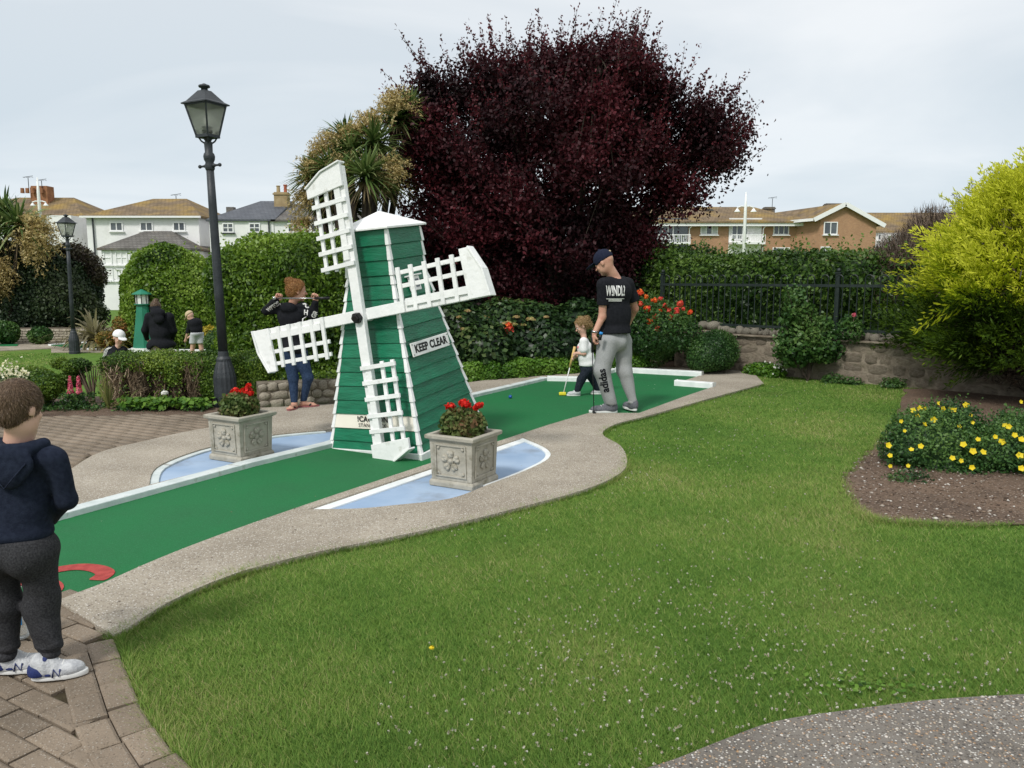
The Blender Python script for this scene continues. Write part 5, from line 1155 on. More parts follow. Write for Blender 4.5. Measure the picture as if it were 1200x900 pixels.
# ================================================================== CLIPPED LOW HEDGE AND BED PLANTS
bare = leafmat('bare_hedge_twig', [(.07, .05, .03), (.19, .135, .085), (.33, .25, .165), (.45, .36, .25)], .05, .9)
hx0, hx1 = P(118, 450, 9.3).x, P(262, 450, 9.3).x
t_ = thing('low_hedge', 'low flat topped clipped hedge with bare brown patches on its face', 'hedge', (-4.2, 9.35, 0))
top = lambda p: ev([('b', ((hx0 + hx1) / 2, 9.42, .50), ((hx1 - hx0) / 2, .24, .085), .07), ('b', (hx1 - .05, 9.4, .33), (.28, .26, .26), .1), ('b', (-3.95, 9.38, .40), (.12, .24, .17), .1)], p, .06)
shrub(t_, top, (hx0 - .3, 8.95, -.05), (hx1 + .55, 9.9, .8), .035, 21000, .026, L_['box'], .03, 11, 71, .7, (-.03, .03), .8)
r = np.random.default_rng(8); n_ = 9000; x = r.uniform(hx0, hx1 - .05, n_); y = 9.36 + r.uniform(-.16, .15, n_); z = r.uniform(.0, .52, n_); st_x = np.round(x / .23) * .23; x = st_x + (x - st_x) * (.35 + z * 1.2)
leafobj('bare_twigs', [leaves(np.stack([x, y - .08 * np.sin(st_x * 20), z], 1), r.normal(size=(n_, 3)), r.uniform(.08, .22, n_), .06, .3, dirs=np.stack([(x - st_x) * 3 + .3 * r.normal(size=n_), .25 * r.normal(size=n_), np.ones(n_)], 1), rnd=np.clip(r.random(n_) * .8 + .2 * np.sin(st_x * 31), 0, 1))], bare, t_)
MB().box(((hx0 + hx1) / 2, 9.46, .24), (hx1 - hx0 - .15, .16, .46)).obj('inner_twigs', M['joint'], t_)
for (o_) in [t_.children[-1]]: o_.matrix_parent_inverse = wmat(t_).inverted()
nG = 800; x = r.uniform(hx0, hx1, nG); k = np.sin(x * 9) + np.sin(x * 21 + 1) > .15; x = x[k]; zq = r.uniform(.05, .5, len(x)); leafobj('side_foliage', [leaves(np.stack([x, 9.17 + .05 * r.normal(size=len(x)), zq], 1), np.tile([0, -1., .4], (len(x), 1)), .028, .7, .7)], L_['box'], t_)
hx2, hx3 = P(268, 450, 9.5).x, P(313, 450, 9.5).x
shr('low_hedge', 'full green end section of clipped hedge right behind the tall lamp post', 'hedge', (-3.1, 9.55, 0), lambda p: ev([('b', ((hx2 + hx3) / 2 + .02, 9.62, .30), ((hx3 - hx2) / 2 + .02, .30, .32), .12)], p, .05), (hx2 - .2, 9.1, -.05), (hx3 + .25, 10.1, .8), .035, 11000, .026, L_['box'], lump=.03, lf_=11, seed=72, off=(-.03, .03))
shr('clipped_bush', 'squat dark green clipped bush at the left end of the hedge line behind the boy', 'hedge', (-5.6, 9.1, 0), lambda p: ev([pxe(38, 452, 9.1, 34, 21, 30), pxe(28, 462, 9.1, 26, 18, 24)], p, .1), (-6.2, 8.5, -.05), (-4.9, 9.7, .75), .035, 12000, .028, L_['box'], lump=.04, lf_=10, seed=73, off=(-.03, .03))
tp = shr('clipped_bush', 'small green cushion topped clipped bush on bare stems above the pink lupins', 'hedge', (-5.05, 9.3, 0), lambda p: ev([pxe(91, 429, 9.35, 17, 8, 15), pxe(70, 426, 9.5, 10, 6, 10), pxe(86, 442, 9.4, 12, 9, 12)], p, .03), (-5.6, 8.9, .2), (-4.6, 9.8, .75), .03, 6500, .026, L_['box'], lump=.03, lf_=12, seed=74, off=(-.03, .03))
mb = MB()
for i in range(14): mb.tube([(-4.98 + random.uniform(-.04, .04), 9.36, 0), (-5.0 + random.uniform(-.16, .1), 9.36 + random.uniform(-.1, .1), .46)], [.012, .005], 5)
mb.obj('bare_stems', M['twig'], tp, world=True)
# lupins
for i, (a, b, hh) in enumerate(((85, 451, .0), (95, 450, .0))):
    c = P(a, 489, 8.95); t2 = thing('lupin', ['left hand pink lupin spike below the small clipped bush', 'right hand pink lupin spike below the small clipped bush'][i], 'flower', (c.x, 8.95, 0), 0, 'pink lupins in the hedge bed')
    zz1 = P(a, 441, 8.95).z; zz0 = P(a, 461, 8.95).z; n_ = 150; z = RNG.uniform(zz0, zz1, n_); rr = .033 * (1 - (z - zz0) / (zz1 - zz0) * .75); an = RNG.uniform(0, 6.28, n_)
    leafobj('flower_spike', [leaves(np.stack([c.x + rr * np.cos(an), 8.95 + rr * np.sin(an), z], 1), np.stack([np.cos(an), np.sin(an), .3 + 0 * an], 1), .026, .8, .4)], L_['pink'], t2)
    MB().tube([(c.x, 8.95, 0), (c.x, 8.95, zz1)], .005, 5).obj('stem', M['twig'], t2, world=True)
    n_ = 420; pp = np.stack([c.x + .07 * RNG.normal(size=n_), 8.97 + .06 * RNG.normal(size=n_), RNG.uniform(0, zz0, n_)], 1); leafobj('leaves', [leaves(pp, RNG.normal(size=(n_, 3)) + np.array([0, -.4, .8]), .05, .4, .5)], L_['shrubg'], t2)
# iris blades
for i, a in enumerate((128, 146)):
    c = P(a, 488, 8.95); t2 = thing('iris_clump', ['clump of tall pale narrow iris leaves in front of the hedge', 'clump of arching thin grassy leaves right of the tall pale iris leaves'][i], 'plant', (c.x, 8.95, 0)); r = np.random.default_rng(i + 5)
    q = unit(r.normal(size=(26 if i == 0 else 34, 3)) * (.16 if i == 0 else .5) + np.array([0, 0, 1.0])); leafobj('blades', [straps((c.x, 8.95, 0), 0, .46 if i == 0 else .36, .017, q, .15 if i == 0 else .6, r, 5)], leafmat('iris_leaf', [(.10, .14, .03), (.22, .24, .07), (.32, .30, .12)], .3), t2)
# strawberry like leaves
for i, (a, lab) in enumerate(((165, 'patch of broad bright leaves under the hedge below the white flower'), (187, 'second patch of broad bright leaves directly below the white flower'), (222, 'patch of broad bright leaves just left of the lamp post base'))):
    c = P(a, 481, 8.85); nm = thing('leafy_plant', ['patch of broad bright leaves nearest the arching grassy clump', 'patch of broad bright leaves directly below the white flower', 'patch of broad bright leaves just left of the lamp post base'][i], 'plant', (c.x, 8.9, 0))
    n_ = 240; pp = np.stack([c.x + .12 * RNG.normal(size=n_), 8.92 + .07 * RNG.normal(size=n_), .05 + .09 * RNG.random(n_) * (1 if i != 1 else 1.1)], 1); nn = RNG.normal(size=(n_, 3)) * .5 + np.array([0, -.4, 1.]); leafobj('leaves', [leaves(pp, nn, .06, .95, .3)], L_['edge'], nm)
c = P(193, 460, 8.95); t2 = thing('white_daisy', 'single white flower on a thin stem in front of the hedge', 'flower', (c.x, 8.95, 0)); d_ = unit(RNG.normal(size=(40, 3)) * np.array([1, 1, .3])); leafobj('petals', [leaves(np.array(c) + d_ * .032, d_ + np.array([0, 0, .6]), .035, .8, .2)], L_['whitep'], t2)['kind'] = 'stuff'; MB().tube([(c.x, 8.95, 0), tuple(c)], .004, 4).obj('stem', M['twig'], t2, world=True)
for (a, b, lab, mt, dpt) in ((5, 438, 'spikes of cream flowers at the left edge behind the boy', 'creamp', 8.2), (27, 438, 'small cream flower tuft between the left flower spikes and the clipped bush', 'creamp', 8.4)):
    c = P(a, b, dpt); t2 = thing('cream_flowers', lab, 'flower', (c.x, dpt, 0)); n_ = 170 if a == 5 else 40; sx_ = .09 if a == 5 else .03
    pp = np.array(c) + RNG.normal(size=(n_, 3)) * np.array([sx_, .05, .07 if a == 5 else .03]); leafobj('petals', [leaves(pp, RNG.normal(size=(n_, 3)) + np.array([0, -1, .3]), .028, .95, .3)], L_[mt], t2)['kind'] = 'stuff'
    n_ = 260; pp = np.stack([c.x + .1 * RNG.normal(size=n_), dpt + .05 * RNG.normal(size=n_), RNG.uniform(0, c.z - .02, n_)], 1); leafobj('leaves', [leaves(pp, RNG.normal(size=(n_, 3)), .045, .4, .5)], L_['shrubg'], t2)
n_ = 2600; pp = np.stack([RNG.uniform(P(30, 486, 9).x, P(250, 486, 9).x, n_), RNG.uniform(8.75, 9.25, n_), RNG.uniform(.02, .07, n_)], 1); k = np.sin(pp[:, 0] * 7) + np.sin(pp[:, 0] * 17) > -.4; tag(leafobj('bed_ground_cover', [leaves(pp[k], RNG.normal(size=(k.sum(), 3)) * .6 + np.array([0, 0, 1.]), .035, .7, .4)], L_['shrubg']), 'low weeds scattered on the soil in front of the clipped hedge', 'plants', kind='stuff')
n_ = 1500; pp = np.stack([RNG.uniform(-2.95, -.9, n_), 0 * RNG.random(n_), RNG.uniform(.28, .36, n_)], 1); pp[:, 1] = 9.55 + (pp[:, 0] + 2.9) * .12 + .1 * RNG.normal(size=n_)
tag(leafobj('wall_top_plants', [leaves(pp, RNG.normal(size=(n_, 3)) + np.array([0, -.5, .8]), .04, .7, .5)], L_['hedge']), 'small leaves growing along the top of the pale low wall', 'plants', kind='stuff')

# ================================================================== TOY LIGHTHOUSE
c = P(170, 412, 21.3); lh = thing('toy_lighthouse', 'small tapering green lighthouse with white lantern on the far course', 'lighthouse', (c.x, 21.3, -.48), R(20))
k8 = [(.29, .12), (.13, 1.24)]
M['lhgreen'] = pmat('pale_green_paint', (.015, .17, .10), (.02, .20, .12), 3, .5)
MB().lathe([(.29, .10), (.235, .5), (.175, .95), (.14, 1.26)], 8).obj('tower', M['lhgreen'], lh)
MB().lathe([(.335, .02), (.335, .12)], 8).obj('base_ring', M['white'], lh); MB().lathe([(.25, -.02), (.25, .02)], 8).obj('plinth', M['black'], lh)
MB().lathe([(.20, 1.26), (.20, 1.285)], 8).obj('gallery', M['lhgreen'], lh); MB().lathe([(.155, 1.285), (.155, 1.53)], 8).obj('lantern', M['signwhite'], lh)
mb = MB()
for k in range(8): a = k * math.pi / 4 + .0; mb.bar((.165 * math.cos(a), .165 * math.sin(a), 1.285), (.165 * math.cos(a), .165 * math.sin(a), 1.53), .018, .018)
mb.obj('lantern_bar', M['black'], lh); MB().lathe([(.245, 1.53), (.24, 1.55), (.02, 1.665)], 8).obj('roof', M['lhgreen'], lh)

# ================================================================== BUILDINGS
def window(parent, x, y, z, w, h, mull=1, hor=0, sill=True, cur=False, mat=None):
    """on a wall facing -y, (x, z) = centre"""
    f = MB(); fw = .07; f.box((x - w / 2 + fw / 2, y - .02, z), (fw, .10, h)); f.box((x + w / 2 - fw / 2, y - .02, z), (fw, .10, h)); f.box((x, y - .02, z + h / 2 - fw / 2), (w - 2 * fw, .10, fw)); f.box((x, y - .02, z - h / 2 + fw / 2), (w - 2 * fw, .10, fw))
    for k in range(mull): xx = x - w / 2 + w * (k + 1) / (mull + 1); f.box((xx, y - .018, z), (.06, .09, h - 2 * fw))
    for k in range(hor): z2 = z - h / 2 + h * (k + 1) / (hor + 1); f.box((x, y - .016, z2), (w - 2 * fw, .08, .05))
    o = f.obj('window', M['pvc'], parent); MB().box((x, y - .004, z), (w - .02, .03, h - .02)).obj('pane', M['curtain'] if cur else M['pane'], o)
    if cur: MB().box((x, y - .022, z), (.25 * w, .01, h - .14)).obj('pane', M['pane'], o)
    if sill: MB().box((x, y - .06, z - h / 2 - .04), (w + .16, .18, .06)).obj('sill', M['pvc'] if sill is True else sill, o)
    return o
def hip_roof(x0, x1, y0, y1, ze, zr, ins, ov=.25, ins2=None):
    a, b, c, d = x0 - ov, x1 + ov, y0 - ov, y1 + ov; ym = (c + d) / 2; i2 = ins if ins2 is None else ins2
    return MB().add([(a, c, ze), (b, c, ze), (b, d, ze), (a, d, ze), (x0 + ins, ym, zr), (x1 - i2, ym, zr), (a, c, ze - .12), (b, c, ze - .12), (b, d, ze - .12), (a, d, ze - .12)],
                    [(0, 1, 5, 4), (1, 2, 5), (2, 3, 4, 5), (3, 0, 4), (6, 9, 8, 7), (0, 6, 7, 1), (1, 7, 8, 2), (2, 8, 9, 3), (3, 9, 6, 0)])
def chimney(parent, x, y, z, w, d, h, mat, pots, potmat):
    o = MB().box((x, y, z + h / 2), (w, d, h)).box((x, y, z + h - .12), (w + .12, d + .12, .1)).obj('chimney', mat, parent)
    for px_ in pots: MB().lathe([(.13, z + h), (.11, z + h + .35), (.14, z + h + .40), (.13, z + h + .44)], 8, (x + px_, y, 0)).obj('chimney_pot', potmat, o)
    return o
def aerial(parent, x, y, z, h):
    mb = MB(); mb.tube([(x, y, z), (x, y, z + h)], .025, 5); mb.tube([(x - .35, y, z + h), (x + .35, y, z + h + .1)], .018, 4)
    for k in range(4): mb.tube([(x - .3 + k * .2, y - .12, z + h), (x - .3 + k * .2, y + .12, z + h)], .012, 4)
    return mb.obj('aerial', M['iron'], parent)
D1 = 52.0
def bx(px, D=D1): return P(px, 300, D).x
def bz(py, D=D1): return P(600, py, D).z
def house_frame(name, label, x, D): return thing(name, label, 'house', (x, D, -.6))
def hp(mb, name, mat, parent, **k): return mb.obj(name, mat, parent, world=True, **k)
# world-positioned helpers: wrap MB.obj so building parts can be written in world coordinates
_orig = MB.obj
def build_house(fn):
    global _world_default
    MB.obj = lambda s, name, mat, parent=None, smooth=False, bev=0, world=True: _orig(s, name, mat, parent, smooth, bev, True if parent else False)
    fn(); MB.obj = _orig
def hA():
    x0, x1 = bx(104), bx(235); ze, zr = bz(253), bz(237); t_ = house_frame('white_house', 'white rendered house with mossy brown hipped roof and three small upper windows', (x0 + x1) / 2, D1)
    MB().box(((x0 + x1) / 2, D1 + 4, (ze - .6) / 2), (x1 - x0, 8, ze + .6)).obj('wall', M['render'], t_)
    hip_roof(x0, x1, D1, D1 + 8, ze, zr + .6, 2.6, .2, 2.3).obj('roof', M['tileroof'], t_); MB().box(((x0 + x1) / 2, D1 - .3, ze - .08), (x1 - x0 + .5, .12, .12)).obj('gutter', M['pvc'], t_)
    MB().tube([(x0 + .5, D1 - .1, 0), (x0 + .45, D1 - .1, ze - .1)], .05, 6).obj('drainpipe', M['iron'], t_)
    for a, w in ((139, 15), (174, 15), (212, 14)): window(t_, bx(a), D1, bz(265.5), w * D1 / F_PX, 10.5 * D1 / F_PX, 1)
    # lower projecting roof and sun room
    yf = D1 - 2.6; Yf = yf; f = lambda a: P(a, 300, Yf).x; g = lambda b: P(600, b, Yf).z
    lx0, lx1 = f(118), f(222); hip_roof(lx0, lx1, yf, D1 + 2.2, g(291), g(278) + .5, 1.7, .15, 2).obj('lower_roof', M['greyroof'], t_)
    MB().box(((lx0 + lx1) / 2, (yf + D1) / 2 - .02, (g(291)) / 2 - .3), (lx1 - lx0 - .1, D1 - yf - .1, g(291) + .4)).obj('lower_wall', M['render'], t_)
    for a, w in ((126, 10), (142, 14)): window(t_, f(a), yf + .05, g(302), w * Yf / F_PX, 17 * Yf / F_PX, 1 if w > 10 else 0, 1)
    window(t_, f(157), yf + .05, g(302), 12 * Yf / F_PX, 17 * Yf / F_PX, 1, 1); window(t_, f(142), yf + .05, g(322), 14 * Yf / F_PX, 14 * Yf / F_PX, 1, 1); window(t_, f(126), yf + .05, g(322), 10 * Yf / F_PX, 14 * Yf / F_PX, 0, 1)
    aerial(t_, bx(180), D1 + 4, bz(240), 1.0)
    MB().tube([(bx(120), D1 + 4, bz(248)), (bx(120), D1 + 4, bz(240))], .12, 6).obj('vent_pipe', M['iron'], t_)
build_house(hA)
def hB():
    D = 50.0; F = lambda a: P(a, 300, D).x; Z = lambda b: P(600, b, D).z; x0, x1 = F(247), F(322); ze, zr = Z(257), Z(240); t_ = house_frame('white_house', 'white rendered house with dark slate roof and a buff chimney right of the lamp post', (x0 + x1) / 2, D)
    MB().box(((x0 + x1) / 2, D + 4, (ze - .6) / 2), (x1 - x0, 8, ze + .6)).obj('wall', M['render'], t_)
    hip_roof(x0, x1, D, D + 8, ze, zr + .6, 2.0, .15, -.15).obj('roof', M['slate'], t_)
    for a in (269, 300): window(t_, F(a), D, Z(267), 13 * D / F_PX, 11 * D / F_PX, 1, 1, M['iron'])
    for a in (269, 300): window(t_, F(a), D, Z(296), 12 * D / F_PX, 11 * D / F_PX, 1, 1)
    MB().tube([(F(317), D - .1, 0), (F(317), D - .1, ze)], .05, 6).obj('drainpipe', M['iron'], t_)
    chimney(t_, F(317), D + 3, Z(246), .85, .7, 1.35, M['chimstone'], (-.22,), M['chimstone']); MB().lathe([(.11, Z(246) + 1.35), (.10, Z(246) + 1.75), (.14, Z(246) + 1.8), (.13, Z(246) + 1.85)], 8, (F(317) + .24, D + 3, 0)).obj('chimney_pot', M['terracotta'], t_)
    MB().box((F(234), D + 6, Z(262)), (.5, .5, 3.0)).box((F(239), D + 6.5, Z(250)), (1.4, .5, 1.2)).obj('rear_chimney', M['greyroof'], t_)
    t2 = house_frame('white_house', 'white rendered house with mossy grey roof partly hidden behind the windmill sail', F(345), D)
    xa, xb = F(322) + .02, F(430); MB().box(((xa + xb) / 2, D + 4.01, (ze - .6) / 2), (xb - xa, 7.9, ze + .6)).obj('wall', M['render'], t2)
    hip_roof(xa, xb, D, D + 8, ze - .02, zr + .4, -.15, .15, 2).obj('roof', M['greyroof'], t2)
    for a in (345, 372, 400): window(t2, F(a), D, Z(267), 13 * D / F_PX, 11 * D / F_PX, 1, 0)
build_house(hB)
def hC():
    D = 56.0; F = lambda a: P(a, 300, D).x; Z = lambda b: P(600, b, D).z; x0, x1 = F(-60), F(99); ze = Z(254); t_ = house_frame('white_house', 'white rendered house with brick chimney stacks behind the cabbage palm at the far left', (x0 + x1) / 2, D)
    MB().box(((x0 + x1) / 2, D + 4, (ze - .6) / 2), (x1 - x0, 8, ze + .6)).obj('wall', M['render'], t_); hip_roof(x0, x1, D, D + 8, ze, Z(237) + .7, 2.6, .2, 2.6).obj('roof', M['tileroof'], t_)
    for a in (11, 22, 31): MB().box((F(a), D + 2 + (a % 3), Z(232)), (.62, .9, 2.2)).obj('chimney', M['chimbrick'], t_)
    for a in (8, 14, 21, 31): MB().lathe([(.14, 0), (.12, .35)], 8, (F(a), D + 2.4, Z(222))).obj('chimney_pot', M['chimbrick'], t_)
    aerial(t_, F(15), D + 2.5, Z(220), 1.0); aerial(t_, F(31), D + 2.5, Z(222), .9)
    MB().box((F(105), D - 1.5, Z(257) - 3.2), (1.6, 4, 6.4)).obj('link_wall', M['render'], t_)
    yy = D - 1.8; MB().add([(F(70), yy, Z(291)), (F(112), yy, Z(291)), (F(88), yy + 1.7, Z(274))], [(0, 1, 2)]).box((F(90), yy + .6, Z(291) - 1.5), (F(112) - F(70), 1.2, 3.0)).obj('lower_roof', M['greyroof'], t_)
build_house(hC)
def hD():
    D = 62.0; F = lambda a: P(a, 300, D).x; Z = lambda b: P(600, b, D).z; ze = Z(262); x0, x1 = F(700), F(938)
    t_ = thing('brick_flats', 'long buff brick block of flats with mossy roof and balconies', 'flats', ((x0 + x1) / 2, D, -.6))
    MB().box(((x0 + x1) / 2, D + 4.5, (ze - .6) / 2), (x1 - x0, 9, ze + .6)).obj('wall', M['brick'], t_)
    hip_roof(x0, x1, D - .4, D + 9, ze + .12, Z(243) + .4, .5, .3, 2.5).obj('roof', M['tileroof'], t_); MB().box(((x0 + x1) / 2, D - .55, ze - .05), (x1 - x0 + .9, .12, .34)).obj('fascia', M['pvc'], t_)
    for a, w, h, b in ((830, 20, 12, 269), (914, 18, 12, 269), (915, 20, 6, 293)): window(t_, F(a), D, Z(b), w * D / F_PX, h * D / F_PX, 2, 0, True, a == 830)
    for xa, xb in ((766, 805), (853, 891)):
        A, B = F(xa), F(xb); bl = MB().box(((A + B) / 2, D - .03, Z(279)), (B - A, .10, 3.0)).obj('balcony_recess', M['render'] if xa > 800 else M['pane'], t_)
        MB().box(((A + B) / 2, D - .55, Z(285.5)), (B - A, 1.1, .16)).obj('balcony_floor', M['pvc'], t_)
        rl = MB().box(((A + B) / 2, D - 1.05, Z(276)), (B - A, .05, .06)); nb = int((B - A) / .13)
        for k in range(nb + 1): rl.box((A + (B - A) * k / nb, D - 1.05, Z(281)), (.035, .03, .62))
        rl.obj('balcony_rail', M['pvc'], t_)
        window(t_, A + (B - A) * .32, D - .09, Z(272), (B - A) * .5, 1.15, 2, 0, False)
        MB().tube([(B + .1, D - .15, Z(300)), (B + .1, D - .15, Z(268)), (B + .35, D - .4, Z(263))], .05, 6).obj('drainpipe', M['pvc'], t_)
    chimney(t_, F(918), D + 4, Z(250), .8, .6, .8, M['greyroof'], (), M['greyroof']); chimney(t_, F(840), D + 3, Z(252), .5, .5, .7, M['greyroof'], (), M['greyroof']); aerial(t_, F(922), D + 4, Z(245), 1.2)
    # gable block, forward and turned
    D2 = 60.0; F = lambda a: P(a, 300, D2).x; Z = lambda b: P(600, b, D2).z
    t2 = thing('brick_flats', 'buff brick gable end block with white bargeboards and one upper window', 'flats', (F(985), D2, -.6)); xl, xr, xm = F(959.5), F(1025), F(986); zl, zr_, zm = Z(256.5), Z(263), Z(239)
    W = MB(); pts = [(xl, -.6), (xr, -.6), (xr, Z(262)), (xm, Z(240)), (xl, Z(256))]; back = 11
    vs = [(x, D2, z) for x, z in pts] + [(x - 1.2, D2 + back, z) for x, z in pts]; W.add(vs, [(0, 1, 2, 3, 4), (9, 8, 7, 6, 5)] + [(i + 5, (i + 1) % 5 + 5, (i + 1) % 5, i) for i in range(5)]); W.obj('wall', M['brick'], t2)
    sw = F(925); MB().add([(sw, D2 + 4, -.6), (xl, D2 + .01, -.6), (xl, D2 + .01, Z(257)), (sw, D2 + 4, Z(257) + .05)], [(0, 1, 2, 3)]).add([(xl, D2 + .02, -.6), (xl, D2 + 9, -.6), (xl, D2 + 9, Z(257)), (xl, D2 + .02, Z(257))], [(0, 1, 2, 3)]).obj('side_wall', M['brick'], t2)
    MB().add([(xl - .5, D2 - .3, Z(257.5)), (xm, D2 - .3, Z(240) + .12), (xm - 2.2, D2 + 9, Z(241) + .2), (sw - 1.2, D2 + 4, Z(257.5)), (xr + .4, D2 - .3, Z(265)), (xr - 1, D2 + 9, Z(265))], [(0, 1, 2, 3), (1, 4, 5, 2)]).obj('roof', M['tileroof'], t2)
    MB().bar((xl - .6, D2 - .33, Z(258)), (xm, D2 - .33, Z(239.5)), .07, .30, (0, 0, 1)).bar((xm, D2 - .33, Z(239.5)), (xr + .5, D2 - .33, Z(265)), .07, .30, (0, 0, 1)).obj('bargeboard', M['pvc'], t2)
    MB().bar((xl - .6, D2 - .2, Z(257.5)), (sw - .8, D2 + 3.9, Z(258.5)), .1, .2).obj('fascia', M['pvc'], t2)
    window(t2, F(971.5), D2, Z(267.5), 16 * D2 / F_PX, 14.5 * D2 / F_PX, 1, 0, True); window(t2, F(967), D2, Z(293), 12 * D2 / F_PX, 8 * D2 / F_PX, 1, 0, True)
    window(t2, F(936.6) + .3, D2 + 2.2, Z(270), .4, 1.0, 0, 1, True); chimney(t2, F(1003), D2 + 5, Z(246), 1.1, .6, .9, M['greyroof'], (), M['greyroof'])
    D3 = 70.0; F = lambda a: P(a, 300, D3).x; Z = lambda b: P(600, b, D3).z
    t3 = house_frame('white_house', 'low white house with long brown tiled roof right of the gable end flats', F(1080), D3); MB().box(((F(1022) + F(1200)) / 2, D3 + 4, Z(271) / 2 - .3), (F(1200) - F(1022), 8, Z(271) + .6)).obj('wall', M['render'], t3)
    hip_roof(F(1022), F(1200), D3, D3 + 8, Z(271), Z(249) + .3, .1, .25, 2).obj('roof', M['tileroof'], t3)
    for a in (1031, 1041): window(t3, F(a), D3, Z(278), 8 * D3 / F_PX, 7 * D3 / F_PX, 1, 0)
    MB().box((F(1050), D3 - .8, Z(284)), (F(1070) - F(1030), 1.6, Z(276) - Z(292))).obj('bay', M['render'], t3)
build_house(hD)
def seafront_lamp(px, ytop, ybell, D, label, bw, ybase=300):
    c = P(px, ybell, D); t_ = thing('seafront_lamp', label, 'lamp post', (c.x, D, -.6), 0, 'white seafront lamps with two bell shades'); zt = P(px, ytop, D).z + .6; zb2 = c.z + .6; k = bw
    MB().tube([(0, 0, 0), (0, 0, zt - .8), (0, 0, zt)], [.11, .08, .03], 10).obj('pole', M['white'], t_, True)
    mb = MB()
    for s_ in (-1, 1): mb.tube([(0, 0, zb2 + k * .5), (s_ * k * .5, 0, zb2 + k * .55), (s_ * k, 0, zb2 + k * .4), (s_ * k, 0, zb2 + k * .25)], .035, 6)
    mb.obj('bracket', M['white'], t_, True)
    for s_ in (-1, 1): MB().lathe([(.06 * k, .30 * k), (.12 * k, .24 * k), (.22 * k, .08 * k), (.36 * k, -.10 * k), (.38 * k, -.14 * k), (.30 * k, -.14 * k)], 12, (s_ * k, 0, zb2)).obj('bell_shade', M['white'], t_, True)
seafront_lamp(873.5, 225, 247, 45, 'white double bell shade lamp post in front of the brick flats', .45)
seafront_lamp(46, 208, 240, 45, 'white double bell shade lamp post above the cabbage palm at the left', .36)

# ================================================================== PEOPLE
M['skin'] = pmat('skin', (.50, .27, .19), (.58, .33, .235), 12, .5, .12, 120, .35, c3=(.50, .21, .15), sc3=9, t3=(.5, .75), bdist=.002)
M['skinkid'] = pmat('child_skin', (.60, .36, .27), (.66, .41, .32), 12, .5, .08, 120, .35, c3=(.60, .27, .20), sc3=9, t3=(.55, .8), bdist=.002)
def cloth(name, a, b, sc=30, bump=.5, bsc=220, c3=None, rough=.9): return pmat(name, a, b, sc, rough, bump, bsc, .15, c3=c3, sc3=6, t3=(.5, .75), bdist=.003)
M['navy'] = cloth('navy_fleece', (.010, .014, .028), (.017, .023, .042), 60)
M['charcoal'] = cloth('charcoal_marl', (.022, .022, .025), (.048, .048, .052), 160, .6)
M['blackcloth'] = cloth('black_cotton', (.009, .010, .013), (.015, .016, .020), 40)
M['greymarl'] = cloth('grey_marl', (.27, .28, .28), (.36, .37, .37), 140)
M['whitecloth'] = cloth('white_cotton', (.78, .78, .78), (.84, .84, .84), 40)
M['denim'] = cloth('dark_denim', (.010, .014, .022), (.025, .032, .045), 60)
M['bluedenim'] = cloth('blue_denim', (.018, .035, .075), (.035, .06, .115), 50)
M['floral'] = cloth('pink_floral', (.55, .38, .40), (.70, .58, .58), 14, c3=(.25, .12, .16))
M['palegrey'] = cloth('pale_grey_cotton', (.45, .46, .48), (.52, .53, .55), 30)
M['capnavy'] = cloth('navy_cap', (.010, .013, .03), (.016, .02, .04), 60)
M['capbeige'] = cloth('beige_cap', (.48, .38, .24), (.55, .44, .29), 60)
M['shoegrey'] = cloth('grey_knit_shoe', (.10, .105, .12), (.16, .165, .18), 120)
M['shoewhite'] = pmat('white_shoe', (.38, .39, .41), (.56, .57, .58), 40, .5, .4, 150)
M['shoeblue'] = pmat('blue_shoe', (.012, .025, .11), (.02, .035, .15), 60, .6, .3, 200)
M['sole'] = pmat('white_sole', (.68, .68, .66), (.76, .76, .74), 20, .6)
M['pinkshoe'] = pmat('pink_sandal', (.25, .08, .09), (.35, .12, .12), 30, .6)
M['print'] = pmat('white_print', (.72, .72, .70), (.8, .8, .78), 60, .7)
M['eye'] = pmat('eye_white', (.75, .75, .73), None, 5, .2); M['iris'] = pmat('eye_dark', (.03, .02, .015), None, 5, .2); M['lip'] = pmat('lip', (.42, .14, .12), None, 5, .5)
M['yellowplastic'] = pmat('yellow_plastic', (.72, .62, .03), (.78, .68, .05), 10, .4); M['palegrip'] = pmat('tan_grip', (.62, .42, .14), (.70, .50, .2), 30, .6)
HAIR = {'brown': leafmat('brown_hair', [(.105, .066, .042), (.17, .112, .072), (.26, .175, .115)], .15, .45), 'ginger': leafmat('ginger_hair', [(.18, .075, .025), (.36, .17, .055), (.55, .31, .12)], .2, .45), 'blonde': leafmat('dark_blonde_hair', [(.20, .12, .05), (.38, .25, .11), (.58, .42, .22)], .2, .45)}
A3 = np.array
def frame(fwd, up):
    f = unit(A3(fwd, float)); u = A3(up, float); u = unit(u - f * (u @ f)); r = np.cross(f, u); return np.stack([r, f, u], 1)   # columns: right, forward, up
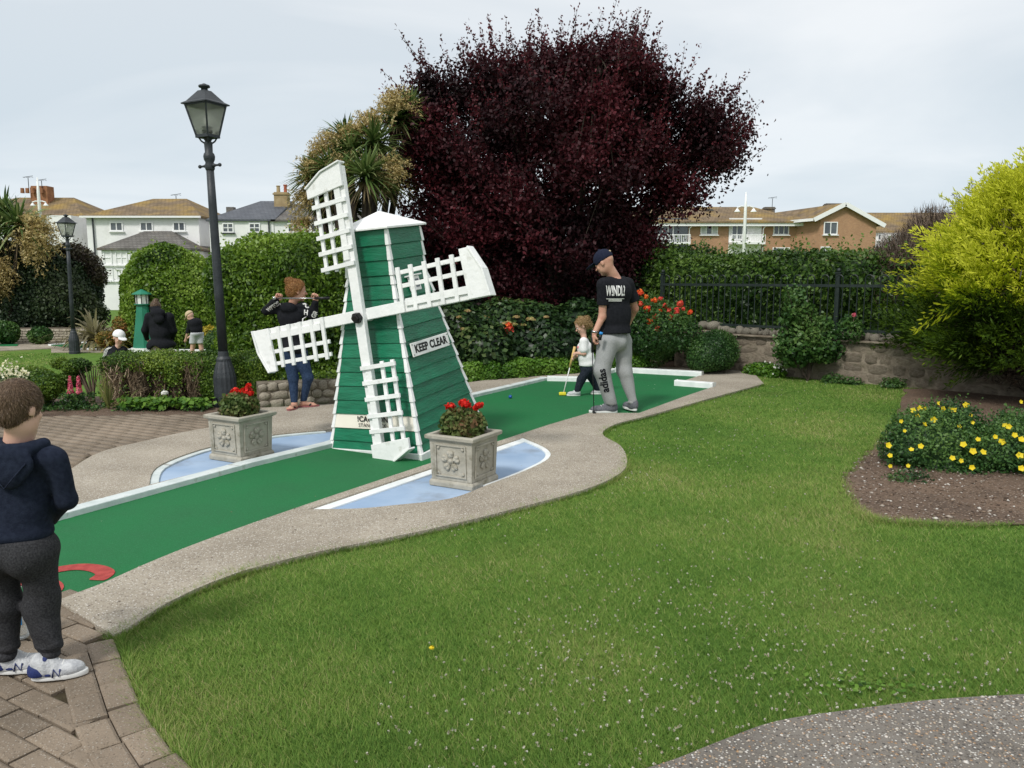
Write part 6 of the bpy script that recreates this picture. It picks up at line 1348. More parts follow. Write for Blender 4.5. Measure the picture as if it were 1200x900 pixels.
def head_prims(c, H, F):
    """c = centre of the head, H = chin to crown, F = frame"""
    g = lambda x, y, z: tuple(A3(c, float) + F @ (A3([x, y, z]) * H)); q = lambda *r: tuple(H * v for v in r)
    return [('e', g(0, -.06, .10), q(.335, .42, .40), F, .02 * H), ('e', g(0, .09, -.20), q(.255, .28, .29), F, .08 * H), ('e', g(0, .27, .04), q(.20, .11, .06), F, .08 * H), ('c', g(0, .355, .0), g(0, .44, -.12), .028 * H, .05 * H, .05 * H),
            ('e', g(0, .335, -.26), q(.10, .05, .035), F, .03 * H), ('e', g(0, .25, -.42), q(.11, .09, .08), F, .06 * H), ('e', g(-.16, .26, -.13), q(.09, .07, .08), F, .06 * H), ('e', g(.16, .26, -.13), q(.09, .07, .08), F, .06 * H),
            ('e', g(-.335, -.04, -.05), q(.035, .08, .12), F, .015 * H), ('e', g(.335, -.04, -.05), q(.035, .08, .12), F, .015 * H)], g
def eyes(root, c, H, F):
    g = lambda x, y, z: tuple(A3(c, float) + F @ (A3([x, y, z]) * H))
    for s_ in (-1, 1):
        MB().ball(g(s_ * .135, .31, .0), .048 * H, 10, 6).obj('eye', M['eye'], root, True, world=True); MB().ball(g(s_ * .135, .345, -.005), .022 * H, 8, 5).obj('iris', M['iris'], root, True, world=True)
        MB().tube([g(s_ * .07, .345, .075), g(s_ * .14, .35, .095), g(s_ * .20, .31, .075)], [.012 * H, .016 * H, .008 * H], 5).obj('eyebrow', HAIRM, root, True, world=True)
    MB().tube([g(-.085, .365, -.262), g(0, .385, -.258), g(.085, .365, -.262)], [.012 * H, .02 * H, .012 * H], 5).obj('mouth', M['lip'], root, True, world=True)
HAIRM = pmat('brow_hair', (.08, .05, .03), None, 5, .8)
def hand_prims(w, d, n, s=1.0, curl=.9, side=1):
    """w wrist, d pointing direction, n palm normal (palm side), side = +1 / -1 thumb side"""
    w = A3(w, float); d = unit(A3(d, float)); n = A3(n, float); n = unit(n - d * (n @ d)); t = np.cross(d, n) * side
    pr = [('c', tuple(w), tuple(w + d * .03 * s), .024 * s, .026 * s, .01), ('c', tuple(w + d * .035 * s + t * .018 * s), tuple(w + d * .080 * s + t * .022 * s), .019 * s, .0145 * s, .012), ('c', tuple(w + d * .035 * s - t * .014 * s), tuple(w + d * .076 * s - t * .024 * s), .019 * s, .0145 * s, .012)]
    for i, (o_, L) in enumerate(((.030, .070), (.011, .080), (-.010, .074), (-.030, .058))):
        b = w + d * (.084 - abs(i - 1.2) * .004) * s + t * o_ * s; a = 0; p = b
        for j, fr in enumerate((.45, .32, .23)):
            a += curl * (.75 if j == 0 else 1.0) * (1 + .06 * i); q = p + (d * math.cos(a) + n * math.sin(a)) * L * fr * s; pr.append(('c', tuple(p), tuple(q), (.0095 - .001 * j) * s, (.0088 - .001 * j) * s, .005)); p = q
    b = w + d * .025 * s + t * .026 * s; q = b + (d * .6 + t * .5 + n * .5) * .036 * s; e = q + (d * .75 + n * .65 - t * .1) * .032 * s
    pr += [('c', tuple(b), tuple(q), .0125 * s, .0105 * s, .008), ('c', tuple(q), tuple(e), .0105 * s, .0085 * s, .004)]
    return pr
def bounds(prims, m):
    lo = A3([1e9] * 3); hi = -lo
    for q in prims:
        if q[0] == 'c':
            for k in (1, 2): lo = np.minimum(lo, A3(q[k]) - max(q[3], q[4])); hi = np.maximum(hi, A3(q[k]) + max(q[3], q[4]))
        else: r = max(q[2]); lo = np.minimum(lo, A3(q[1]) - r); hi = np.maximum(hi, A3(q[1]) + r)
    return lo - m, hi + m
def piece(name, prims, mat, root, vox, k=.03, fold=0, ff=18, seed=1, cut=None, foldw=None):
    lo, hi = bounds(prims, .03 + fold)
    def fn(p):
        d = ev(prims, p, k)
        if fold:
            w_ = foldw(p) if foldw else 1; pq = p * A3([1, 1, .8], np.float32); d = d + fold * w_ * (.55 * snoise(pq, ff, seed, 2) + 1.1 * (np.abs(snoise(pq + .01, ff * .9, seed + 50, 1)) - .35))
        if cut: d = smax(d, cut(p), .006)
        return d
    return sdfobj(name, fn, lo, hi, vox, mat, root)
def shoe(root, ank, toe, L, W, mat, sole_mat, s=1.0, accent=None):
    """ank, toe on plan: heel position and direction; rests on z of ank[2]"""
    h = A3(ank, float); d = A3(toe, float) - h; d[2] = 0; d = unit(d); F = frame(d, (0, 0, 1)); g = lambda x, y, z: tuple(h + F @ A3([x * W, y * L, z]))
    up = [('e', g(0, .26, .045 * s), (W * .46, L * .30, .055 * s), F), ('e', g(0, .62, .032 * s), (W * .50, L * .36, .036 * s), F), ('e', g(0, .15, .07 * s), (W * .38, L * .16, .045 * s), F)]
    z0 = h[2]; piece('shoe_upper', up, mat, root, .007 * s, .02, cut=lambda p: (z0 + .012 * s) - p[..., 2])
    if accent: piece('shoe_accent', [('e', g(0, .12, .042 * s), (W * .49, L * .21, .045 * s), F), ('e', g(0, .24, .078 * s), (W * .38, L * .14, .032 * s), F), ('e', g(0, .34, .028 * s), (W * .50, L * .12, .018 * s), F)], accent, root, .007 * s, .02, cut=lambda p: (z0 + .02 * s) - p[..., 2])
    if accent:
        mb = MB(); N_ = [(.475, .40, .018), (.475, .43, .052), (.475, .52, .020), (.475, .55, .050)]
        mb.tube([g(a, b, c * s) for a, b, c in N_], .0035 * s, 5); mb.obj('side_mark', accent, root, True, world=True)
    ol = [];
    for t in np.linspace(0, 2 * math.pi, 28, endpoint=False): y = .5 - .53 * math.cos(t); x = math.sin(t) * (.50 if y > .5 else .44); ol.append((x, y))
    pts = [A3(g(x, y, 0)) for x, y in ol]; mb = MB(); mb.prism([(p[0], p[1]) for p in pts], z0 + .001, z0 + .024 * s); mb.obj('shoe_sole', sole_mat, root, True, .004, world=True)
    if accent or mat is M['shoegrey']:
        mb = MB()
        for yy in (.42, .5, .58): mb.tube([g(-.26, yy, .062 * s), g(0, yy + .01, (.088 - (yy - .42) * .12) * s), g(.26, yy, .062 * s)], .0035 * s, 5)
        mb.obj('laces', M['sole'], root, True, world=True)
def limb(a, b, c, r0, r1, r2, k=.02): return [('c', tuple(a), tuple(b), r0, r1, k), ('c', tuple(b), tuple(c), r1 * .98, r2, k)]
def project_text(name, s, size, mat, parent, target, origin, xdir, ydir, cast, bold=0, sx=1.0, sub=None):
    """wrap lettering on to a garment: text in a plane through origin, pushed along `cast` on to the cloth"""
    me = text_mesh(s, size, mat, bold); bt = BVHTree.FromPolygons([wv for wv in [tuple(v.co) for v in target.data.vertices]], [tuple(p.vertices) for p in target.data.polygons])
    import bmesh; bmx = bmesh.new(); bmx.from_mesh(me); bmesh.ops.triangulate(bmx, faces=bmx.faces); 
    for _ in range(2): bmesh.ops.subdivide_edges(bmx, edges=[e for e in bmx.edges if e.calc_length() > size * .16], cuts=1); bmesh.ops.triangulate(bmx, faces=bmx.faces)
    X, Y, C_ = Vector(xdir).normalized(), Vector(ydir).normalized(), Vector(cast).normalized(); O = Vector(origin)
    for v in bmx.verts:
        p = O + X * (v.co.x * sx) + Y * v.co.y; h = bt.ray_cast(p - C_ * .5, C_)
        v.co = (h[0] if h[0] else p) - C_ * (.0035 + (v.co.z > .0004) * .001)
    bmx.to_mesh(me); bmx.free(); return link(name, me, mat, parent, world=True)
def strands(root, prims, n, L, w, mat, flow, seed, off=.0, vox=.012, keep=None, name='hair', spread=.35):
    """hair: a shell plus many thin blades that follow flow(p, n)"""
    lo, hi = bounds(prims, .03); f = lambda p: ev(prims, p, .02); fn = (lambda p: smax(f(p), keep(p), .01)) if keep else f
    V, Fq = surfnet(fn, lo, hi, vox); cap = link(name, npmesh(name, V, Fq, np.clip(.25 + .2 * np.sin(np.arange(len(V))), 0, 1)), mat, root, True, world=True)
    p, nn = scatter(V, Fq, n, (-.002, .003)); d = unit(flow(p, nn) + spread * RNG.normal(size=p.shape))
    leafobj('strands', [leaves(p + d * L * .3, nn, L * RNG.uniform(.6, 1.2, n), w, .5, dirs=d)], mat, cap); return cap

# ---- boy in the foreground ----------------------------------------------
D = 2.80; q = lambda px, py, dy=0: tuple(P(px, py, D + dy))
boy = thing('person', 'small boy from behind in navy hoodie and charcoal joggers at the left edge', 'person', (P(20, 780, D).x, D, .03))
hc = A3(q(23, 478, .0)); Fh = frame((.28, 1, -.20), (0.02, .1, 1)); H = .190
hp_, gh = head_prims(hc, H, Fh); gz = .03
sL, sR = A3(q(-24, 540, .01)), A3(q(64, 538, -.0)); ch = A3(q(20, 560, .02)); pel = A3(q(20, 640, .01)); eL, eR = A3(q(-42, 588, -.01)), A3(q(79, 586, .02)); wL, wR = A3(q(-18, 618, .16)), A3(q(55, 612, .17))
hipL, hipR = A3(q(0, 648, .0)), A3(q(42, 648, .0)); kL, kR = A3(q(5, 705, .03)), A3(q(50, 705, .02)); aL, aR = A3(q(8, 768, .02)), A3(q(58, 766, 0))
body = hp_ + [('c', tuple(hc + A3([0, -.005, -.07])), tuple(ch + A3([0, 0, .06])), .046, .052, .03), ('e', tuple(ch), (.10, .07, .10)), ('e', tuple((ch + pel) / 2), (.09, .068, .12)), ('e', tuple(pel), (.105, .075, .08)), ('c', tuple(sL), tuple(sR), .034, .034)]
body += limb(sL, eL, wL, .032, .027, .020) + limb(sR, eR, wR, .032, .027, .020) + limb(hipL, kL, aL, .058, .040, .027) + limb(hipR, kR, aR, .058, .040, .027)
body += hand_prims(wL + A3([.01, .02, 0]), (.7, .7, -.1), (.3, -.3, 1), .62, .7, 1) + hand_prims(wR + A3([-.01, .02, 0]), (-.7, .7, -.1), (-.3, -.3, 1), .62, .7, -1)
piece('body', body, M['skinkid'], boy, .0065, .02); eyes(boy, hc, H, Fh)
cut_h = lambda zc: (lambda p: zc - p[..., 2])
hood = [('e', tuple(ch + A3([0, .0, .0])), (.124, .092, .11)), ('e', tuple(ch + A3([0, .0, -.07])), (.123, .096, .12)), ('e', tuple((ch + pel) / 2 + A3([0, 0, -.01])), (.126, .098, .13)), ('e', tuple(pel + A3([0, 0, .055])), (.136, .102, .055)), ('c', tuple(sL + A3([.03, 0, .0])), tuple(sR - A3([.03, 0, .0])), .043, .043, .04), ('c', tuple(sL + A3([.06, 0, .022])), tuple(sR + A3([-.06, 0, .022])), .042, .042, .04)]
hood += [('c', tuple(sL), tuple(eL), .044, .038, .03), ('c', tuple(eL), tuple(wL), .038, .031, .02), ('c', tuple(sR), tuple(eR), .044, .038, .03), ('c', tuple(eR), tuple(wR), .038, .031, .02)]
nb = hc + A3([0, -.01, -.105])
zhem = pel[2] + .035
jk = piece('hoodie', hood, M['navy'], boy, .0065, .025, .0085, 16, 3, cut=lambda p: smax(zhem - p[..., 2], -s_cone(p, tuple(nb + A3([0, .01, .0])), tuple(nb + A3([0, .0, .12])), .048, .060), .012))
piece('hem_rib', [('e', tuple(pel + A3([0, 0, .045])), (.128, .096, .03))], M['navy'], boy, .0065, .01, .001, 60, 3, cut=lambda p: smax((zhem - .028) - p[..., 2], p[..., 2] - (zhem + .012), .006))
# hood lying on the back: a thick folded crescent with a pointed fall
hd = []
for t in np.linspace(-1, 1, 9): hd.append(A3([nb[0] + .078 * t, nb[1] - .066 * (1 - abs(t) ** 1.7) + .006, nb[2] - .040 + .016 * abs(t) ** 2]))
hprims = [('c', tuple(a), tuple(b), .019, .019, .02) for a, b in zip(hd[:-1], hd[1:])] + [('e', (nb[0] - .004, nb[1] - .072, nb[2] - .080), (.088, .024, .060)), ('e', (nb[0] - .004, nb[1] - .078, nb[2] - .125), (.050, .020, .045)), ('c', tuple(hd[0]), (nb[0] - .058, nb[1] + .055, nb[2] - .035), .017, .012, .02), ('c', tuple(hd[-1]), (nb[0] + .058, nb[1] + .055, nb[2] - .035), .017, .012, .02)]
piece('hood', hprims, M['navy'], boy, .005, .03, .003, 30, 5, cut=lambda p: -s_cone(p, tuple(nb + A3([0, .01, -.03])), tuple(nb + A3([0, .0, .12])), .046, .062))
mb = MB(); mb.tube([(nb[0] - .07, nb[1] - .088, nb[2] - .075), (nb[0] - .035, nb[1] - .103, nb[2] - .122), (nb[0] - .004, nb[1] - .107, nb[2] - .160), (nb[0] + .028, nb[1] - .103, nb[2] - .122), (nb[0] + .065, nb[1] - .088, nb[2] - .075)], .0028, 5); mb.obj('hood_seam', M['navy'], boy, True, world=True)
tr = [('e', tuple(pel), (.132, .098, .090)), ('e', tuple(pel + A3([.055, -.045, -.02])), (.075, .07, .085)), ('e', tuple(pel + A3([-.055, -.045, -.02])), (.075, .07, .085))]
tr += [('c', tuple(hipL + A3([-.004, 0, 0])), tuple(kL), .072, .056, .03), ('c', tuple(kL), tuple(aL + A3([0, 0, .02])), .056, .043, .03), ('c', tuple(hipR + A3([.004, 0, 0])), tuple(kR), .072, .056, .03), ('c', tuple(kR), tuple(aR + A3([0, 0, .02])), .056, .043, .03)]
tr += [('e', tuple(aL + A3([0, 0, .034])), (.048, .048, .016)), ('e', tuple(aR + A3([0, 0, .034])), (.048, .048, .016))]
ztop = zhem + .01
ftr = lambda p: .5 + 1.0 * np.exp(-((p[..., 2] - (aL[2] + .06)) / .07) ** 2) + .7 * np.exp(-((p[..., 2] - kL[2]) / .06) ** 2)
piece('joggers', tr, M['charcoal'], boy, .0065, .018, .012, 22, 9, cut=lambda p: smax(p[..., 2] - ztop, (aL[2] + .012) - p[..., 2], .004), foldw=ftr)
for a in (aL, aR): piece('cuff', [('e', tuple(a + A3([0, 0, .002])), (.038, .038, .03))], M['charcoal'], boy, .0055, .01, .001, 60, 5, cut=lambda p, a=a: np.abs(p[..., 2] - a[2] - .003) - .018)
piece('back_pocket', [('b', tuple(pel + A3([.060, -.092, -.02])), (.036, .012, .034), .006)], M['charcoal'], boy, .005, .01, .001, 40, 2)
MB().tube([tuple(pel + A3([0, -.094, .03])), tuple(pel + A3([0, -.084, -.03])), tuple(pel + A3([0, -.03, -.10]))], .0035, 5).obj('seam', M['blackcloth'], boy, True, world=True)
hL_, hR_ = aL.copy(), aR.copy(); 
shoe(boy, (aR[0] - .048, aR[1] - .035, gz), (aR[0] + .17, aR[1] + .035, gz), .180, .074, M['shoewhite'], M['sole'], .9, M['shoeblue'])
shoe(boy, (aL[0] - .050, aL[1] + .0, gz), (aL[0] + .12, aL[1] + .04, gz), .195, .082, M['shoewhite'], M['sole'], .9, M['shoeblue'])
g2 = gh; hair = [('e', g2(0, -.070, .115), (.352 * H, .430 * H, .415 * H), Fh), ('e', g2(0, -.24, -.12), (.235 * H, .205 * H, .22 * H), Fh)]
kf = lambda p: np.maximum(((p - A3(g2(0, .24, .0), np.float32)) @ A3(Fh[:, 1] * 1.0 - Fh[:, 2] * .75, np.float32)), (A3(g2(0, 0, -.36), np.float32)[2] - p[..., 2]))
kf2 = lambda p: np.maximum(kf(p), -(np.minimum(s_ell(p, g2(.36, .02, -.10), (.09 * H, .15 * H, .17 * H), Fh), s_ell(p, g2(-.36, .02, -.10), (.09 * H, .15 * H, .17 * H), Fh))))
crown = A3(g2(.05, -.25, .42))
strands(boy, hair, 16000, .019, .06, HAIR['brown'], lambda p, n: unit(p - crown) * .9 + A3([0, 0, -.35]) + n * .12, 3, vox=.007, keep=kf2, spread=.16)
# ---- water bottle
bt = G(27, 767, .03); b_ = thing('water_bottle', 'clear plastic water bottle with blue label on the paving behind the boy\'s legs', 'bottle', (bt[0], bt[1] + .18, .03)); b_.location = (P(25, 745, 3.12).x, 3.12, .03)
MB().lathe([(.026, .0), (.031, .008), (.031, .05), (.029, .055), (.031, .06), (.031, .14), (.026, .165), (.013, .19), (.013, .2)], 20).obj('bottle_body', M['bottle'], b_, True); MB().lathe([(.0316, .062), (.0316, .132)], 20).obj('label_band', M['signwhite'], b_, True)
MB().box((.010, -.0305, .097), (.034, .004, .06)).obj('label_panel', M['bottleblue'], b_, bev=.001); MB().lathe([(.015, .2), (.015, .216)], 14).obj('cap', M['signwhite'], b_)

# ---- man ----------------------------------------------------------------
D = 8.75; man = thing('person', 'tall man in navy cap, black t-shirt and grey joggers', 'person', (P(722, 486, D).x, D, .03))
fw = A3([-.62, .78, 0]); hc = A3(q(707.5, 308, -.02)); Fh = frame((-.80, .42, -.50), (-.3, .15, 1)); H = .25; hp_, gh = head_prims(hc, H, Fh)
ch = A3(q(722, 343, 0)); pel = A3(q(721, 396, .02)); sL, sR = A3(q(707.5, 334, -.11)), A3(q(735, 333, .13)); eL, eR = A3(q(706, 371, -.10)), A3(q(744, 362, .20)); wL, wR = A3(q(696.5, 391, -.14)), A3(q(733, 386, .36))
hL, hR = A3(q(713, 402, -.06)), A3(q(730, 402, .08)); kL, kR = A3(q(705, 434, -.10)), A3(q(732.5, 434, .06)); aL, aR = A3(q(716, 476, -.04)), A3(q(741, 472, .02))
T = frame(fw, ch - pel)
body = hp_ + [('c', tuple(hc + Fh @ A3([0, -.10, -.22]) * H), tuple(A3(q(720, 326, .01))), .056, .066, .03), ('e', tuple(ch), (.17, .115, .17), T), ('e', tuple((ch + pel) / 2), (.15, .11, .18), T), ('e', tuple(pel), (.16, .12, .12), T), ('c', tuple(sL), tuple(sR), .055, .055)]
body += limb(sL, eL, wL, .050, .042, .028) + limb(sR, eR, wR, .050, .042, .028) + limb(hL, kL, aL, .085, .055, .038) + limb(hR, kR, aR, .085, .055, .038)
body += hand_prims(wL, (-.15, 0, -1), (.9, .3, 0), 1.02, .95, 1) + hand_prims(wR, (-.6, .3, -.5), (0, -.5, -.5), 1.0, .6, -1)
piece('body', body, M['skin'], man, .008, .022)
shz = A3(q(720, 390, 0))[2]; tee = [('e', tuple(ch + A3([0, 0, .0])), (.205, .142, .17), T), ('e', tuple((ch + pel) / 2 + A3([0, 0, .03])), (.190, .148, .22), T), ('e', tuple(pel + A3([0, 0, .06])), (.186, .148, .13), T), ('c', tuple(sL), tuple(sR), .066, .066, .05), ('c', tuple(sL + A3([.06, .04, .032])), tuple(sR + A3([-.06, -.04, .032])), .055, .055, .05)]
def tee_fn(p):
    d = ev(tee, p, .03)
    for s_, e in ((sL, eL), (sR, eR)):
        m_ = s_ + (e - s_) * .66; ax_ = unit(e - s_).astype(np.float32); a = s_cone(p, tuple(s_), tuple(s_ + (e - s_) * .85), .070, .076); a = smax(a, (p - m_.astype(np.float32)) @ ax_, .004); d = smin(d, a, .03)
    d = d + .013 * (.5 + 1.2 * np.clip((ch[2] - .05 - p[..., 2]) / .3, 0, 1)) * snoise(p * A3([1, 1, .55], np.float32), 13, 21, 2)
    d = smax(d, shz - p[..., 2], .005); return smax(d, -s_cone(p, tuple(A3(q(719.5, 326, .0))), tuple(A3(q(713, 314, 0))), .064, .066), .006)
lo, hi = bounds(tee + [('c', tuple(sL), tuple(eL), .08, .08), ('c', tuple(sR), tuple(eR), .08, .08)], .03); tee_o = sdfobj('t_shirt', tee_fn, lo, hi, .008, M['blackcloth'], man)
jg = [('e', tuple(pel), (.172, .132, .12), T), ('e', tuple(pel + A3([.035, -.05, -.03])), (.10, .09, .11))] + [('c', tuple(hL), tuple(kL), .112, .088, .05), ('c', tuple(kL), tuple(aL + A3([0, 0, .03])), .090, .058, .04), ('c', tuple(hR), tuple(kR), .110, .086, .05), ('c', tuple(kR), tuple(aR + A3([0, 0, .03])), .086, .056, .04)]
jog = piece('joggers', jg, M['greymarl'], man, .008, .03, .021, 14, 31, cut=lambda p: smax(p[..., 2] - (shz + .05), (aR[2] - .005) - p[..., 2], .004), foldw=lambda p: .45 + .9 * np.exp(-((p[..., 2] - aL[2] - .08) / .09) ** 2) + .8 * np.exp(-((p[..., 2] - kL[2]) / .10) ** 2) + .7 * np.exp(-((p[..., 2] - hL[2]) / .08) ** 2))
for a in (aL, aR): piece('cuff', [('e', tuple(a + A3([0, 0, .01])), (.050, .050, .04))], M['greymarl'], man, .007, .01, cut=lambda p, a=a: np.abs(p[..., 2] - a[2] - .012) - .022)
shoe(man, (aL[0] + .065, aL[1] + .0, .013), (aL[0] - .3, aL[1] + .01, .013), .30, .115, M['shoegrey'], M['sole'], 1.25)
shoe(man, (aR[0] + .03, aR[1] - .05, .03), (aR[0] - .05, aR[1] + .22, .03), .29, .115, M['shoegrey'], M['sole'], 1.2)
gh_ = gh; cp = piece('cap', [('e', gh_(0, -.06, .16), (.375 * H, .455 * H, .42 * H), Fh)], M['capnavy'], man, .007, .01, cut=lambda p: -((p - A3(gh_(0, 0, .03), np.float32)) @ A3(unit(Fh[:, 2] + .12 * Fh[:, 1]), np.float32)))
piece('cap_peak', [('e', gh_(0, .50, .15), (.30 * H, .34 * H, .045 * H), frame(Fh[:, 1] - .12 * Fh[:, 2], Fh[:, 2]))], M['capnavy'], cp, .006, .01, cut=lambda p: -((p - A3(gh_(0, .26, .1), np.float32)) @ A3(Fh[:, 1], np.float32)))
MB().ball(gh_(.0, -.47, .30), .014, 8, 6).obj('cap_badge', M['capbeige'], cp, True, world=True); MB().ball(gh_(0, -.06, .585), .012, 8, 6).obj('cap_button', M['capnavy'], cp, True, world=True)
xd = A3([.80, .60, .0]); back_o = ch - fw * .0 + A3([0, 0, .018]); cst = tuple(fw)
project_text('shirt_print', 'W!NDL?', .150, M['print'], tee_o, tee_o, tuple(back_o + A3([-.045, -.02, .0])), tuple(xd), (0, 0, 1), (-.15, .98, 0), .004, .46)
mb = []
project_text('shirt_print', '____', .13, M['print'], tee_o, tee_o, tuple(back_o + A3([-.045, -.02, -.028])), tuple(xd), (0, 0, 1), (-.15, .98, 0), .0, .92)
project_text('shirt_print', 'IIIIIIIIIIIIIIIIIII', .042, M['print'], tee_o, tee_o, tuple(back_o + A3([-.045, -.02, -.095])), tuple(xd), (0, 0, 1), (-.15, .98, 0), .002, .86)
lo_ = (kL * .42 + aL * .58) + A3([.004, -.03, .06]); up_d = unit(A3([.0, 0, 1.0]) + .22 * A3([-1, 0, 0])); 
project_text('trouser_print', 'adidas', .118, M['blackcloth'], jog, jog, tuple(A3(q(708.5, 443, -.15))), tuple(-A3(up_d)), (1, 0, .2), (0, 1, 0), .003, .92) if False else project_text('trouser_print', 'adidas', .118, M['blackcloth'], jog, jog, tuple(A3(q(707.5, 446, -.15))), tuple(up_d), (-.97, 0, -.2), (0, 1, 0), .003, .92)
MB().tube([tuple(wL + A3([.004, 0, .03])), tuple(wL + A3([.002, 0, .012]))], .034, 12).obj('wristwatch', M['steel'], man, True, world=True)
# putter held by the man
hand = wL + A3([-.02, -.0, -.085]); foot_ = A3([P(696, 479, D - .12).x, D - .13, .02]); pt_ = thing('putter', 'slim dark putter hanging straight down from the man\'s left hand', 'putter', tuple(foot_))
MB().tube([tuple(hand + A3([0, 0, .10])), tuple(hand + A3([0, 0, -.12]))], [.015, .012], 8).obj('grip', M['black'], pt_, True, world=True); MB().tube([tuple(hand + A3([0, 0, -.1])), tuple(foot_ + A3([0, 0, .02]))], .0055, 6).obj('shaft', M['black'], pt_, True, world=True); MB().box(tuple(foot_ + A3([-.0, 0, .012])), (.03, .10, .024)).obj('head', M['black'], pt_, bev=.004, world=True)
pk = A3(q(704, 392, -.24)); po = thing('pocket_case', 'small black case with bright blue end poking from the man\'s trouser pocket', 'case', tuple(pk)); MB().tube([tuple(pk + A3([-.01, 0, -.06])), tuple(pk)], .018, 8).obj('case_body', M['black'], po, True, world=True); MB().tube([tuple(pk), tuple(pk + A3([.008, 0, .026]))], [.021, .018], 8).obj('case_end', pmat('bright_blue', (.02, .25, .65), None, 5, .4), po, True, world=True)

# ---- girl ----------------------------------------------------------------
D = 10.05; girl = thing('person', 'little girl in white t-shirt and dark jeans lining up a putt', 'person', (P(685, 464, D).x, D, .012))
hc = A3(q(681.5, 382, 0)); Fh = frame((-1, -.12, -.55), (-.45, 0, 1)); H = .198; hp_, gh = head_prims(hc, H, Fh)
sL, sR = A3(q(686, 400, .10)), A3(q(684, 400, -.09)); ch = A3(q(685, 408, .0)); pel = A3(q(688, 430, 0)); eL, eR = A3(q(682, 415, .11)), A3(q(684.5, 414.5, -.11)); wL, wR = A3(q(674.5, 418, .02)), A3(q(675.5, 414, -.05))
hL, hR = A3(q(687, 434, .05)), A3(q(688, 434, -.05)); kL, kR = A3(q(696, 446, .07)), A3(q(681, 445, -.05)); aL, aR = A3(q(702, 459, .09)), A3(q(675.5, 460.5, -.06)); T = frame((-1, 0, -.2), ch - pel)
body = hp_ + [('c', tuple(hc + A3([.02, 0, -.06])), tuple(ch + A3([.0, 0, .07])), .032, .040, .02), ('e', tuple(ch), (.10, .075, .10), T), ('e', tuple((ch + pel) / 2), (.09, .08, .13), T), ('e', tuple(pel), (.10, .085, .08), T), ('c', tuple(sL), tuple(sR), .036, .036)]
body += limb(sL, eL, wL, .032, .027, .02) + limb(sR, eR, wR, .032, .027, .02) + limb(hL, kL, aL, .06, .042, .028) + limb(hR, kR, aR, .06, .042, .028) + hand_prims(wL, (-.7, -.4, -.3), (-.2, -.8, -.6), .66, .9, 1) + hand_prims(wR, (-.7, .4, -.5), (-.2, .8, -.6), .66, .9, -1)
piece('body', body, M['skinkid'], girl, .0065, .02); eyes(girl, hc, H, Fh)
zt_e = pel[2] + .015
tsh = [('e', tuple(ch), (.122, .098, .10), T), ('e', tuple((ch + pel) / 2 + A3([0, 0, .01])), (.118, .105, .15), T), ('e', tuple(pel + A3([0, 0, .04])), (.120, .108, .08), T), ('c', tuple(sL), tuple(sR), .044, .044, .03), ('c', tuple(sL), tuple(sL + (eL - sL) * .7), .05, .052, .02), ('c', tuple(sR), tuple(sR + (eR - sR) * .7), .05, .052, .02)]
piece('t_shirt', tsh, M['whitecloth'], girl, .0065, .025, .006, 18, 5, cut=lambda p: np.maximum(zt_e - p[..., 2], -s_cone(p, tuple(ch + A3([-.01, 0, .10])), tuple(hc), .042, .05)))
tp_ = tuple(ch + A3([-.085, -.055, .015])); MB().ball(tp_, (.012, .02, .018), 8, 6).obj('chest_motif', L_['pink'] if False else pmat('pink_motif', (.65, .12, .16), None, 5, .8), girl, True, world=True)
piece('jeans', [('e', tuple(pel), (.108, .098, .08), T), ('c', tuple(hL), tuple(kL), .066, .052, .03), ('c', tuple(kL), tuple(aL), .052, .040, .02), ('c', tuple(hR), tuple(kR), .066, .052, .03), ('c', tuple(kR), tuple(aR), .052, .040, .02)], M['denim'], girl, .0065, .02, .004, 24, 6, cut=lambda p: smax(p[..., 2] - (zt_e + .02), .065 - p[..., 2], .004))
shoe(girl, (aR[0] + .045, aR[1], .013), (aR[0] - .2, aR[1] + .01, .013), .165, .075, M['shoewhite'], M['sole'], .85); shoe(girl, (aL[0] + .06, aL[1] + .0, .013), (aL[0] - .2, aL[1] - .02, .013), .165, .075, M['shoewhite'], M['sole'], .85)
kfg = lambda p: np.maximum((p - A3(gh(0, .16, .12), np.float32)) @ A3(unit(Fh[:, 1] - .75 * Fh[:, 2]), np.float32), -(s_ell(p, gh(-.36, .05, -.10), (.09 * H, .12 * H, .14 * H), Fh)))
strands(girl, [('e', gh(0, -.08, .11), (.35 * H, .435 * H, .415 * H), Fh), ('e', gh(0, -.28, -.12), (.22 * H, .22 * H, .22 * H), Fh), ('e', gh(0, -.50, .22), (.17 * H, .19 * H, .20 * H), Fh), ('e', gh(0, -.50, -.12), (.15 * H, .15 * H, .32 * H), Fh)], 4200, .032, .10, HAIR['blonde'], lambda p, n: -Fh[:, 1] * .5 + n * .55 + A3([0, 0, -.25]), 5, vox=.010, keep=kfg, spread=.6)
gp = (wL + wR) / 2 + A3([-.045, 0, -.02]); ft = A3([P(660, 464, D).x, D - .02, .03]); ax_ = unit(gp - ft); pt2 = thing('putter', 'child\'s putter with tan grip, white shaft and yellow head held by the little girl', 'putter', tuple(ft))
MB().tube([tuple(gp + ax_ * .13), tuple(gp - ax_ * .14)], [.017, .014], 8).obj('grip', M['palegrip'], pt2, True, world=True); MB().tube([tuple(gp - ax_ * .13), tuple(ft)], .0075, 6).obj('shaft', M['white'], pt2, True, world=True); MB().box((ft[0] - .01, ft[1], .035), (.09, .05, .04)).obj('head', M['yellowplastic'], pt2, bev=.010, world=True)

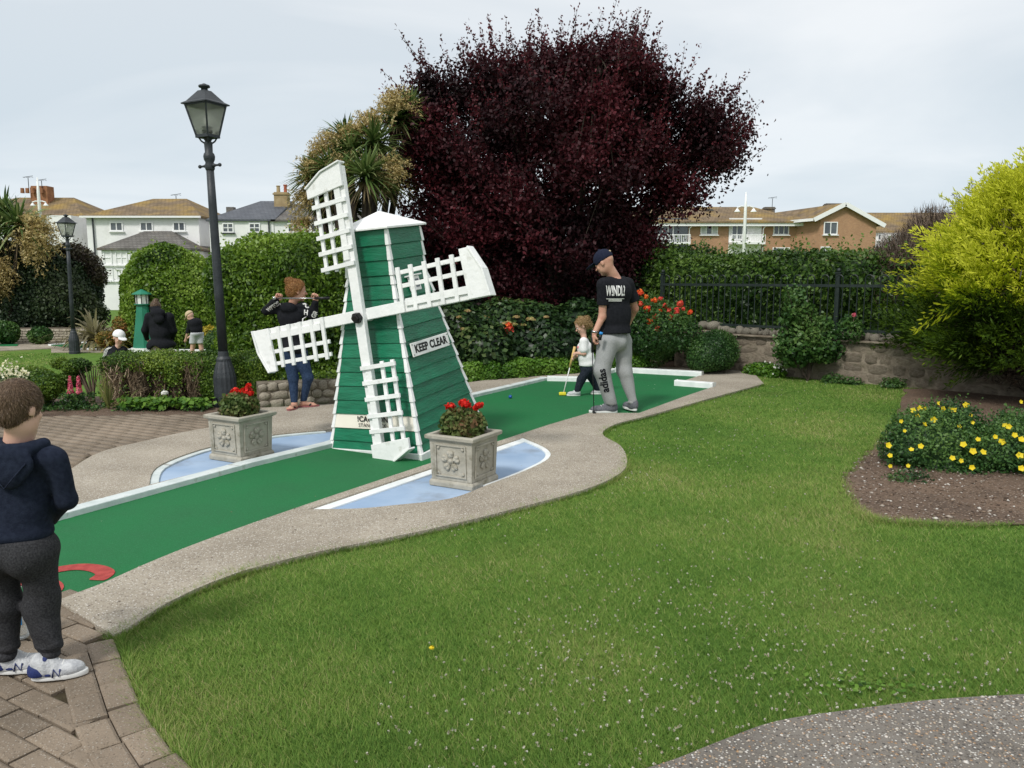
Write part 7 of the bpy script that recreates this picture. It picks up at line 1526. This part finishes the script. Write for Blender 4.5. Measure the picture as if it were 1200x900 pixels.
# ---- woman -----------------------------------------------------------------
D = 8.95; wom = thing('person', 'ginger haired woman in black hoodie and blue leggings resting a club across her shoulders', 'person', (P(350, 484, D).x, D, .03))
hc = A3(q(349, 341, -.02)); Fh = frame((.88, .40, -.08), (-.05, 0, 1)); H = .225; hp_, gh = head_prims(hc, H, Fh)
ch = A3(q(341, 371, 0)); pel = A3(q(344, 408, 0)); sL, sR = A3(q(330, 362, .02)), A3(q(355, 361, .0)); eL, eR = A3(q(312, 364, .02)), A3(q(367, 369, -.05)); wL, wR = A3(q(323, 352.5, -.08)), A3(q(370, 354, -.13))
hL, hR = A3(q(338, 412, -.02)), A3(q(351, 412, .02)); kL, kR = A3(q(343.5, 443, -.02)), A3(q(361, 443, .02)); aL, aR = A3(q(345, 475, -.05)), A3(q(355.5, 470, .05)); T = frame((.25, 1, 0), ch - pel)
body = hp_ + [('c', tuple(hc + Fh @ A3([0, -.1, -.22]) * H), tuple(ch + A3([.01, 0, .10])), .046, .052, .03), ('e', tuple(ch), (.135, .09, .13), T), ('e', tuple((ch + pel) / 2), (.12, .09, .16), T), ('e', tuple(pel), (.145, .105, .11), T), ('c', tuple(sL), tuple(sR), .045, .045)]
body += limb(sL, eL, wL, .040, .034, .024) + limb(sR, eR, wR, .040, .034, .024) + limb(hL, kL, aL, .078, .05, .03) + limb(hR, kR, aR, .078, .05, .03) + hand_prims(wL, (.5, 0, .8), (.3, -.8, -.2), .9, 1.05, 1) + hand_prims(wR, (.1, -.1, 1), (-.2, -.9, -.1), .9, 1.05, -1)
for a, d_ in ((aL, (-.1, -.9)), (aR, (.75, .3))):
    dd = A3([d_[0], d_[1], 0]); body += [('c', (a[0], a[1], .075), (a[0] - dd[0] * .03, a[1] - dd[1] * .03, .06), .03, .026, .02), ('c', (a[0], a[1], .07), (a[0] + dd[0] * .13, a[1] + dd[1] * .13, .055), .030, .026, .02)]
    for j in range(5): s_ = (j - 2) * .017; pp = A3([a[0] + dd[0] * .13 - dd[1] * s_, a[1] + dd[1] * .13 + dd[0] * s_, .054]); body.append(('c', tuple(pp), tuple(pp + dd * (.045 - abs(j - 1) * .006)), .010, .009, .006))
piece('body', body, M['skin'], wom, .0075, .02); eyes(wom, hc, H, Fh)
zh_ = A3(q(343, 414, 0))[2]
hw = piece('hoodie', [('e', tuple(ch), (.165, .125, .14), T), ('e', tuple((ch + pel) / 2), (.152, .122, .19), T), ('e', tuple(pel + A3([0, 0, .02])), (.165, .125, .12), T), ('c', tuple(sL), tuple(sR), .055, .055, .04), ('c', tuple(sL), tuple(eL), .060, .052, .03), ('c', tuple(eL), tuple(wL), .052, .038, .02), ('c', tuple(sR), tuple(eR), .060, .052, .03), ('c', tuple(eR), tuple(wR), .052, .038, .02), ('e', tuple(ch + A3([.0, -.10, .10])), (.09, .05, .06))], M['blackcloth'], wom, .0075, .025, .012, 15, 8, cut=lambda p: np.maximum(zh_ - p[..., 2], -s_cone(p, tuple(ch + A3([.01, 0, .14])), tuple(hc), .05, .055)))
piece('leggings', [('e', tuple(pel), (.152, .112, .11), T), ('c', tuple(hL), tuple(kL), .086, .056, .04), ('c', tuple(kL), tuple(aL), .057, .036, .03), ('c', tuple(hR), tuple(kR), .086, .056, .04), ('c', tuple(kR), tuple(aR), .057, .036, .03)], M['bluedenim'], wom, .0075, .02, .003, 26, 6, cut=lambda p: smax(p[..., 2] - (zh_ + .03), (aR[2] - .0) - p[..., 2], .004))
for a, d_ in ((aL, (-.1, -.9)), (aR, (.75, .3))):
    dd = unit(A3([d_[0], d_[1], 0])); F = frame(dd, (0, 0, 1)); pts = []
    for t in np.linspace(0, 2 * math.pi, 20, endpoint=False): y = .055 - .125 * math.cos(t); x = math.sin(t) * .042; v = A3([a[0], a[1], 0]) + F @ A3([x, y, 0]); pts.append((v[0], v[1]))
    o = MB().prism(pts, .031, .047).obj('sandal', M['pinkshoe'], wom, bev=.004, world=True); mb = MB(); v = lambda x, y, z: tuple(A3([a[0], a[1], 0]) + F @ A3([x, y, z])); mb.tube([v(-.04, .06, .05), v(0, .10, .082), v(.04, .06, .05)], .009, 6); mb.obj('strap', M['black'], o, True, world=True)
strands(wom, [('e', gh(0, -.08, .12), (.37 * H, .47 * H, .43 * H), Fh), ('e', gh(0, -.30, -.1), (.27 * H, .22 * H, .25 * H), Fh), ('e', gh(0, -.40, .44), (.19 * H, .20 * H, .17 * H), Fh)], 4200, .036, .10, HAIR['ginger'], lambda p, n: -Fh[:, 1] * .8 + n * .3 + Fh[:, 2] * .5, 6, vox=.010, keep=lambda p: (p - A3(gh(0, .17, .1), np.float32)) @ A3(unit(Fh[:, 1] - .55 * Fh[:, 2]), np.float32), spread=.4)
for s_, o_ in ((0, sR),):
    project_text('hoodie_print', 'C\nH\nI', .078, M['print'], hw, hw, tuple(A3(q(355.5, 367, -.2))), (1, 0, -.1), (.12, 0, 1), (0, 1, 0), .003, .9)
project_text('hoodie_print', 'GR', .062, M['print'], hw, hw, tuple(A3(q(366.5, 369, -.2))), (.55, 0, .83), (-.83, 0, .55), (0, 1, 0), .003, 1); project_text('hoodie_print', 'WPTOF', .050, M['print'], hw, hw, tuple(A3(q(316, 360, -.2))), (.85, 0, .5), (-.5, 0, .85), (0, 1, 0), .003, 1)
ca, cb = A3(q(324, 349.5, -.135)), A3(q(386, 349.5, -.19)); cl_ = thing('putter', 'putter held level behind the woman\'s neck with both hands', 'putter', tuple(ca)); MB().tube([tuple(ca), tuple(cb)], .0065, 6).obj('shaft', M['steel'], cl_, True, world=True); MB().tube([tuple(cb - (cb - ca) * .28), tuple(cb)], [.012, .015], 8).obj('grip', M['black'], cl_, True, world=True); MB().box(tuple(ca + A3([-.02, .02, 0])), (.03, .10, .03)).obj('head', M['steel'], cl_, bev=.004, world=True)

# ---- boy with white cap beyond the hedge ----------------------------------------
D = 12.0; kid = thing('person', 'small child with white cap and black track top behind the clipped hedge', 'person', (P(137, 475, D).x, D, -.42))
hc = A3(q(139.5, 396, 0)); Fh = frame((.75, -.62, -.30), (.1, 0, 1)); H = .215; hp_, gh = head_prims(hc, H, Fh)
ch = A3(q(136, 417, 0)); pel = A3(q(136, 438, 0)); sL, sR = A3(q(145, 410, .04)), A3(q(128, 410, 0)); eL, eR = A3(q(149, 425, .02)), A3(q(124, 425, 0)); wL, wR = A3(q(146, 435, -.08)), A3(q(128, 436, -.06)); T = frame((.4, -1, 0), (0, 0, 1))
hL, hR = A3(q(140, 442, 0)), A3(q(132, 442, 0)); kL, kR = A3(q(140, 456, 0)), A3(q(132, 456, 0)); aL, aR = A3([hL[0], D, -.36]), A3([hR[0], D, -.36])
body = hp_ + [('c', tuple(hc + A3([0, .01, -.06])), tuple(ch + A3([0, 0, .06])), .04, .045, .02), ('e', tuple(ch), (.105, .075, .10), T), ('e', tuple((ch + pel) / 2), (.095, .075, .13), T), ('e', tuple(pel), (.105, .08, .08), T), ('c', tuple(sL), tuple(sR), .036, .036)] + limb(sL, eL, wL, .034, .028, .02) + limb(sR, eR, wR, .034, .028, .02) + limb(hL, kL, aL, .06, .042, .03) + limb(hR, kR, aR, .06, .042, .03) + hand_prims(wL, (-.3, -.6, -.5), (-1, 0, 0), .62, .8) + hand_prims(wR, (.3, -.6, -.5), (1, 0, 0), .62, .8, -1)
piece('body', body, M['skinkid'], kid, .009, .02); eyes(kid, hc, H, Fh)
tt_ = piece('track_top', [('e', tuple(ch), (.135, .105, .11), T), ('e', tuple((ch + pel) / 2), (.128, .10, .15), T), ('c', tuple(sL), tuple(sR), .050, .050, .03), ('c', tuple(sL), tuple(eL), .054, .045, .02), ('c', tuple(eL), tuple(wL), .045, .034, .02), ('c', tuple(sR), tuple(eR), .054, .045, .02), ('c', tuple(eR), tuple(wR), .045, .034, .02), ('c', tuple(ch + A3([0, 0, .07])), tuple(ch + A3([0, 0, .11])), .055, .052, .03)], M['blackcloth'], kid, .009, .02, .004, 18, 3, cut=lambda p: pel[2] - p[..., 2])
piece('trousers', [('e', tuple(pel), (.112, .09, .08), T), ('c', tuple(hL), tuple(kL), .066, .052, .03), ('c', tuple(kL), tuple(aL), .052, .045, .02), ('c', tuple(hR), tuple(kR), .066, .052, .03), ('c', tuple(kR), tuple(aR), .052, .045, .02)], M['blackcloth'], kid, .009, .02, cut=lambda p: smax(p[..., 2] - pel[2] - .02, -.36 - p[..., 2], .004))
for dxx in (-.018, 0, .018): MB().tube([tuple(sR + A3([.045 + dxx, -.045, .040])), tuple(sR + A3([-.008 + dxx, -.052, .015])), tuple((sR + eR) / 2 + A3([-.022 + dxx, -.056, 0])), tuple(eR + A3([-.02 + dxx, -.046, .01]))], .0055, 5).obj('sleeve_stripe', M['print'], tt_, True, world=True)
mb = MB(); lg = ch + A3([.045, -.104, .03]); 
for k, h in enumerate((.014, .024, .034)): mb.box(tuple(lg + A3([k * .013 - .013, 0, h / 2])), (.009, .008, h))
mb.obj('chest_logo', M['print'], tt_, world=True)
cp = piece('cap', [('e', gh(0, -.05, .17), (.40 * H, .47 * H, .42 * H), Fh)], M['whitecloth'], kid, .008, .01, cut=lambda p: -((p - A3(gh(0, 0, .10), np.float32)) @ A3(unit(Fh[:, 2] - .15 * Fh[:, 1]), np.float32)))
piece('cap_peak', [('e', gh(0, .50, .13), (.30 * H, .30 * H, .04 * H), frame(Fh[:, 1] - .2 * Fh[:, 2], Fh[:, 2]))], M['whitecloth'], cp, .007, .01, cut=lambda p: -((p - A3(gh(0, .26, .1), np.float32)) @ A3(Fh[:, 1], np.float32)))
MB().ball(gh(-.34, .16, .26), (.016, .012, .012), 8, 5).obj('cap_badge', M['blackcloth'], cp, True, world=True)
for a in (aL, aR): shoe(kid, (a[0] - .02, a[1] + .04, -.445), (a[0] + .1, a[1] - .15, -.445), .18, .075, M['shoewhite'], M['sole'], .85)
# ---- person in black coat --------------------------------------------------------
D = 14.0; coat = thing('person', 'person in long black hooded coat and pink trousers near the toy lighthouse', 'person', (P(187, 460, D).x, D, -.5))
hc = A3(q(182.5, 361, -.0)); Fh = frame((-.15, 1, -.5), (0, .3, 1)); H = .22; hp_, gh = head_prims(hc, H, Fh); ch = A3(q(187, 378, 0)); pel = A3(q(189, 402, 0)); sL, sR = A3(q(175, 372, 0)), A3(q(198, 372, 0)); eL, eR = A3(q(170, 387, .02)), A3(q(203, 388, .04)); wL, wR = A3(q(172, 397, .16)), A3(q(201, 398, .16)); T = frame((0, 1, -.1), (0, .1, 1))
hL, hR = A3(q(183, 408, 0)), A3(q(195, 408, 0)); kL, kR = A3(q(182, 430, 0)), A3(q(196, 430, 0)); aL, aR = A3([kL[0], D, -.42]), A3([kR[0], D, -.42])
body = hp_ + [('c', tuple(hc), tuple(ch), .05, .06, .02), ('e', tuple(ch), (.17, .11, .16), T), ('e', tuple((ch + pel) / 2), (.16, .12, .18), T), ('e', tuple(pel), (.17, .13, .12), T), ('c', tuple(sL), tuple(sR), .05, .05)] + limb(sL, eL, wL, .045, .038, .026) + limb(sR, eR, wR, .045, .038, .026) + limb(hL, kL, aL, .09, .06, .04) + limb(hR, kR, aR, .09, .06, .04) + hand_prims(wL, (.3, .6, -.6), (1, 0, 0), .9, .8) + hand_prims(wR, (-.3, .6, -.6), (-1, 0, 0), .9, .8, -1)
piece('body', body, M['skin'], coat, .010, .02)
piece('coat', [('e', tuple(ch + A3([0, 0, -.02])), (.19, .14, .16), T), ('e', tuple((ch + pel) / 2), (.20, .16, .20), T), ('e', tuple(pel + A3([0, 0, -.05])), (.265, .205, .16), T), ('c', tuple(sL), tuple(sR), .075, .075, .05), ('c', tuple(sL), tuple(eL), .078, .068, .03), ('c', tuple(eL), tuple(wL), .068, .052, .03), ('c', tuple(sR), tuple(eR), .078, .068, .03), ('c', tuple(eR), tuple(wR), .068, .052, .03)], M['blackcloth'], coat, .012, .04, .012, 9, 3, cut=lambda p: (pel[2] - .075) - p[..., 2] + .04 * np.sin(p[..., 0] * 20))
piece('hood', [('e', tuple(A3(q(185, 367, -.10))), (.125, .09, .09)), ('e', tuple(A3(q(182, 362, -.05))), (.095, .08, .07)), ('e', tuple(A3(q(186, 374, -.15))), (.09, .05, .08))], M['blackcloth'], coat, .010, .03, .006, 14, 4)
strands(coat, [('e', gh(0, -.08, .12), (.37 * H, .46 * H, .43 * H), Fh), ('e', gh(.02, -.25, .50), (.20 * H, .20 * H, .18 * H), Fh)], 1200, .035, .12, HAIR['brown'], lambda p, n: -Fh[:, 1] * .8 + n * .3, 6, vox=.014)
piece('trousers', [('e', tuple(pel), (.175, .135, .10), T), ('c', tuple(hL), tuple(kL), .105, .088, .03), ('c', tuple(kL), tuple(aL), .088, .08, .02), ('c', tuple(hR), tuple(kR), .105, .088, .03), ('c', tuple(kR), tuple(aR), .088, .08, .02)], M['floral'], coat, .011, .02, .006, 14, 5, cut=lambda p: -.43 - p[..., 2])
for a in (aL, aR): shoe(coat, (a[0], a[1] - .07, -.495), (a[0], a[1] + .2, -.495), .25, .10, M['shoewhite'], M['sole'], 1)
# ---- bending child -----------------------------------------------------------------
D = 18.5; bend = thing('person', 'child in beige cap, black top and pale shorts bending forward beside the round shrub', 'person', (P(229, 426, D).x, D, -.5))
hc = A3(q(222.5, 370.5, 0)); Fh = frame((-.75, .2, -.75), (-.6, .2, .75)); H = .22; hp_, gh = head_prims(hc, H, Fh); ch = A3(q(229, 379, 0)); pel = A3(q(231, 391, .0)); sL, sR = A3(q(222.5, 378, -.04)), A3(q(233, 377, .05)); eL, eR = A3(q(220, 389, -.04)), A3(q(228, 391, .14)); wL, wR = A3(q(217.5, 398, .02)), A3(q(218.5, 397, .1)); T = frame((-.6, .6, -.3), ch - pel)
hL, hR = A3(q(227.5, 395, -.02)), A3(q(234, 395, .04)); kL, kR = A3(q(225.5, 409, 0)), A3(q(236, 409, .04)); aL, aR = A3([kL[0] - .02, D, -.42]), A3([kR[0] + .04, D + .04, -.42])
body = hp_ + [('c', tuple(hc), tuple(ch), .042, .05, .02), ('e', tuple(ch), (.12, .085, .12), T), ('e', tuple(pel), (.12, .10, .10), T), ('c', tuple(sL), tuple(sR), .04, .04)] + limb(sL, eL, wL, .036, .03, .022) + limb(sR, eR, wR, .036, .03, .022) + limb(hL, kL, aL, .07, .048, .034) + limb(hR, kR, aR, .07, .048, .034) + hand_prims(wL, (-.5, .2, -.8), (0, 1, 0), .7, .9) + hand_prims(wR, (-.5, 0, -.8), (0, -1, 0), .7, .9, -1)
piece('body', body, M['skinkid'], bend, .011, .02)
piece('top', [('e', tuple(ch), (.155, .12, .13), T), ('e', tuple((ch + pel) / 2), (.145, .12, .17), T), ('c', tuple(sL), tuple(sR), .055, .055, .03), ('c', tuple(sL), tuple(eL), .058, .048, .02), ('c', tuple(eL), tuple(wL), .046, .036, .02), ('c', tuple(sR), tuple(eR), .058, .048, .02), ('c', tuple(eR), tuple(wR), .046, .036, .02)], M['blackcloth'], bend, .011, .03, .005, 14, 3, cut=lambda p: (pel[2] + .01) - p[..., 2])
zk = A3(q(230, 402.5, 0))[2]; piece('shorts', [('e', tuple(pel), (.155, .125, .10), T), ('c', tuple(hL), tuple(kL), .095, .085, .03), ('c', tuple(hR), tuple(kR), .095, .085, .03)], M['palegrey'], bend, .010, .03, .004, 20, 4, cut=lambda p: smax(p[..., 2] - pel[2] - .03, zk - p[..., 2], .006))
cp = piece('cap', [('e', gh(0, -.06, .15), (.40 * H, .48 * H, .43 * H), Fh)], M['capbeige'], bend, .009, .01, cut=lambda p: -((p - A3(gh(0, 0, .08), np.float32)) @ A3(Fh[:, 2], np.float32)))
piece('cap_peak', [('e', gh(0, .50, .12), (.30 * H, .32 * H, .045 * H), Fh)], M['capbeige'], cp, .008, .01, cut=lambda p: -((p - A3(gh(0, .26, .1), np.float32)) @ A3(Fh[:, 1], np.float32)))
for a in (aL, aR): shoe(bend, (a[0] + .05, a[1], -.475), (a[0] - .2, a[1] + .08, -.475), .2, .08, M['shoewhite'], M['sole'], .9)
fl_ = ft = A3([wL[0] - .06, D, -.46]); pb = thing('putter', 'thin putter in the hands of the bending child', 'putter', tuple(fl_)); MB().tube([tuple((wL + wR) / 2 + A3([.0, 0, .03])), tuple(fl_)], .007, 6).obj('shaft', M['black'], pb, True, world=True); MB().box(tuple(fl_ + A3([-.03, 0, .01])), (.08, .03, .03)).obj('head', M['black'], pb, world=True)

# ================================================================== SMALL THINGS
bx_, by_ = G(598, 467, .012); tag(MB().ball((bx_, by_, .034), .0225, 14, 10).obj('golf_ball', M['ballblue'], None, True), 'blue golf ball lying on the green carpet right of the windmill', 'ball')
rs = random.Random(4)
for (a, b) in ((85, 600), (182, 655), (95, 697), (190, 592), (683, 470), (626, 490)):
    pass
# pebbles / chips on the soil
n_ = 5200; px_ = RNG.uniform(2.2, 5.6, n_); py_ = RNG.uniform(4.75, 8, n_); k = pip(px_, py_, BED_R); px_, py_ = px_[k], py_[k]
Vs, Fs, o_ = [], [], 0; base_ = STN[7]; bv = np.array([v.co[:] for v in base_.vertices]); bf = [tuple(p.vertices) for p in base_.polygons]
oct_v = np.array([(1, 0, 0), (-1, 0, 0), (0, 1, 0), (0, -1, 0), (0, 0, 1), (0, 0, -1)], float); oct_f = np.array([(0, 2, 4), (2, 1, 4), (1, 3, 4), (3, 0, 4), (2, 0, 5), (1, 2, 5), (3, 1, 5), (0, 3, 5)])
def pebbles(name, X, Y, Z, s0, s1, mat, flat=.5, label=None, cat=None):
    n_ = len(X); s_ = RNG.uniform(s0, s1, n_) ; s_ = s_ * np.where(RNG.random(n_) < .08, 1.8, 1); A_ = RNG.normal(size=(n_, 3, 3)) * .25 + np.eye(3); v = np.einsum('nij,kj->nki', A_, oct_v) * s_[:, None, None]; v[..., 2] *= flat
    v += np.stack([X, Y, Z], 1)[:, None, :]; F_ = (np.arange(n_)[:, None, None] * 6 + oct_f[None]).reshape(-1, 3)
    o = link(name, npmesh(name, v.reshape(-1, 3), F_, np.repeat(RNG.random(n_), 6)), mat, None); return tag(o, label, cat, kind='stuff')
pebbles('soil_chips', px_, py_, np.full(len(px_), .014), .003, .012, leafmat('chip', [(.06, .042, .03), (.16, .11, .075), (.24, .18, .13), (.60, .57, .52)], 0, .9), .5, 'bark chips and small stones scattered over the bare soil bed', 'chips')
n_ = 5200; px_ = RNG.uniform(.3, 3.2, n_); py_ = RNG.uniform(2.0, 3.1, n_); k = pip(px_, py_, PATH_R); px_, py_ = px_[k], py_[k]
pebbles('path_pebbles', px_, py_, np.full(len(px_), .022), .0025, .0065, leafmat('path_pebble', [(.06, .05, .045), (.25, .22, .18), (.42, .38, .32), (.60, .57, .53), (.35, .22, .12)], 0, .8), .5, 'small pale pebbles set in the dark path at the bottom right', 'pebbles')
n_ = 9000; px_ = RNG.uniform(-2.2, 1.8, n_); py_ = RNG.uniform(3.0, 7.5, n_); k = pip(px_, py_, CONC_NEAR) & ~pip(px_, py_, pondR); px_, py_ = px_[k], py_[k]
pebbles('concrete_pebbles', px_, py_, np.full(len(px_), .0305), .002, .0048, leafmat('surround_pebble', [(.12, .10, .08), (.28, .24, .19), (.42, .38, .32), (.55, .52, .47)], 0, .9), .45, 'pebbles showing in the worn concrete around the lane', 'pebbles')

n_ = 170; x = RNG.uniform(-3.2, 2.4, n_); y = RNG.uniform(3.4, 12, n_); k = pip(x, y, LANE) | pip(x, y, CONC_NEAR); x, y = x[k], y[k]
tag(leafobj('fallen_bits', [leaves(np.stack([x, y, np.where(pip(x, y, LANE), .016, .034)], 1), np.tile([0, 0, 1.], (len(x), 1)), RNG.uniform(.007, .018, len(x)), .6, .15)], leafmat('fallen_bit', [(.10, .07, .04), (.30, .24, .15), (.62, .60, .55), (.78, .77, .72)], .1, .8)), 'scattered dry petals and leaf scraps on the carpet and its concrete surround', 'leaf litter', kind='stuff')
# ================================================================== GRASS
LAWN = crom(Gs(near_out_px), 4)[::-1]
def blades(n, samp, hgt, wid, mask, name, label, zf=None, seedc=1):
    x, y = samp(n); k = mask(x, y); x, y = x[k], y[k]; n = len(x); z = zf(x, y) if zf else np.zeros(n)
    dist = np.hypot(x, y); an = RNG.uniform(0, 6.28, n); h = hgt * RNG.uniform(.35, 1.15, n); pn = snoise(np.stack([x, y, 0 * x], -1).astype(np.float32), 2.2, 15, 3); h = h * (1 + .22 * pn); w = wid * np.maximum(1, dist / 4.2) * RNG.uniform(.7, 1.3, n)
    ln = np.stack([np.cos(an), np.sin(an)], 1) * (h * RNG.uniform(.5, 1.9, n))[:, None]; sd = np.stack([-np.sin(an), np.cos(an)], 1) if False else np.stack([np.cos(an + 1.2), np.sin(an + 1.2)], 1)
    b = np.stack([x, y, z], 1); s3 = np.concatenate([sd * w[:, None] / 2, np.zeros((n, 1))], 1); tip = b + np.concatenate([ln, h[:, None]], 1)
    V = np.stack([b - s3, b + s3, tip], 1).reshape(-1, 3); F_ = np.arange(3 * n).reshape(-1, 3)
    r_ = np.clip(.42 + .20 * RNG.normal(size=n) + .16 * pn + (RNG.random(n) < .05) * .5, 0, 1)
    return tag(link(name, npmesh(name, V, F_, np.repeat(r_, 3)), L_['grass'], None), label, 'grass', kind='stuff')
def wedge(x, y, m=.4): return (x > -y * .66 - m) & (x < y * .82 + .8)
near_poly = CONC_NEAR
def lawn_mask(x, y):
    ok = wedge(x, y) & ~pip(x, y, CONC_NEAR) & ~pip(x, y, BED_R) & ~pip(x, y, PATH_R) & ~pip(x, y, PAVE) & ~pip(x, y, LANE)
    # right of the surround, in front of the wall
    wl = (x - W_A[0]) * (W_B[1] - W_A[1]) - (y - W_A[1]) * (W_B[0] - W_A[0])
    return ok & (x > -1.75) & ((y < 8) & (x > -1.75) | (x > 1.2)) & (wl > 0) & ~pip(x, y, CONC_FAR) & ~pip(x, y, BED_BACK)
# stay on the lawn side of the surround's outer edge
out_edge = np.array(near_out)
def right_of_edge(x, y):
    poly = list(near_out) + [(W_A[0] + .3, W_A[1] - .3), W_B, (7, 9.4), (9, 7), (9, 1.5), (-1.2, 1.5), G(262, 945), G(222, 905), G(196, 880), G(168, 838), G(148, 790)]
    return pip(x, y, poly)
def samp_log(n):
    d = np.exp(RNG.uniform(np.log(2.0), np.log(13.5), n)); a = RNG.uniform(-.68, .86, n); return d * a, d
m_ = lambda x, y: lawn_mask(x, y) & right_of_edge(x, y)
blades(1000000, samp_log, .024, .0028, m_, 'grass', 'short mown grass of the front lawn')
def samp_far(n): return RNG.uniform(-14, -3.0, n), RNG.uniform(9.6, 21, n)
blades(60000, samp_far, .04, .004, lambda x, y: (x < -.54 * y - .4) & (x > -.75 * y), 'far_grass', 'grass of the sunken lawn beyond the clipped hedge', terr)
# longer tufts over the paving edges
def samp_edge(n):
    L0 = np.array(near_out + []); i = RNG.integers(0, len(L0) - 1, n); t = RNG.random(n); p = L0[i] + (L0[i + 1] - L0[i]) * t[:, None] + RNG.normal(size=(n, 2)) * .011; return p[:, 0], p[:, 1]
blades(9000, samp_edge, .045, .0032, lambda x, y: y > 0, 'edge_grass', 'longer grass creeping over the edge of the concrete')
def samp_edge2(n):
    L0 = np.array(edge_line); i = RNG.integers(0, len(L0) - 1, n); t = RNG.random(n); p = L0[i] + (L0[i + 1] - L0[i]) * t[:, None] + RNG.normal(size=(n, 2)) * .015 + np.array([.02, 0]); return p[:, 0], p[:, 1]
blades(5000, samp_edge2, .045, .0032, lambda x, y: y > 0, 'edge_grass', 'longer grass creeping over the edge of the block paving')
def samp_edge3(n):
    L0 = np.array(BED_R[:200]); i = RNG.integers(0, len(L0) - 1, n); t = RNG.random(n); p = L0[i] + (L0[i + 1] - L0[i]) * t[:, None] + RNG.normal(size=(n, 2)) * .022; return p[:, 0], p[:, 1]
blades(9000, samp_edge3, .035, .003, lambda x, y: x < 4.5, 'edge_grass', 'longer grass along the rim of the soil bed')
# clover heads
def heads(n, samp, mask, s0, mat, name, label):
    x, y = samp(n); k = mask(x, y); x, y = x[k], y[k]; pn = snoise(np.stack([x, y, 0 * x], -1).astype(np.float32), 1.6, 44, 2); k = pn + .30 * RNG.normal(size=len(x)) > .28; x, y = x[k], y[k]; n = len(x)
    c = np.stack([x, y, RNG.uniform(.022, .036, n)], 1); ps = []
    for _ in range(7): d = unit(RNG.normal(size=(n, 3))); ps.append(leaves(c + d * .004, d, s0 * np.maximum(.8, .55 + y / 16) * RNG.uniform(.6, 1.1, n), .9, .4))
    o = leafobj(name, ps, mat); return tag(o, label, 'flowers', kind='stuff')
heads(4200, lambda n: (lambda d, a: (d * a, d))(np.exp(RNG.uniform(np.log(2.2), np.log(12), n)), RNG.uniform(-.35, .70, n)), lambda x, y: m_(x, y) & (x > -.6 + .05 * y), .0095, leafmat('clover_head', [(.30, .25, .15), (.42, .38, .27), (.52, .50, .40), (.70, .70, .62)], .3), 'clover_flowers', 'tiny white clover heads dotted over the front lawn')
c = G(506, 760, .03); n_ = 26; d_ = unit(RNG.normal(size=(n_, 3)) * A3([1, 1, .3])); tag(leafobj('dandelion', [leaves(A3([c[0], c[1], .035]) + d_ * .008, d_ + A3([0, 0, .8]), .014, .5, .3)], L_['yellow']), 'single small yellow flower in the middle of the front lawn', 'flower')
n_ = 90; x = P(1010, 870, 2.8).x + RNG.normal(size=n_) * .15; y = 2.76 + RNG.normal(size=n_) * .05; tag(leafobj('broadleaf_weed', [leaves(np.stack([x, y, RNG.uniform(.012, .03, n_)], 1), RNG.normal(size=(n_, 3)) * .35 + A3([0, 0, 1.]), .022, .9, .2)], L_['edge']), 'low patch of round leaved weed at the lawn edge by the dark path', 'plant', kind='stuff')
